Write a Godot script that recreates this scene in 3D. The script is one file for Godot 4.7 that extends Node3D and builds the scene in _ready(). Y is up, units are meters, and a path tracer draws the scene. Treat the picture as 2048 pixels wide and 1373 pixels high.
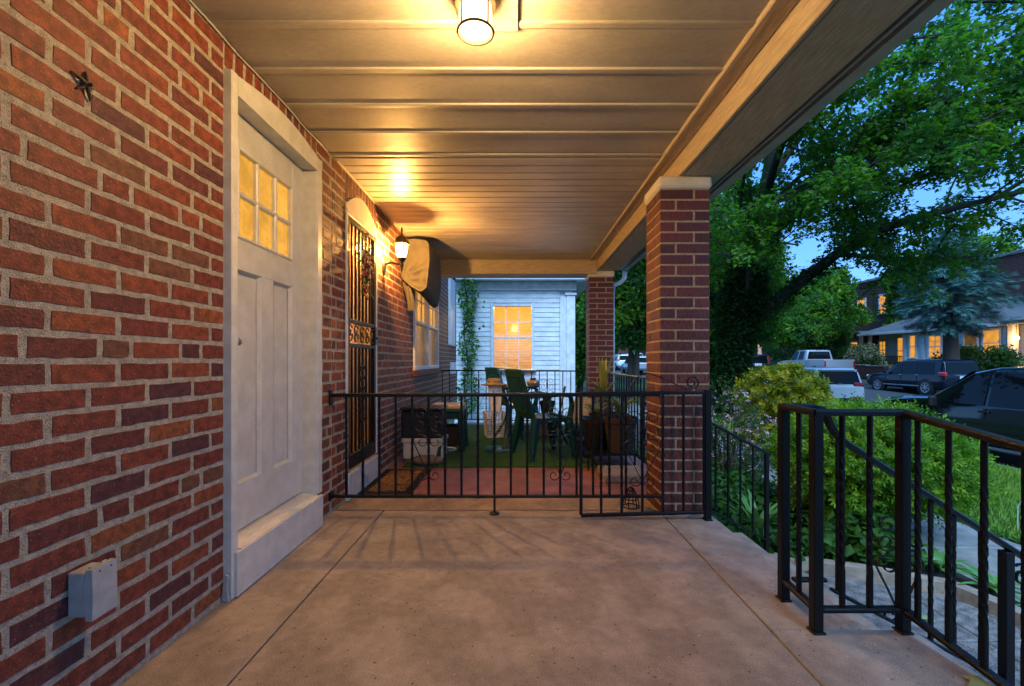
extends Node3D
# Twilight porch of a brick row house. Coordinates: x to the right, y up (porch floor = 0), d = metres in front of the camera (z = -d).

const EYE := 1.04
const WX := -1.28            # face of the house wall
var M := {}
var T := {}
var rng := RandomNumberGenerator.new()
var taken := {}


class MB:
	var v := PackedVector3Array()
	var n := PackedVector3Array()
	var ix := PackedInt32Array()

	func tri(a: Vector3, b: Vector3, c: Vector3) -> void:
		var q := (b - a).cross(c - a).normalized()
		var k := v.size()
		v.append(a); v.append(b); v.append(c)
		n.append(q); n.append(q); n.append(q)
		ix.append(k); ix.append(k + 2); ix.append(k + 1)

	func quad(a: Vector3, b: Vector3, c: Vector3, d: Vector3) -> void:
		var q := (c - a).cross(d - b).normalized()
		var k := v.size()
		v.append(a); v.append(b); v.append(c); v.append(d)
		for i in 4: n.append(q)
		ix.append(k); ix.append(k + 2); ix.append(k + 1)
		ix.append(k); ix.append(k + 3); ix.append(k + 2)

	# box with chamfered edges; b turns it
	func box(c: Vector3, s: Vector3, ch := 0.0, b := Basis.IDENTITY) -> void:
		var h := s * 0.5
		ch = minf(ch, minf(h.x, minf(h.y, h.z)) * 0.9)
		if ch <= 0.0:
			var p := []
			for i in 8:
				p.append(c + b * Vector3(h.x * (1 if i & 1 else -1), h.y * (1 if i & 2 else -1), h.z * (1 if i & 4 else -1)))
			quad(p[0], p[2], p[3], p[1]); quad(p[4], p[5], p[7], p[6])
			quad(p[0], p[4], p[6], p[2]); quad(p[1], p[3], p[7], p[5])
			quad(p[0], p[1], p[5], p[4]); quad(p[2], p[6], p[7], p[3])
			return
		var X := []; var Y := []; var Z := []
		for i in 8:
			var sx := 1.0 if i & 1 else -1.0
			var sy := 1.0 if i & 2 else -1.0
			var sz := 1.0 if i & 4 else -1.0
			X.append(c + b * Vector3(sx * h.x, sy * (h.y - ch), sz * (h.z - ch)))
			Y.append(c + b * Vector3(sx * (h.x - ch), sy * h.y, sz * (h.z - ch)))
			Z.append(c + b * Vector3(sx * (h.x - ch), sy * (h.y - ch), sz * h.z))
		quad(Z[0], Z[2], Z[3], Z[1]); quad(Z[4], Z[5], Z[7], Z[6])
		quad(X[0], X[4], X[6], X[2]); quad(X[1], X[3], X[7], X[5])
		quad(Y[0], Y[1], Y[5], Y[4]); quad(Y[2], Y[6], Y[7], Y[3])
		# edges along x
		quad(Y[0], Z[0], Z[1], Y[1]); quad(Z[2], Y[2], Y[3], Z[3]); quad(Z[4], Y[4], Y[5], Z[5]); quad(Y[6], Z[6], Z[7], Y[7])
		# along y
		quad(Z[0], X[0], X[2], Z[2]); quad(X[1], Z[1], Z[3], X[3]); quad(X[4], Z[4], Z[6], X[6]); quad(Z[5], X[5], X[7], Z[7])
		# along z
		quad(X[0], Y[0], Y[4], X[4]); quad(Y[1], X[1], X[5], Y[5]); quad(Y[2], X[2], X[6], Y[6]); quad(X[3], Y[3], Y[7], X[7])
		for i in 8:
			if (int(i & 1 != 0) + int(i & 2 != 0) + int(i & 4 != 0)) % 2 == 1:
				tri(X[i], Y[i], Z[i])
			else:
				tri(X[i], Z[i], Y[i])

	# surface through rows of points, smooth
	func grid(rows: Array, closed := false) -> void:
		var R := rows.size()
		var C: int = rows[0].size()
		var nn := PackedVector3Array()
		nn.resize(R * C)
		var lim := C if closed else C - 1
		for i in R - 1:
			var r0: PackedVector3Array = rows[i]
			var r1: PackedVector3Array = rows[i + 1]
			for j in lim:
				var j2 := (j + 1) % C
				var q := (r1[j2] - r0[j]).cross(r1[j] - r0[j2])
				nn[i * C + j] += q; nn[i * C + j2] += q; nn[(i + 1) * C + j] += q; nn[(i + 1) * C + j2] += q
		var k := v.size()
		for i in R:
			v.append_array(rows[i])
		for q in nn:
			n.append(q.normalized())
		for i in R - 1:
			for j in lim:
				var j2 := (j + 1) % C
				var a := k + i * C + j
				var b := k + i * C + j2
				var c := k + (i + 1) * C + j2
				var d := k + (i + 1) * C + j
				ix.append(a); ix.append(c); ix.append(b)
				ix.append(a); ix.append(d); ix.append(c)

	func fan(ring: PackedVector3Array, flip := false) -> void:
		var c := Vector3.ZERO
		for p in ring: c += p
		c /= ring.size()
		for j in ring.size():
			var p: Vector3 = ring[j]
			var q: Vector3 = ring[(j + 1) % ring.size()]
			if flip: tri(c, q, p)
			else: tri(c, p, q)

	# sweep a closed profile along a path; twist (radians) per point if given; scale per point if given
	func sweep(path: PackedVector3Array, prof: PackedVector2Array, up := Vector3.UP, twist := PackedFloat32Array(), scales := PackedFloat32Array(), smooth := true, cap := true) -> void:
		var rows := []
		var u := up
		var m := path.size()
		for i in m:
			var t := (path[mini(i + 1, m - 1)] - path[maxi(i - 1, 0)]).normalized()
			u = u - t * u.dot(t)
			if u.length() < 0.001:
				u = t.cross(Vector3(0.3, 0.1, 0.9))
			u = u.normalized()
			var s := t.cross(u)
			var a := twist[i] if twist.size() else 0.0
			var k := scales[i] if scales.size() else 1.0
			var ca := cos(a) * k
			var sa := sin(a) * k
			var row := PackedVector3Array()
			for q in prof:
				row.append(path[i] + s * (q.x * ca - q.y * sa) + u * (q.x * sa + q.y * ca))
			rows.append(row)
		if smooth:
			grid(rows, true)
		else:
			for i in m - 1:
				for j in prof.size():
					var j2 := (j + 1) % prof.size()
					quad(rows[i][j], rows[i][j2], rows[i + 1][j2], rows[i + 1][j])
		if cap:
			fan(rows[0], true); fan(rows[m - 1])

	func tube(path: PackedVector3Array, r: float, sides := 6, scales := PackedFloat32Array()) -> void:
		var prof := PackedVector2Array()
		for i in sides:
			prof.append(Vector2.from_angle(TAU * i / sides) * r)
		sweep(path, prof, Vector3(0.13, 0.9, 0.37), PackedFloat32Array(), scales)

	func bar(path: PackedVector3Array, w: float, h: float, up := Vector3.UP) -> void:
		sweep(path, PackedVector2Array([Vector2(-w / 2, -h / 2), Vector2(w / 2, -h / 2), Vector2(w / 2, h / 2), Vector2(-w / 2, h / 2)]), up, PackedFloat32Array(), PackedFloat32Array(), false)

	# profile of (radius, height) pairs turned about the y axis at c
	func lathe(c: Vector3, prof: PackedVector2Array, segs := 16, b := Basis.IDENTITY, sharp := false) -> void:
		var rows := []
		for p in prof:
			var row := PackedVector3Array()
			for j in segs:
				var a := -TAU * j / segs
				row.append(c + b * Vector3(cos(a) * p.x, p.y, sin(a) * p.x))
			rows.append(row)
		if sharp:
			for i in rows.size() - 1:
				grid([rows[i], rows[i + 1]], true)
		else:
			grid(rows, true)

	# flat polygon pushed out to a thickness: pts in plane (o + u*x + w*y), thick along u x w
	func prism(o: Vector3, u: Vector3, w: Vector3, pts: PackedVector2Array, thick: float) -> void:
		var t := u.cross(w).normalized() * thick
		var idx := Geometry2D.triangulate_polygon(pts)
		var area := 0.0
		for i in pts.size():
			area += pts[i].cross(pts[(i + 1) % pts.size()])
		for i in range(0, idx.size(), 3):
			var a := o + u * pts[idx[i]].x + w * pts[idx[i]].y
			var b := o + u * pts[idx[i + 1]].x + w * pts[idx[i + 1]].y
			var c := o + u * pts[idx[i + 2]].x + w * pts[idx[i + 2]].y
			if (b - a).cross(c - a).dot(t) < 0:
				var x := b; b = c; c = x
			tri(a + t, b + t, c + t)
			tri(a, c, b)
		for i in pts.size():
			var p := o + u * pts[i].x + w * pts[i].y
			var q := o + u * pts[(i + 1) % pts.size()].x + w * pts[(i + 1) % pts.size()].y
			if area > 0: quad(p, q, q + t, p + t)
			else: quad(q, p, p + t, q + t)

	func mesh() -> ArrayMesh:
		var a := []
		a.resize(Mesh.ARRAY_MAX)
		a[Mesh.ARRAY_VERTEX] = v
		a[Mesh.ARRAY_NORMAL] = n
		a[Mesh.ARRAY_INDEX] = ix
		var m := ArrayMesh.new()
		m.add_surface_from_arrays(Mesh.PRIMITIVE_TRIANGLES, a)
		return m


func P(x: float, y: float, d: float) -> Vector3:
	return Vector3(x, y, -d)


func rf(a: float, b: float) -> float:
	return rng.randf_range(a, b)


func numbered(called: String) -> String:
	var k: int = taken.get(called, 0)
	taken[called] = k + 1
	return called if k == 0 else "%s_%03d" % [called, k]


func tag(o: Node, label: String, category: String, group := "", kind := "") -> Node:
	if label: o.set_meta("label", label)
	if category: o.set_meta("category", category)
	if group: o.set_meta("group", group)
	if kind: o.set_meta("kind", kind)
	return o


# a thing: a Node3D at its base
func thing(called: String, label: String, category: String, at := Vector3.ZERO, turn := 0.0, group := "") -> Node3D:
	var o := Node3D.new()
	o.name = numbered(called)
	add_child(o)
	o.position = at
	o.rotation.y = turn
	tag(o, label, category, group)
	return o


func part(mb: MB, called: String, mat: Material, parent: Node = self) -> MeshInstance3D:
	return inst(mb.mesh(), called, mat, parent)


func inst(mesh: Mesh, called: String, mat: Material, parent: Node = self, at := Vector3.ZERO) -> MeshInstance3D:
	var o := MeshInstance3D.new()
	o.mesh = mesh
	o.material_override = mat
	o.name = numbered(called) if parent == self else called
	parent.add_child(o, true)
	o.position = at
	return o


func struct(mb: MB, called: String, mat: Material) -> MeshInstance3D:
	var o := part(mb, called, mat)
	o.set_meta("kind", "structure")
	return o


func scatter(mesh: Mesh, xf: Array, cols: Array, called: String, mat: Material, parent: Node = self) -> MultiMeshInstance3D:
	var mm := MultiMesh.new()
	mm.transform_format = MultiMesh.TRANSFORM_3D
	mm.use_colors = true
	mm.mesh = mesh
	mm.instance_count = xf.size()
	for i in xf.size():
		mm.set_instance_transform(i, xf[i])
		mm.set_instance_color(i, cols[i % cols.size()])
	var o := MultiMeshInstance3D.new()
	o.multimesh = mm
	o.material_override = mat
	o.name = numbered(called) if parent == self else called
	parent.add_child(o, true)
	return o


# ---------------------------------------------------------------- materials
func noise_bytes(seed_: int, freq: float, size: int, oct := 4, type := FastNoiseLite.TYPE_SIMPLEX_SMOOTH) -> PackedByteArray:
	var f := FastNoiseLite.new()
	f.seed = seed_
	f.noise_type = type
	f.frequency = freq
	f.fractal_octaves = oct
	if type == FastNoiseLite.TYPE_CELLULAR:
		f.fractal_type = FastNoiseLite.FRACTAL_NONE
	var im := f.get_seamless_image(size, size)
	im.convert(Image.FORMAT_L8)
	return im.get_data()


# colour texture: base tone varied by coarse noise between lo and hi, by fine noise, with specks of another tone
func tex(key: String, size: int, seed_: int, f1: float, f2: float, lo: Color, hi: Color, fine := 0.25, speck := Color(0, 0, 0, 0), speck_at := 0.8, f3 := 0.1) -> ImageTexture:
	if T.has(key): return T[key]
	var a := noise_bytes(seed_, f1, size)
	var b := noise_bytes(seed_ + 7, f2, size, 3)
	var c := noise_bytes(seed_ + 13, f3, size, 2)
	var out := PackedByteArray()
	out.resize(size * size * 3)
	for i in size * size:
		var t := a[i] / 255.0
		var k := 1.0 + (b[i] / 255.0 - 0.5) * 2.0 * fine
		var col := lo.lerp(hi, t)
		var s := smoothstep(speck_at, speck_at + 0.06, c[i] / 255.0) * speck.a
		out[i * 3] = clampi(int(255.0 * lerpf(col.r * k, speck.r, s)), 0, 255)
		out[i * 3 + 1] = clampi(int(255.0 * lerpf(col.g * k, speck.g, s)), 0, 255)
		out[i * 3 + 2] = clampi(int(255.0 * lerpf(col.b * k, speck.b, s)), 0, 255)
	T[key] = ImageTexture.create_from_image(Image.create_from_data(size, size, false, Image.FORMAT_RGB8, out))
	return T[key]


# worn concrete: trowelled clouds, fine sand, dark spots, drips of white paint and pale scuffs
func floor_tex() -> ImageTexture:
	var n := 1024
	var r := RandomNumberGenerator.new()
	r.seed = 99
	var a := noise_bytes(51, 0.007, n)
	var b := noise_bytes(52, 0.03, n, 4)
	var c := noise_bytes(53, 0.35, n, 2)
	var v := PackedFloat32Array()
	v.resize(n * n)
	for i in n * n:
		v[i] = 0.84 + 0.11 * smoothstep(0.3, 0.75, a[i] / 255.0) + 0.12 * (b[i] / 255.0 - 0.5) + 0.36 * (c[i] / 255.0 - 0.5)
	for k in 620:
		var x := r.randi() % n; var y := r.randi() % n
		var kind := k % 8
		var rad := r.randf_range(0.8, 2.2) if kind < 6 else r.randf_range(1.0, 2.6)
		var to := r.randf_range(0.35, 0.6) if kind < 6 else r.randf_range(1.15, 1.35)
		for dy in range(-4, 5):
			for dx in range(-4, 5):
				if dx * dx + dy * dy * 1.6 <= rad * rad:
					v[posmod(y + dy, n) * n + posmod(x + dx, n)] *= to
	for k in 46:
		var x := r.randf() * n; var y := r.randf() * n
		var ang := r.randf() * TAU
		var len_ := r.randf_range(14, 60)
		var wid := r.randf_range(2.0, 8.0)
		for q in int(len_ * wid * 0.8):
			var u := r.randf_range(-0.5, 0.5) * len_; var w := r.randfn() * wid * 0.5
			var p := posmod(int(y + sin(ang) * u + cos(ang) * w), n) * n + posmod(int(x + cos(ang) * u - sin(ang) * w), n)
			v[p] = minf(v[p] * 1.12, 1.15)
	var out := PackedByteArray()
	out.resize(n * n * 3)
	for i in n * n:
		var t := v[i]
		var warm := 0.02 * (b[i] / 255.0 - 0.5)
		out[i * 3] = clampi(int(235.0 * (t + warm)), 0, 255)
		out[i * 3 + 1] = clampi(int(232.0 * t), 0, 255)
		out[i * 3 + 2] = clampi(int(230.0 * (t - warm)), 0, 255)
	T["floor"] = ImageTexture.create_from_image(Image.create_from_data(n, n, false, Image.FORMAT_RGB8, out))
	return T["floor"]


func bump(key: String, size: int, seed_: int, freq: float, strength: float, oct := 4, type := FastNoiseLite.TYPE_SIMPLEX_SMOOTH) -> ImageTexture:
	if T.has(key): return T[key]
	var d := noise_bytes(seed_, freq, size, oct, type)
	var im := Image.create_from_data(size, size, false, Image.FORMAT_L8, d)
	im.convert(Image.FORMAT_RGB8)
	im.bump_map_to_normal_map(strength)
	T[key] = ImageTexture.create_from_image(im)
	return T[key]


func lin(r: float, g: float, b: float) -> Color:
	return Color(r, g, b).linear_to_srgb()


# c is a linear base colour
func mat(key: String, c: Color, rough := 0.7, o := {}) -> StandardMaterial3D:
	var m := StandardMaterial3D.new()
	m.resource_name = key
	m.albedo_color = c.linear_to_srgb()
	m.roughness = rough
	m.metallic = o.get("metal", 0.0)
	m.metallic_specular = o.get("spec", 0.5)
	if o.has("tex") or o.has("nrm"):
		m.uv1_triplanar = true
		m.uv1_world_triplanar = o.get("world", true)
		m.uv1_triplanar_sharpness = 8.0
		m.uv1_scale = o.get("scale", Vector3.ONE * 2.0)
	if o.has("tex"): m.albedo_texture = o.tex
	if o.has("nrm"):
		m.normal_enabled = true
		m.normal_texture = o.nrm
		m.normal_scale = o.get("nscale", 1.0)
	if o.has("emit"):
		m.emission_enabled = true
		m.emission = o.emit
		m.emission_energy_multiplier = o.get("power", 1.0)
		if o.has("etex"):
			m.emission_texture = o.etex
			m.emission_operator = BaseMaterial3D.EMISSION_OP_MULTIPLY
	if o.has("coat"):
		m.clearcoat_enabled = true
		m.clearcoat = o.coat
		m.clearcoat_roughness = o.get("coat_rough", 0.1)
	if o.has("alpha"):
		m.transparency = BaseMaterial3D.TRANSPARENCY_ALPHA
		m.albedo_color.a = o.alpha
	if o.get("vcol", false):
		m.vertex_color_use_as_albedo = true
	if o.has("back"):
		m.backlight_enabled = true
		m.backlight = o.back
	if o.has("rim"):
		m.rim_enabled = true
		m.rim = o.rim
	M[key] = m
	return m


func make_materials() -> void:
	var wh := Color(1, 1, 1)
	# brick clay: mottled body, sandy mortar smears and pits
	var bt := tex("brick", 512, 11, 0.012, 0.09, Color(0.56, 0.52, 0.54), Color(1.12, 1.08, 1.0), 0.38, Color(1.0, 0.98, 0.95, 0.55), 0.70, 0.075)
	var bn := bump("brick_n", 512, 5, 0.07, 3.0)
	var tones := [Color(.37, .082, .027), Color(.32, .064, .025), Color(.26, .05, .025), Color(.20, .042, .028), Color(.15, .04, .038), Color(.39, .105, .027), Color(.25, .09, .04), Color(.29, .056, .027)]
	for i in tones.size():
		var c: Color = tones[i]
		var own := tex("brick_own%d" % i, 512, 200 + i * 17, 0.02, 0.14, (c * 0.30).linear_to_srgb(), (c * 0.92).linear_to_srgb(), 0.24, Color(0.62, 0.52, 0.43, 0.55), 0.82 - 0.015 * (i % 3), 0.06)
		mat("brick%d" % i, wh, 0.66, {"tex": own, "nrm": bn, "nscale": 0.6, "scale": Vector3.ONE * 2.3})
	# pillar brick: scored upright by the wire
	var pn := bump("score_n", 256, 21, 0.05, 4.0, 3)
	var pt := tex("score", 512, 31, 0.02, 0.12, Color(0.7, 0.68, 0.68), Color(1, 1, 1), 0.3)
	var ptones := [Color(.165, .034, .02), Color(.135, .028, .019), Color(.10, .023, .018), Color(.185, .04, .022)]
	for i in ptones.size():
		mat("pbrick%d" % i, ptones[i], 0.55, {"tex": pt, "nrm": pn, "nscale": 1.0, "scale": Vector3(9, 0.9, 9)})
	var mt := tex("mortar", 512, 41, 0.02, 0.16, Color(0.74, 0.74, 0.74), Color(1, 1, 1), 0.2, Color(0.5, 0.47, 0.44, 0.45), 0.76, 0.05)
	mat("mortar", Color(.49, .425, .325), 0.9, {"tex": mt, "nrm": bump("mortar_n", 512, 43, 0.12, 4.0), "scale": Vector3.ONE * 2.7})
	mat("pmortar", Color(.50, .385, .26), 0.9, {"tex": mt, "nrm": T.mortar_n, "scale": Vector3.ONE * 3.3})
	var ct := floor_tex()
	var ctp := tex("concrete_b", 512, 57, 0.011, 0.2, Color(0.72, 0.72, 0.72), Color(1, 1, 1), 0.14, Color(0.95, 0.93, 0.9, 0.7), 0.80, 0.06)
	mat("slab", Color(.445, .38, .325), 0.82, {"tex": ct, "nrm": bump("concrete_n", 1024, 53, 0.32, 1.6), "nscale": 0.45, "scale": Vector3.ONE * 0.47})
	mat("slab_b", Color(.45, .35, .27), 0.82, {"tex": ct, "nrm": T.concrete_n, "scale": Vector3.ONE * 0.61})
	mat("red_floor", Color(.36, .15, .12), 0.55, {"tex": ctp, "nrm": T.concrete_n, "nscale": 0.4, "scale": Vector3.ONE * 0.7})
	# sandy walk with pebbles showing
	mat("pebble_walk", Color(.33, .30, .28), 0.85, {"tex": tex("pebble", 512, 61, 0.02, 0.25, Color(0.5, 0.5, 0.5), Color(1, 1, 1), 0.5, Color(0.9, 0.87, 0.82, 0.6), 0.7, 0.11), "nrm": bump("pebble_n", 512, 63, 0.16, 5.0), "scale": Vector3.ONE * 1.1})
	mat("walk", Color(.28, .265, .25), 0.85, {"tex": ctp, "nrm": T.concrete_n, "scale": Vector3.ONE * 0.8})
	mat("asphalt", Color(.06, .062, .066), 0.8, {"tex": tex("asph", 512, 65, 0.03, 0.3, Color(0.7, 0.7, 0.7), Color(1, 1, 1), 0.4), "nrm": T.pebble_n, "nscale": 0.5, "scale": Vector3.ONE * 0.9})
	mat("soil", Color(.07, .05, .035), 0.95, {"tex": T.pebble, "nrm": T.pebble_n, "scale": Vector3.ONE * 1.6})
	mat("lawn", Color(.075, .13, .03), 0.95, {"tex": tex("lawn", 512, 67, 0.012, 0.2, Color(0.6, 0.62, 0.5), Color(1, 1, 0.9), 0.5), "nrm": T.pebble_n, "scale": Vector3.ONE * 0.8})
	# painted joinery
	var pa := tex("paint", 512, 71, 0.01, 0.1, Color(0.9, 0.9, 0.88), Color(1, 1, 1), 0.04)
	mat("paint_white", Color(.66, .635, .58), 0.42, {"tex": pa, "nrm": bump("paint_n", 256, 73, 0.03, 0.6), "nscale": 0.4, "scale": Vector3.ONE * 1.7})
	mat("paint_door", Color(.64, .615, .565), 0.38, {"tex": pa, "nrm": T.paint_n, "nscale": 0.25, "scale": Vector3.ONE * 1.3})
	mat("paint_gloss", Color(.70, .67, .62), 0.3, {"tex": pa, "scale": Vector3.ONE * 1.7})
	mat("ceiling", Color(.41, .36, .295), 0.46, {"tex": tex("ceil", 512, 75, 0.006, 0.1, Color(0.86, 0.85, 0.82), Color(1, 1, 1), 0.05), "nrm": T.paint_n, "nscale": 0.35, "scale": Vector3(0.4, 0.9, 0.9)})
	mat("ceiling_b", Color(.48, .425, .35), 0.42, {"tex": T.ceil, "nrm": T.paint_n, "nscale": 0.3, "scale": Vector3(0.5, 1.1, 1.1)})
	var wg := tex("wood", 512, 81, 0.02, 0.2, Color(0.78, 0.76, 0.72), Color(1, 1, 1), 0.14)
	mat("beam", Color(.53, .44, .33), 0.6, {"tex": wg, "nrm": bump("wood_n", 512, 83, 0.05, 3.0, 3), "nscale": 0.8, "scale": Vector3(7, 7, 0.5)})
	mat("end_beam", Color(.53, .44, .33), 0.6, {"tex": wg, "nrm": T.wood_n, "nscale": 0.8, "scale": Vector3(0.5, 7, 7)})
	mat("soffit", Color(.40, .38, .36), 0.5, {"tex": pa, "scale": Vector3.ONE})
	mat("gutter", Color(.42, .40, .39), 0.4, {"tex": T.ceil, "scale": Vector3.ONE * 1.3})
	# iron
	mat("iron", Color(.0065, .0065, .0075), 0.36, {"tex": tex("iron", 256, 91, 0.03, 0.2, Color(0.8, 0.8, 0.8), Color(1, 1, 1), 0.3, Color(1, 0.5, 0.3, 0.8), 0.84, 0.08), "nrm": bump("iron_n", 256, 93, 0.08, 2.5), "nscale": 0.7, "scale": Vector3.ONE * 6.0, "spec": 0.35})
	mat("bronze", Color(.10, .07, .04), 0.45, {"metal": 0.6})
	mat("black_metal", Color(.014, .014, .015), 0.35)
	mat("brass", Color(.55, .38, .16), 0.3, {"metal": 0.9})
	mat("steel", Color(.4, .4, .4), 0.35, {"metal": 0.9})
	mat("grey_box", Color(.40, .41, .42), 0.45, {"tex": pa, "nrm": T.paint_n, "nscale": 0.3, "scale": Vector3.ONE * 3})
	mat("dark", Color(.01, .01, .01), 0.6)
	mat("rust_star", Color(.12, .075, .045), 0.6, {"metal": 0.3, "tex": T.iron, "scale": Vector3.ONE * 5})
	# light giving
	mat("lamp_glass", wh * 0.9, 0.3, {"emit": Color(1.0, 0.88, 0.66), "power": 1.1})
	mat("lantern_glass", wh * 0.9, 0.3, {"emit": Color(1.0, 0.84, 0.56), "power": 1.6})
	mat("window_glow", wh * 0.04, 0.15, {"emit": Color(1.0, 0.71, 0.26), "power": 0.25, "etex": tex("curtain", 256, 101, 0.008, 0.05, Color(0.8, 0.8, 0.76), Color(1, 1, 1), 0.08), "tex": tex("curtain", 256, 101, 0.008, 0.05, wh, wh), "scale": Vector3(1.5, 1.5, 1.5)})
	mat("window_far", wh * 0.05, 0.2, {"emit": Color(1.0, 0.68, 0.22), "power": 0.24, "etex": T.curtain, "tex": T.curtain, "scale": Vector3.ONE * 0.9})
	mat("window_dim", wh * 0.05, 0.2, {"emit": Color(0.9, 0.66, 0.26), "power": 0.045, "etex": T.curtain, "tex": T.curtain, "scale": Vector3.ONE * 0.9})
	mat("glass", Color(.06, .06, .06), 0.05, {"alpha": 0.10})
	mat("room_wall", Color(.74, .54, .20), 0.8, {"tex": pa, "scale": Vector3.ONE})
	mat("wood_door", Color(.42, .19, .06), 0.45, {"tex": wg, "nrm": T.wood_n, "nscale": 0.3, "scale": Vector3(6, 0.6, 6)})
	# outside stuff
	mat("siding", Color(.72, .76, .80), 0.5, {"tex": tex("siding", 512, 111, 0.01, 0.06, Color(0.84, 0.85, 0.86), Color(1, 1, 1), 0.05), "nrm": T.paint_n, "nscale": 0.3, "scale": Vector3(0.5, 1.1, 0.5)})
	mat("trim_white", Color(.76, .78, .80), 0.45, {"tex": T.siding, "scale": Vector3.ONE})
	mat("shingle", Color(.14, .155, .18), 0.85, {"tex": T.asph, "nrm": T.pebble_n, "scale": Vector3.ONE * 0.9})
	mat("far_brick", Color(.16, .055, .045), 0.8, {"tex": T.brick, "scale": Vector3.ONE * 0.9})
	mat("far_mortar", Color(.28, .25, .23), 0.9, {"tex": T.mortar, "scale": Vector3.ONE})
	mat("bark", Color(.07, .055, .042), 0.9, {"tex": wg, "nrm": T.wood_n, "nscale": 1.6, "scale": Vector3(2.4, 0.5, 2.4)})
	mat("stem", Color(.09, .06, .035), 0.85)
	mat("leaf", wh, 0.5, {"vcol": true, "back": Color(1.0, 1.1, 0.6), "spec": 0.4})
	mat("needle", wh, 0.6, {"vcol": true, "spec": 0.3})
	mat("petal", wh, 0.6, {"vcol": true, "back": Color(0.4, 0.35, 0.4)})
	mat("blade", wh, 0.6, {"vcol": true, "back": Color(0.4, 0.45, 0.2), "spec": 0.3})
	mat("turf", Color(.04, .19, .014), 0.9, {"tex": tex("turf", 256, 121, 0.03, 0.35, Color(0.6, 0.6, 0.6), Color(1, 1, 1), 0.5), "nrm": bump("turf_n", 256, 123, 0.3, 6.0), "scale": Vector3.ONE * 3.0})
	mat("green_plastic", Color(.010, .055, .048), 0.45, {"spec": 0.3, "nrm": T.paint_n, "nscale": 0.2, "scale": Vector3.ONE * 3})
	mat("blue_plastic", Color(.02, .13, .28), 0.4)
	mat("teal_plastic", Color(.02, .12, .15), 0.38)
	mat("beige_plastic", Color(.42, .35, .24), 0.5)
	mat("white_plastic", Color(.62, .62, .62), 0.4)
	mat("cream_bin", Color(.50, .45, .37), 0.45)
	mat("black_plastic", Color(.010, .010, .011), 0.4)
	mat("clay_pot", Color(.045, .024, .018), 0.7, {"tex": T.mortar, "scale": Vector3.ONE * 4})
	mat("straw", Color(.42, .29, .13), 0.8, {"tex": wg, "scale": Vector3.ONE * 6})
	mat("sack", Color(.26, .18, .11), 0.9, {"tex": T.mortar, "nrm": T.mortar_n, "scale": Vector3.ONE * 6})
	mat("stone", Color(.34, .31, .28), 0.9, {"tex": T.mortar, "nrm": T.mortar_n, "scale": Vector3.ONE * 3})
	mat("cover_cloth", Color(.085, .07, .054), 0.85, {"tex": tex("cloth", 256, 131, 0.01, 0.3, Color(0.85, 0.85, 0.85), Color(1, 1, 1), 0.12), "nrm": bump("cloth_n", 256, 133, 0.2, 1.5), "nscale": 0.4, "scale": Vector3.ONE * 4, "rim": 0.3})
	mat("print_cloth", Color(.30, .31, .36), 0.9, {"tex": tex("print", 256, 135, 0.05, 0.1, Color(0.9, 0.9, 0.92), Color(1, 1, 1), 0.05, Color(0.1, 0.1, 0.16, 1.0), 0.66, 0.06), "scale": Vector3.ONE * 5})
	mat("blue_cloth", Color(.10, .21, .28), 0.85, {"tex": tex("bluep", 256, 137, 0.05, 0.1, Color(0.7, 0.75, 0.8), Color(1, 1, 1), 0.1, Color(0.95, 0.95, 0.95, 0.6), 0.62, 0.05), "scale": Vector3.ONE * 6})
	mat("mat_black", Color(.014, .014, .014), 0.85, {"nrm": T.turf_n, "scale": Vector3.ONE * 3})
	mat("mat_coir", Color(.40, .20, .035), 0.95, {"tex": tex("coir", 256, 139, 0.03, 0.4, Color(0.7, 0.7, 0.7), Color(1, 1, 1), 0.35, Color(0.12, 0.07, 0.03, 0.9), 0.66, 0.035), "nrm": T.turf_n, "scale": Vector3.ONE * 2.2})
	# cars
	mat("paint_black", Color(.006, .007, .009), 0.25, {"coat": 1.0, "coat_rough": 0.04})
	mat("paint_greenblack", Color(.006, .010, .010), 0.25, {"spec": 0.3, "coat": 1.0, "coat_rough": 0.05})
	mat("paint_navy", Color(.004, .006, .015), 0.25, {"spec": 0.3, "coat": 0.5, "coat_rough": 0.03})
	mat("paint_silver", Color(.36, .39, .42), 0.35, {"metal": 0.35, "coat": 1.0, "coat_rough": 0.06})
	mat("paint_pearl", Color(.62, .66, .70), 0.35, {"coat": 1.0, "coat_rough": 0.06})
	mat("paint_teal", Color(.05, .13, .16), 0.3, {"metal": 0.3, "coat": 1.0, "coat_rough": 0.05})
	mat("car_glass", Color(.006, .008, .010), 0.03, {"spec": 0.32})
	mat("rubber", Color(.012, .012, .012), 0.8)
	mat("rim_alloy", Color(.42, .43, .45), 0.3, {"metal": 0.8})
	mat("red_lens", Color(.42, .012, .012), 0.15, {"coat": 1.0})
	mat("clear_lens", Color(.6, .6, .6), 0.1)
	mat("chrome", Color(.6, .6, .6), 0.12, {"metal": 1.0})
	mat("plate", Color(.5, .55, .6), 0.4)
	mat("wire", Color(.01, .01, .01), 0.6)


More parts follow.
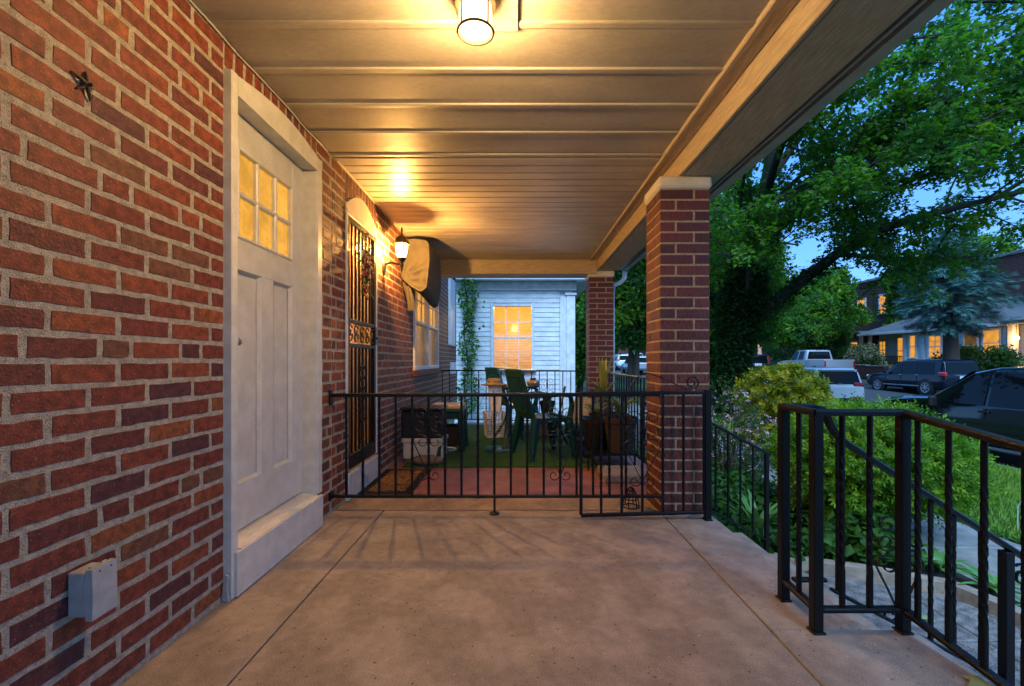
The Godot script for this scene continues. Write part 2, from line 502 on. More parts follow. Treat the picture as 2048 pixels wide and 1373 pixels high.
func _ready() -> void:
	rng.seed = 7
	# ------------------------------------------------------------ camera, sky, light
	var cam := Camera3D.new()
	cam.name = "camera"
	add_child(cam)
	cam.position = Vector3(0, EYE, 0)
	cam.keep_aspect = Camera3D.KEEP_HEIGHT
	var near := 0.05
	cam.set_frustum(1373.0 / 905.0 * near, Vector2(-13.0, 35.5) / 905.0 * near, near, 600.0)
	cam.current = true

	var sky_mat := ProceduralSkyMaterial.new()
	sky_mat.sky_top_color = Color(0.045, 0.21, 0.66).linear_to_srgb()
	sky_mat.sky_horizon_color = Color(0.21, 0.49, 0.95).linear_to_srgb()
	sky_mat.sky_curve = 0.16
	sky_mat.ground_bottom_color = Color(0.03, 0.035, 0.04).linear_to_srgb()
	sky_mat.ground_horizon_color = Color(0.10, 0.13, 0.17).linear_to_srgb()
	sky_mat.sun_angle_max = 1.0
	var sky := Sky.new()
	sky.sky_material = sky_mat
	var env := Environment.new()
	env.background_mode = Environment.BG_SKY
	env.sky = sky
	env.background_energy_multiplier = 0.5
	env.tonemap_mode = Environment.TONE_MAPPER_LINEAR
	env.tonemap_exposure = 4.2
	env.sdfgi_enabled = true
	env.ssao_enabled = true
	env.ssil_enabled = true
	var we := WorldEnvironment.new()
	we.name = "world_environment"
	we.environment = env
	add_child(we)

	# the afterglow: soft, from high over the street
	var sun := DirectionalLight3D.new()
	sun.name = "afterglow"
	sun.light_energy = 0.5
	sun.light_color = Color(0.66, 0.83, 1.0)
	sun.light_angular_distance = 40.0
	sun.shadow_enabled = true
	add_child(sun)
	sun.look_at_from_position(Vector3.ZERO, Vector3(0.04, -0.76, -0.65))

	make_materials()
	build_ground()
	build_house()
	build_neighbour_house()
	build_porch_roof()
	build_pillars()
	build_lamps()
	build_railings()
	build_porch_things()
	build_siding_house()
	build_street_houses()
	build_cars()
	build_trees()
	build_garden()


# ---------------------------------------------------------------- bricks
# one brick: length along x, height along y, face towards +z; ragged outline. z = 0 at the back
func brick_mesh(l: float, h: float, dep: float, jag := 0.0022) -> ArrayMesh:
	var mb := MB.new()
	var o := PackedVector2Array()
	var nx := 5 if l > 0.15 else 3
	for i in nx: o.append(Vector2(-l / 2 + l * i / nx, -h / 2))
	for i in 2: o.append(Vector2(l / 2, -h / 2 + h * i / 2))
	for i in nx: o.append(Vector2(l / 2 - l * i / nx, h / 2))
	for i in 2: o.append(Vector2(-l / 2, h / 2 - h * i / 2))
	var f := PackedVector3Array()
	var s := PackedVector3Array()
	var tilt := Vector2(rf(-1, 1), rf(-1, 1)) * 0.0004
	for q in o:
		var j := q + Vector2(rf(-jag, jag), rf(-jag, jag))
		var inn := j - Vector2(signf(q.x) * 0.0026 * absf(q.x) / (l / 2), signf(q.y) * 0.0026 * absf(q.y) / (h / 2)) * rf(0.6, 1.6)
		f.append(Vector3(inn.x, inn.y, dep + tilt.x * q.x / l + tilt.y * q.y / h + rf(-0.0003, 0.0003)))
		s.append(Vector3(j.x, j.y, dep - 0.007))
	for i in f.size():
		var k := (i + 1) % f.size()
		mb.quad(s[i], s[k], f[k], f[i])
	mb.fan(f)
	return mb.mesh()


# lays courses on a wall whose face is x = WX, from d0 to d1; holes are [d0, d1, y0, y1]; bricks nearer than part_to become parts, the rest one mesh
func lay_bricks(house: Node, d0: float, d1: float, y_top: float, holes: Array, part_from: float, part_to: float, jag: float) -> void:
	var rest := MB.new()
	var course := 0.0735
	var pitch := 0.2158
	var joint := 0.0165
	var row := 0
	var y := 0.019
	while y < y_top - 0.02:
		var h := minf(course - 0.0148, y_top - y)
		var flem := row % 7 == 0 and row > 0
		var start := (1.2317 if row % 2 == 1 else 1.345) - 40 * pitch
		if flem: start = 1.170 - 26 * (1.5 * pitch + 0.004)
		var d := start
		var k := 0
		while d < d1:
			var step := pitch
			if flem and k % 2 == 1: step = 0.5 * pitch + 0.004
			elif flem: step = pitch
			var spans := [[maxf(d + joint * 0.5 + rf(-.002, .002), d0), minf(d + step - joint * 0.5 + rf(-.002, .002), d1)]]
			for hole in holes:
				var nxt := []
				for sp in spans:
					if y + h * 0.5 < hole[2] or y + h * 0.5 > hole[3] or sp[1] <= hole[0] or sp[0] >= hole[1]:
						nxt.append(sp)
					else:
						if sp[0] < hole[0]: nxt.append([sp[0], hole[0]])
						if sp[1] > hole[1]: nxt.append([hole[1], sp[1]])
				spans = nxt
			for sp in spans:
				var l: float = sp[1] - sp[0]
				if l < 0.02: continue
				var c: float = (sp[0] + sp[1]) / 2
				var at := P(WX - 0.03 + rf(-0.0005, 0.0006), y + h / 2 + rf(-0.0015, 0.0015), c)
				if c > part_from and c < part_to:
					var o := inst(brick_mesh(l, h + rf(-.002, .001), 0.03, jag), "brick", M["brick%d" % brick_tone()], house, at)
					o.rotation = Vector3(0, PI / 2, rf(-.006, .006))
				else:
					rest.box(at + Vector3(0.015, 0, 0), Vector3(0.03, h, l), 0.003)
			d += step
			k += 1
		y += course
		row += 1
	var o2 := part(rest, "brickwork", M.brick7, house)
	o2.set_meta("kind", "stuff")


func brick_tone() -> int:
	var t := [0, 1, 1, 2, 2, 7, 7, 0, 1, 3, 3, 4, 5, 6, 7, 2]
	return t[rng.randi() % t.size()]


# upright bricks over an arched opening
func soldiers(house: Node, d0: float, d1: float, y_end: float, rise: float, y_top: float) -> void:
	var n := int((d1 - d0) / 0.0705)
	for i in n:
		var t := (i + 0.5) / n
		var c := d0 + (d1 - d0) * t
		var bot := y_end + rise * sin(PI * t) * 1.0 + 0.008
		var h := y_top - bot
		var o := inst(brick_mesh(0.058, h, 0.03, 0.0015), "brick", M["brick%d" % brick_tone()], house, P(WX - 0.03, bot + h / 2, c))
		o.rotation = Vector3(0, PI / 2, (0.5 - t) * -0.12)


func arch_panel(d0: float, d1: float, y0: float, y_end: float, rise: float) -> PackedVector2Array:
	var pts := PackedVector2Array([Vector2(d0, y0), Vector2(d1, y0)])
	for i in 13:
		var t := 1.0 - i / 12.0
		pts.append(Vector2(d0 + (d1 - d0) * t, y_end + rise * sin(PI * t)))
	return pts


# ---------------------------------------------------------------- our house
func build_house() -> void:
	var h := thing("brick_house", "red brick house wall with pale grey front door with six lit panes", "house", P(WX, 0, 2))
	h.position = Vector3.ZERO
	var w := MB.new()
	var mx := WX - 0.0021
	w.box(P(mx - 0.1, 1.25, 0.19), Vector3(0.2, 2.7, 3.59))
	w.box(P(mx - 0.1, 1.25, 2.9625), Vector3(0.2, 2.7, 0.275))
	w.box(P(mx - 0.1, 2.44, 2.405), Vector3(0.2, 0.32, 0.836))
	part(w, "mortar_wall", M.mortar, h)
	lay_bricks(h, -1.6, 3.094, 2.45, [[1.962, 2.872, 0.0, 2.46]], 0.95, 3.1, 0.0018)
	soldiers(h, 1.962, 2.868, 2.312, 0.04, 2.452)
	var up := MB.new()
	up.box(P(WX - 0.12, 5.0, 0.75), Vector3(0.22, 4.6, 4.69))
	part(up, "upper_wall", M.far_brick, h)

	# casing
	var fx := WX + 0.036
	var f := MB.new()
	f.box(P((fx + WX - 0.1) / 2, 1.155, 1.986), Vector3(fx - WX + 0.1, 2.31, 0.044), 0.004)
	f.box(P((fx + WX - 0.1) / 2, 1.257, 2.835), Vector3(fx - WX + 0.1, 2.094, 0.062), 0.004)
	# jamb linings
	f.box(P(WX - 0.045, 1.2, 2.013), Vector3(0.13, 2.02, 0.012), 0.002)
	f.box(P(WX - 0.03, 1.2, 2.798), Vector3(0.12, 2.02, 0.012), 0.002)
	f.box(P(WX - 0.02, 2.228, 2.405), Vector3(0.1, 0.018, 0.776), 0.002)
	part(f, "door_casing", M.paint_white, h)
	var head := MB.new()
	var hp := arch_panel(2.0085, 2.8035, 2.219, 2.305, 0.045)
	head.prism(P(WX - 0.06, 0, 0), Vector3(0, 0, -1), Vector3.UP, hp, fx - WX + 0.0592)
	part(head, "arched_head_board", M.paint_white, h)
	# kick board under the door, its near end hangs loose
	var k := MB.new()
	k.box(P(fx + 0.006, 0.104, 2.41), Vector3(0.02, 0.195, 0.865), 0.003)
	part(k, "kick_board", M.paint_white, h)
	var fl := MB.new()
	fl.prism(P(WX + 0.002, 0, 0), Vector3.RIGHT, Vector3.UP, PackedVector2Array([Vector2(0, 0.005), Vector2(0.03, 0.0), Vector2(0.022, 0.05), Vector2(0.026, 0.11), Vector2(0.014, 0.12), Vector2(0.004, 0.06)]), 0.012)
	var flash := part(fl, "flashing", M.grey_box, h)
	flash.position = P(0, 0, 1.958)
	var th := MB.new()
	th.prism(P(WX - 0.08, 0.2, 2.01), Vector3.RIGHT, Vector3.UP, PackedVector2Array([Vector2(0, 0), Vector2(0.128, -0.006), Vector2(0.128, 0.006), Vector2(0.09, 0.010), Vector2(0.086, 0.018), Vector2(0, 0.026)]), -0.79)
	part(th, "threshold", M.paint_gloss, h)

	# the door: slab 0.78 wide, panels recessed, six panes
	var dx := -1.335
	var d0 := 2.021; var d1 := 2.792; var y0 := 0.232; var y1 := 2.216
	var s := MB.new()
	var fr := 0.012
	# stiles, rails
	var px := [d0 + 0.125, d0 + 0.299, d0 + 0.473, d0 + 0.647]
	var pl := d0 + 0.125; var pr := d1 - 0.125
	var yt := y1 - 0.155; var yb := yt - 0.435
	s.box(P(dx - 0.02, (y0 + y1) / 2, (d0 + pl) / 2), Vector3(0.04, y1 - y0, pl - d0), 0.003)
	s.box(P(dx - 0.02, (y0 + y1) / 2, (pr + d1) / 2), Vector3(0.04, y1 - y0, d1 - pr), 0.003)
	s.box(P(dx - 0.02, (yt + y1) / 2, (pl + pr) / 2), Vector3(0.0396, y1 - yt, pr - pl), 0.001)
	s.box(P(dx - 0.02, yb - 0.075, (pl + pr) / 2), Vector3(0.0396, 0.15, pr - pl), 0.001)
	s.box(P(dx - 0.02, y0 + 0.11, (pl + pr) / 2), Vector3(0.0396, 0.22, pr - pl), 0.001)
	s.box(P(dx - 0.02, (y0 + 0.22 + yb - 0.15) / 2, (pl + pr) / 2), Vector3(0.0396, yb - 0.15 - y0 - 0.22, 0.115), 0.001)
	var door := part(s, "front_door", M.paint_door, h)
	for side in [[pl, (pl + pr) / 2 - 0.0575], [(pl + pr) / 2 + 0.0575, pr]]:
		var pn := MB.new()
		pn.box(P(dx - 0.031, (y0 + yb + 0.07) / 2, (side[0] + side[1]) / 2), Vector3(0.016, yb - y0 - 0.3, side[1] - side[0] + 0.01))
		# sloped sticking
		var a0: float = side[0]; var a1: float = side[1]; var b0 := y0 + 0.22; var b1 := yb - 0.15
		var e := 0.012
		var q := [P(dx, b0, a0), P(dx, b0, a1), P(dx, b1, a1), P(dx, b1, a0)]
		var r := [P(dx - 0.02, b0 + e, a0 + e), P(dx - 0.02, b0 + e, a1 - e), P(dx - 0.02, b1 - e, a1 - e), P(dx - 0.02, b1 - e, a0 + e)]
		for i in 4: pn.quad(q[i], q[(i + 1) % 4], r[(i + 1) % 4], r[i])
		part(pn, "door_panel", M.paint_door, door)
	# panes and glazing bars
	var gw := (pr - pl) / 3.0; var gh := (yt - yb) / 2.0
	for i in 3:
		for j in 2:
			var g := MB.new()
			g.box(P(dx - 0.024, yb + gh * (j + 0.5), pl + gw * (i + 0.5)), Vector3(0.006, gh - 0.018, gw - 0.018))
			part(g, "lit_window_pane", M.window_glow, door)
	var bars := MB.new()
	for i in [1, 2]:
		bars.box(P(dx - 0.012, (yt + yb) / 2, pl + gw * i), Vector3(0.028, yt - yb, 0.024), 0.006)
	bars.box(P(dx - 0.0125, (yt + yb) / 2, (pl + pr) / 2), Vector3(0.027, 0.024, pr - pl), 0.006)
	for e in [[pl + 0.006, 0], [pr - 0.006, 0]]:
		bars.box(P(dx - 0.008, (yt + yb) / 2, e[0]), Vector3(0.03, yt - yb, 0.016), 0.005)
	for e in [yt - 0.006, yb + 0.006]:
		bars.box(P(dx - 0.009, e, (pl + pr) / 2), Vector3(0.03, 0.016, pr - pl), 0.005)
	part(bars, "glazing_bars", M.paint_door, door)
	var lock := MB.new()
	lock.lathe(P(dx, 1.13, d0 + 0.13), PackedVector2Array([Vector2(0, 0.012), Vector2(0.014, 0.012), Vector2(0.017, 0.006), Vector2(0.019, -0.001)]), 14, Basis(Vector3.FORWARD, PI / 2))
	part(lock, "lock", M.steel, door)
	var gap := MB.new()
	gap.box(P(dx - 0.06, 1.2, 2.405), Vector3(0.03, 2.1, 0.82))
	part(gap, "door_rebate", M.dark, h)

	# things fixed to the wall
	var ob := thing("outlet_box", "grey weatherproof outlet box fixed low on the brick wall", "outlet box", P(WX, 0.374, 1.318))
	ob.scale = Vector3(0.9, 0.88, 0.92)
	var b1b := MB.new()
	b1b.box(Vector3(0.026, 0, 0), Vector3(0.05, 0.145, 0.08), 0.004)
	part(b1b, "housing", M.grey_box, ob)
	var cv := MB.new()
	var cp := PackedVector2Array()
	for i in 9:
		var t := i / 8.0
		cp.append(Vector2(0.004 - 0.007 * sin(PI * t), -0.082 + 0.164 * t))
	cp.append(Vector2(0.024, 0.082)); cp.append(Vector2(0.026, 0.0)); cp.append(Vector2(0.024, -0.082))
	cv.prism(Vector3(0.056, 0, 0.044), Vector3.RIGHT, Vector3.UP, cp, -0.088)
	var cvp := part(cv, "lid", M.grey_box, ob)
	cvp.rotation.y = 0.03
	for z in [-0.02, 0.02]:
		var hn := MB.new()
		hn.tube(PackedVector3Array([Vector3(0.06, 0.083, z - 0.008), Vector3(0.06, 0.083, z + 0.008)]), 0.004, 8)
		part(hn, "hinge", M.grey_box, ob)
	for z in [-0.025, 0.015]:
		var sc := MB.new()
		sc.lathe(Vector3(0.081, 0.068, z), PackedVector2Array([Vector2(0, 0.001), Vector2(0.0025, 0.001), Vector2(0.003, -0.002)]), 8, Basis(Vector3.FORWARD, PI / 2))
		part(sc, "screw", M.dark, ob)

	var st := thing("star_ornament", "small rusty metal star hung on the brick wall", "ornament", P(WX, 1.85, 1.327))
	st.scale = Vector3(1.0, 0.78, 0.78)
	var sm := MB.new()
	for i in 5:
		var a := PI / 2 + TAU * i / 5 + 0.12
		var ray: float = [1.0, 0.9, 1.05, 0.8, 1.0][i]
		sm.tube(PackedVector3Array([Vector3(0.014, 0, 0), Vector3(0.010, sin(a) * 0.03 * ray, cos(a) * 0.026 * ray), Vector3(0.004, sin(a) * 0.052 * ray, cos(a) * 0.052 * ray)]), 0.0075, 6, PackedFloat32Array([1.0, 0.8, 0.45]))
	part(sm, "star", M.rust_star, st)
	var pin := MB.new()
	pin.tube(PackedVector3Array([Vector3(-0.01, 0, 0), Vector3(0.034, 0, 0)]), 0.006, 8)
	part(pin, "boss", M.rust_star, st)

	# cable along the top of the wall
	var cab := MB.new()
	var cpz := PackedVector3Array()
	for i in 30:
		var d := 0.2 + i * 0.097
		cpz.append(P(WX + 0.008 + 0.002 * sin(i * 1.9), 2.432 + 0.004 * sin(i * 0.9), d))
	cab.tube(cpz, 0.005, 6)
	tag(part(cab, "cable", M.grey_box), "thin grey cable running along the top of the brick wall", "cable")


# ---------------------------------------------------------------- the other half of the house
func build_neighbour_house() -> void:
	var h := thing("brick_house", "red brick house half with black iron security door, lantern and double window", "house")
	var w := MB.new()
	var mx := WX - 0.0021
	w.box(P(mx - 0.1, 1.25, 3.225), Vector3(0.2, 2.7, 0.246))
	w.box(P(mx - 0.1, 2.44, 3.71), Vector3(0.2, 0.32, 0.724))
	w.box(P(mx - 0.1, 1.25, 4.781), Vector3(0.2, 2.7, 1.418))
	w.box(P(mx - 0.1, 0.4, 6.32), Vector3(0.2, 1.0, 1.66))
	w.box(P(mx - 0.1, 2.36, 6.32), Vector3(0.2, 0.48, 1.66))
	w.box(P(mx - 0.1, 1.25, 8.225), Vector3(0.2, 2.7, 2.15))
	part(w, "mortar_wall", M.mortar, h)
	lay_bricks(h, 3.104, 9.3, 2.6, [[3.345, 4.075, 0.0, 2.8], [5.49, 7.15, 0.9, 2.12]], 3.1, 5.1, 0.002)
	soldiers(h, 3.345, 4.075, 2.212, 0.143, 2.45)
	var up := MB.new()
	up.box(P(WX - 0.12, 5.0, 6.21), Vector3(0.22, 4.6, 6.19))
	part(up, "upper_wall", M.far_brick, h)
	# white brick mould and arched panel
	var f := MB.new()
	f.box(P(WX - 0.03, 1.19, 3.362), Vector3(0.08, 1.96, 0.03), 0.004)
	f.box(P(WX - 0.03, 1.19, 4.058), Vector3(0.08, 1.96, 0.03), 0.004)
	f.box(P(WX - 0.03, 2.155, 3.71), Vector3(0.085, 0.04, 0.722), 0.004)
	part(f, "door_casing", M.paint_white, h)
	var head := MB.new()
	head.prism(P(WX - 0.05, 0, 0), Vector3(0, 0, -1), Vector3.UP, arch_panel(3.348, 4.072, 2.176, 2.21, 0.14), 0.055)
	part(head, "arched_panel", M.paint_gloss, h)
	var sill := MB.new()
	sill.box(P(WX - 0.02, 0.1, 3.71), Vector3(0.10, 0.2, 0.73), 0.006)
	part(sill, "door_sill", M.paint_gloss, h)
	# entry behind the bars
	var v := MB.new()
	v.box(P(-2.0, 1.2, 3.71), Vector3(0.04, 2.2, 0.8))
	v.box(P(-1.69, 2.28, 3.71), Vector3(0.6, 0.04, 0.8))
	v.box(P(-1.69, 0.18, 3.71), Vector3(0.6, 0.04, 0.8))
	v.box(P(-1.69, 1.2, 3.29), Vector3(0.6, 2.2, 0.04))
	v.box(P(-1.69, 1.2, 4.13), Vector3(0.6, 2.2, 0.04))
	part(v, "entry_walls", M.room_wall, h)
	var wd := MB.new()
	for i in 5:
		wd.box(P(-1.94, 1.2, 3.42 + i * 0.085), Vector3(0.03, 2.0, 0.08), 0.004)
	part(wd, "inner_door", M.wood_door, h)
	var bl := OmniLight3D.new()
	bl.name = "entry_light"
	bl.light_color = Color(1.0, 0.74, 0.42)
	bl.light_energy = 0.32
	bl.omni_range = 4.0
	bl.light_size = 0.05
	bl.omni_attenuation = 2.0
	bl.shadow_enabled = true
	h.add_child(bl)
	bl.position = P(-1.72, 2.1, 3.8)
	var bulb := MB.new()
	bulb.lathe(P(-1.72, 2.1, 3.8), ball(0.045, 8), 12)
	part(bulb, "entry_lamp_bulb", M.lantern_glass, h)
	var gl := MB.new()
	gl.box(P(-1.345, 1.24, 3.71), Vector3(0.005, 1.86, 0.66))
	part(gl, "storm_pane", M.glass, h)

	# iron security door
	var sd := MB.new()
	var sx := WX - 0.012
	sd.box(P(sx, 1.18, 3.40), Vector3(0.035, 1.92, 0.045), 0.003)
	sd.box(P(sx, 1.18, 4.02), Vector3(0.035, 1.92, 0.045), 0.003)
	sd.box(P(sx, 2.12, 3.71), Vector3(0.034, 0.04, 0.58), 0.003)
	sd.box(P(sx, 0.27, 3.71), Vector3(0.034, 0.11, 0.58), 0.003)
	sd.box(P(sx, 1.345, 3.71), Vector3(0.034, 0.03, 0.58), 0.003)
	sd.box(P(sx, 1.16, 3.71), Vector3(0.034, 0.03, 0.58), 0.003)
	var door := part(sd, "security_door", M.iron, h)
	for i in 6:
		var d := 3.42 + (i + 1) * 0.583 / 7
		var b := MB.new()
		b.box(P(sx, 1.73, d), Vector3(0.016, 0.75, 0.016))
		b.box(P(sx, 0.735, d), Vector3(0.016, 0.83, 0.016))
		part(b, "bar", M.iron, door)
	var orn := MB.new()
	for i in 5:
		var c := 3.45 + i * 0.13
		for sgn in [1.0, -1.0]:
			orn.tube(spiral(P(sx + 0.006, 1.252 + sgn * 0.022, c), Vector3(0, 0, -1), Vector3.UP, 0.05, 0.012, 0.4, 0.4 + sgn * 6.5, 16), 0.007, 5)
	part(orn, "scroll_band", M.bronze, door)
	var spear := MB.new()
	for i in 6:
		var y := 0.55 + i * 0.085
		spear.tube(spiral(P(sx + 0.01, y, 3.735), Vector3(0, 0, -1), Vector3.UP, 0.032, 0.008, 0.0, 6.0, 12), 0.007, 5)
		spear.tube(spiral(P(sx + 0.01, y, 3.685), Vector3(0, 0, 1), Vector3.UP, 0.032, 0.008, 0.0, 6.0, 12), 0.007, 5)
	spear.tube(PackedVector3Array([P(sx + 0.01, 0.36, 3.71), P(sx + 0.01, 1.1, 3.71)]), 0.012, 6, PackedFloat32Array([1, 0.5]))
	part(spear, "scroll_spear", M.iron, door)
	var han := MB.new()
	han.tube(PackedVector3Array([P(sx + 0.01, 1.24, 4.03), P(sx + 0.05, 1.24, 4.03), P(sx + 0.055, 1.235, 3.96)]), 0.010, 8)
	han.box(P(sx + 0.02, 1.26, 4.03), Vector3(0.01, 0.16, 0.04), 0.003)
	part(han, "handle", M.black_metal, door)

	# wreath of twigs and red berries hung on the bars
	var wr := thing("door_wreath", "swag of twigs and red berries hung on the security door bars", "wreath", P(WX + 0.03, 1.83, 3.66))
	var tw := MB.new()
	for i in 14:
		var a := rf(-0.5, 0.5) + (0.0 if i % 2 else PI)
		var l := rf(0.12, 0.3)
		tw.tube(PackedVector3Array([Vector3(0, 0, 0), Vector3(rf(0, .03), cos(a) * l * 0.6, sin(a) * l * 0.5), Vector3(rf(0, .04), cos(a + 0.2) * l, sin(a + 0.3) * l)]), 0.003, 4)
	part(tw, "twigs", M.stem, wr)
	var bx := []; var bc := []
	for i in 150:
		var p := Vector3(rf(0, .06), rf(-0.14, 0.08), rf(-0.07, 0.07))
		if i % 4 == 0: p = Vector3(rf(0, .03), rf(-0.3, 0.24), rf(-0.06, 0.06))
		bx.append(Transform3D(Basis.from_scale(Vector3.ONE * rf(0.7, 1.3)), p))
		bc.append([Color(.20, .015, .02), Color(.30, .02, .02), Color(.12, .01, .015), Color(.35, .28, .2)][rng.randi() % 4])
	var bm := MB.new()
	bm.lathe(Vector3.ZERO, ball(0.011, 5), 7)
	scatter(bm.mesh(), bx, bc, "berries", M.petal, wr).set_meta("kind", "stuff")
	var lx := []; var lc := []
	for i in 60:
		lx.append(Transform3D(Basis(Vector3(rf(-1, 1), rf(-1, 1), rf(-1, 1)).normalized(), rf(0, TAU)).scaled(Vector3.ONE * rf(0.7, 1.2)), Vector3(rf(0, .04), rf(-0.28, 0.26), rf(-0.08, 0.08))))
		lc.append([Color(.03, .05, .02), Color(.05, .05, .03)][rng.randi() % 2])
	scatter(leaf_mesh(0.05, 0.4), lx, lc, "leaves", M.leaf, wr).set_meta("kind", "stuff")

	# double window
	var wf := MB.new()
	var wx := WX - 0.012
	for d in [5.515, 6.335, 7.125]:
		wf.box(P(wx, 1.515, d), Vector3(0.07, 1.19, 0.05), 0.004)
	wf.box(P(wx, 0.95, 6.32), Vector3(0.075, 0.05, 1.66), 0.004)
	wf.box(P(wx, 2.10, 6.32), Vector3(0.07, 0.05, 1.66), 0.004)
	for c in [5.925, 6.73]:
		wf.box(P(wx, 1.53, c), Vector3(0.05, 0.035, 0.76), 0.003)
		for k in 2:
			wf.box(P(wx - 0.01, 1.82, c - 0.13 + 0.26 * k), Vector3(0.02, 0.56, 0.012))
		wf.box(P(wx - 0.01, 1.82, c), Vector3(0.02, 0.012, 0.76))
	var win := part(wf, "double_window", M.trim_white, h)
	for c in [5.925, 6.73]:
		var g := MB.new()
		g.box(P(wx - 0.03, 1.82, c), Vector3(0.008, 0.55, 0.77))
		part(g, "lit_window_pane", M.window_far, win)
		var g2 := MB.new()
		g2.box(P(wx - 0.025, 1.25, c), Vector3(0.008, 0.56, 0.77))
		part(g2, "window_screen", M.window_dim, win)
	var ws := MB.new()
	ws.box(P(WX + 0.01, 0.885, 6.32), Vector3(0.09, 0.075, 1.72), 0.006)
	part(ws, "window_sill", M.brick3, h)
	# pale corner board with the rainwater pipe at the far end
	var cbd := MB.new()
	cbd.box(P(WX + 0.02, 1.95, 8.55), Vector3(0.05, 1.25, 0.62), 0.004)
	cbd.box(P(WX + 0.02, 0.9, 8.7), Vector3(0.05, 0.22, 0.5), 0.004)
	part(cbd, "far_window_surround", M.trim_white, h)


func ball(r: float, n: int) -> PackedVector2Array:
	var p := PackedVector2Array()
	for i in n + 1:
		var a := -PI / 2 + PI * i / n
		p.append(Vector2(cos(a) * r, sin(a) * r))
	return p


func spiral(c: Vector3, u: Vector3, w: Vector3, r0: float, r1: float, a0: float, a1: float, n: int) -> PackedVector3Array:
	var out := PackedVector3Array()
	for i in n:
		var t := i / float(n - 1)
		var a := lerpf(a0, a1, t)
		var r := lerpf(r0, r1, t)
		out.append(c + u * cos(a) * r + w * sin(a) * r)
	return out


# ---------------------------------------------------------------- porch roof
func build_porch_roof() -> void:
	var r := thing("porch_roof", "wooden porch roof with boarded ceiling, long beam and gutter", "porch roof")
	# wide overlapping panels over our half
	var d := 3.112
	while d > -2.7:
		var p := MB.new()
		# profile in (d, y), extruded in x: plate with a rolled seam at its far edge
		var pts := PackedVector2Array([Vector2(d - 0.3, 2.447), Vector2(d - 0.047, 2.445), Vector2(d - 0.045, 2.4385), Vector2(d - 0.040, 2.436), Vector2(d - 0.012, 2.4375), Vector2(d - 0.006, 2.4405), Vector2(d - 0.001, 2.447), Vector2(d - 0.001, 2.475), Vector2(d - 0.3, 2.475)])
		p.prism(P(WX, rf(-0.0012, 0.0012), 0), Vector3(0, 0, -1), Vector3.UP, pts, 2.27)
		part(p, "ceiling_panel", M.ceiling, r)
		d -= 0.3
	# narrow boards over the other half
	d = 3.118
	while d < 6.25:
		var p := MB.new()
		p.box(P((WX + 0.99) / 2, 2.452 + rf(-0.0008, 0.0008), d + 0.0612), Vector3(0.99 - WX, 0.03, 0.1208), 0.0075)
		part(p, "ceiling_plank", M.ceiling_b, r)
		d += 0.1245
	var over := MB.new()
	over.box(P(0.13, 2.63, 1.95), Vector3(2.84, 0.05, 9.7))
	part(over, "roof_deck", M.shingle, r)
	# crown strips where ceiling meets beam and wall
	var tr := MB.new()
	tr.box(P(0.997, 2.436, 1.8), Vector3(0.032, 0.03, 8.9), 0.006)
	tr.box(P(1.045, 2.442, 1.8), Vector3(0.075, 0.032, 8.9), 0.004)
	part(tr, "crown_strip", M.beam, r)
	var tr2 := MB.new()
	tr2.box(P(WX + 0.012, 2.440, 4.7), Vector3(0.022, 0.018, 3.1), 0.005)
	part(tr2, "wall_strip", M.beam, r)
	# long beam: inner board, under board, outer board
	var bm := MB.new()
	bm.box(P(1.098, 2.37, 1.8), Vector3(0.026, 0.162, 8.96), 0.004)
	part(bm, "beam_face", M.beam, r)
	var bu := MB.new()
	bu.box(P(1.246, 2.303, 1.8), Vector3(0.262, 0.024, 8.94), 0.003)
	bu.box(P(1.384, 2.37, 1.8), Vector3(0.02, 0.15, 8.94), 0.003)
	part(bu, "beam_underside", M.beam, r)
	var eb := MB.new()
	eb.box(P(-0.094, 2.338, 6.27), Vector3(2.36, 0.196, 0.05), 0.005)
	eb.box(P(-0.094, 2.25, 6.42), Vector3(2.36, 0.02, 0.25), 0.003)
	eb.box(P(-0.094, 2.338, 6.56), Vector3(2.36, 0.196, 0.03), 0.003)
	part(eb, "end_beam", M.end_beam, r)
	# soffit boards with joints, gutter beyond
	d = -1.6
	while d < 6.5:
		var s := MB.new()
		s.box(P(1.45, 2.455 + rf(-.002, .002), d + 0.198), Vector3(0.13, 0.012, 0.392), 0.003)
		part(s, "soffit_board", M.soffit, r)
		d += 0.4
	var fa := MB.new()
	fa.box(P(1.478, 2.40, 2.45), Vector3(0.014, 0.10, 8.1), 0.002)
	fa.box(P(1.472, 2.347, 2.45), Vector3(0.018, 0.012, 8.1), 0.002)
	part(fa, "fascia", M.soffit, r)
	var gu := MB.new()
	gu.prism(P(1.488, 2.325, 6.5), Vector3.RIGHT, Vector3.UP, PackedVector2Array([Vector2(0, 0), Vector2(0.068, 0), Vector2(0.075, 0.02), Vector2(0.10, 0.06), Vector2(0.10, 0.115), Vector2(0.094, 0.115), Vector2(0.093, 0.062), Vector2(0.066, 0.008), Vector2(0.006, 0.008), Vector2(0.006, 0.115), Vector2(0, 0.115)]), 8.1)
	part(gu, "gutter", M.gutter, r)
	# rainwater pipe by the far pillar
	var dp := thing("downspout", "pale square rainwater pipe running down beside the far brick pillar", "downspout", P(1.35, 0, 6.5))
	var pipe := MB.new()
	pipe.bar(PackedVector3Array([Vector3(0.18, 2.32, 0), Vector3(0.17, 2.22, 0), Vector3(0.11, 2.16, 0), Vector3(0.02, 2.12, 0), Vector3(0.0, 2.04, 0), Vector3(0, -0.4, 0)]), 0.055, 0.055, Vector3(0, 0, 1))
	part(pipe, "pipe", M.trim_white, dp)
	for y in [0.5, 1.6]:
		var st := MB.new()
		st.box(Vector3(0, y, 0.0), Vector3(0.07, 0.025, 0.07), 0.002)
		part(st, "strap", M.trim_white, dp)


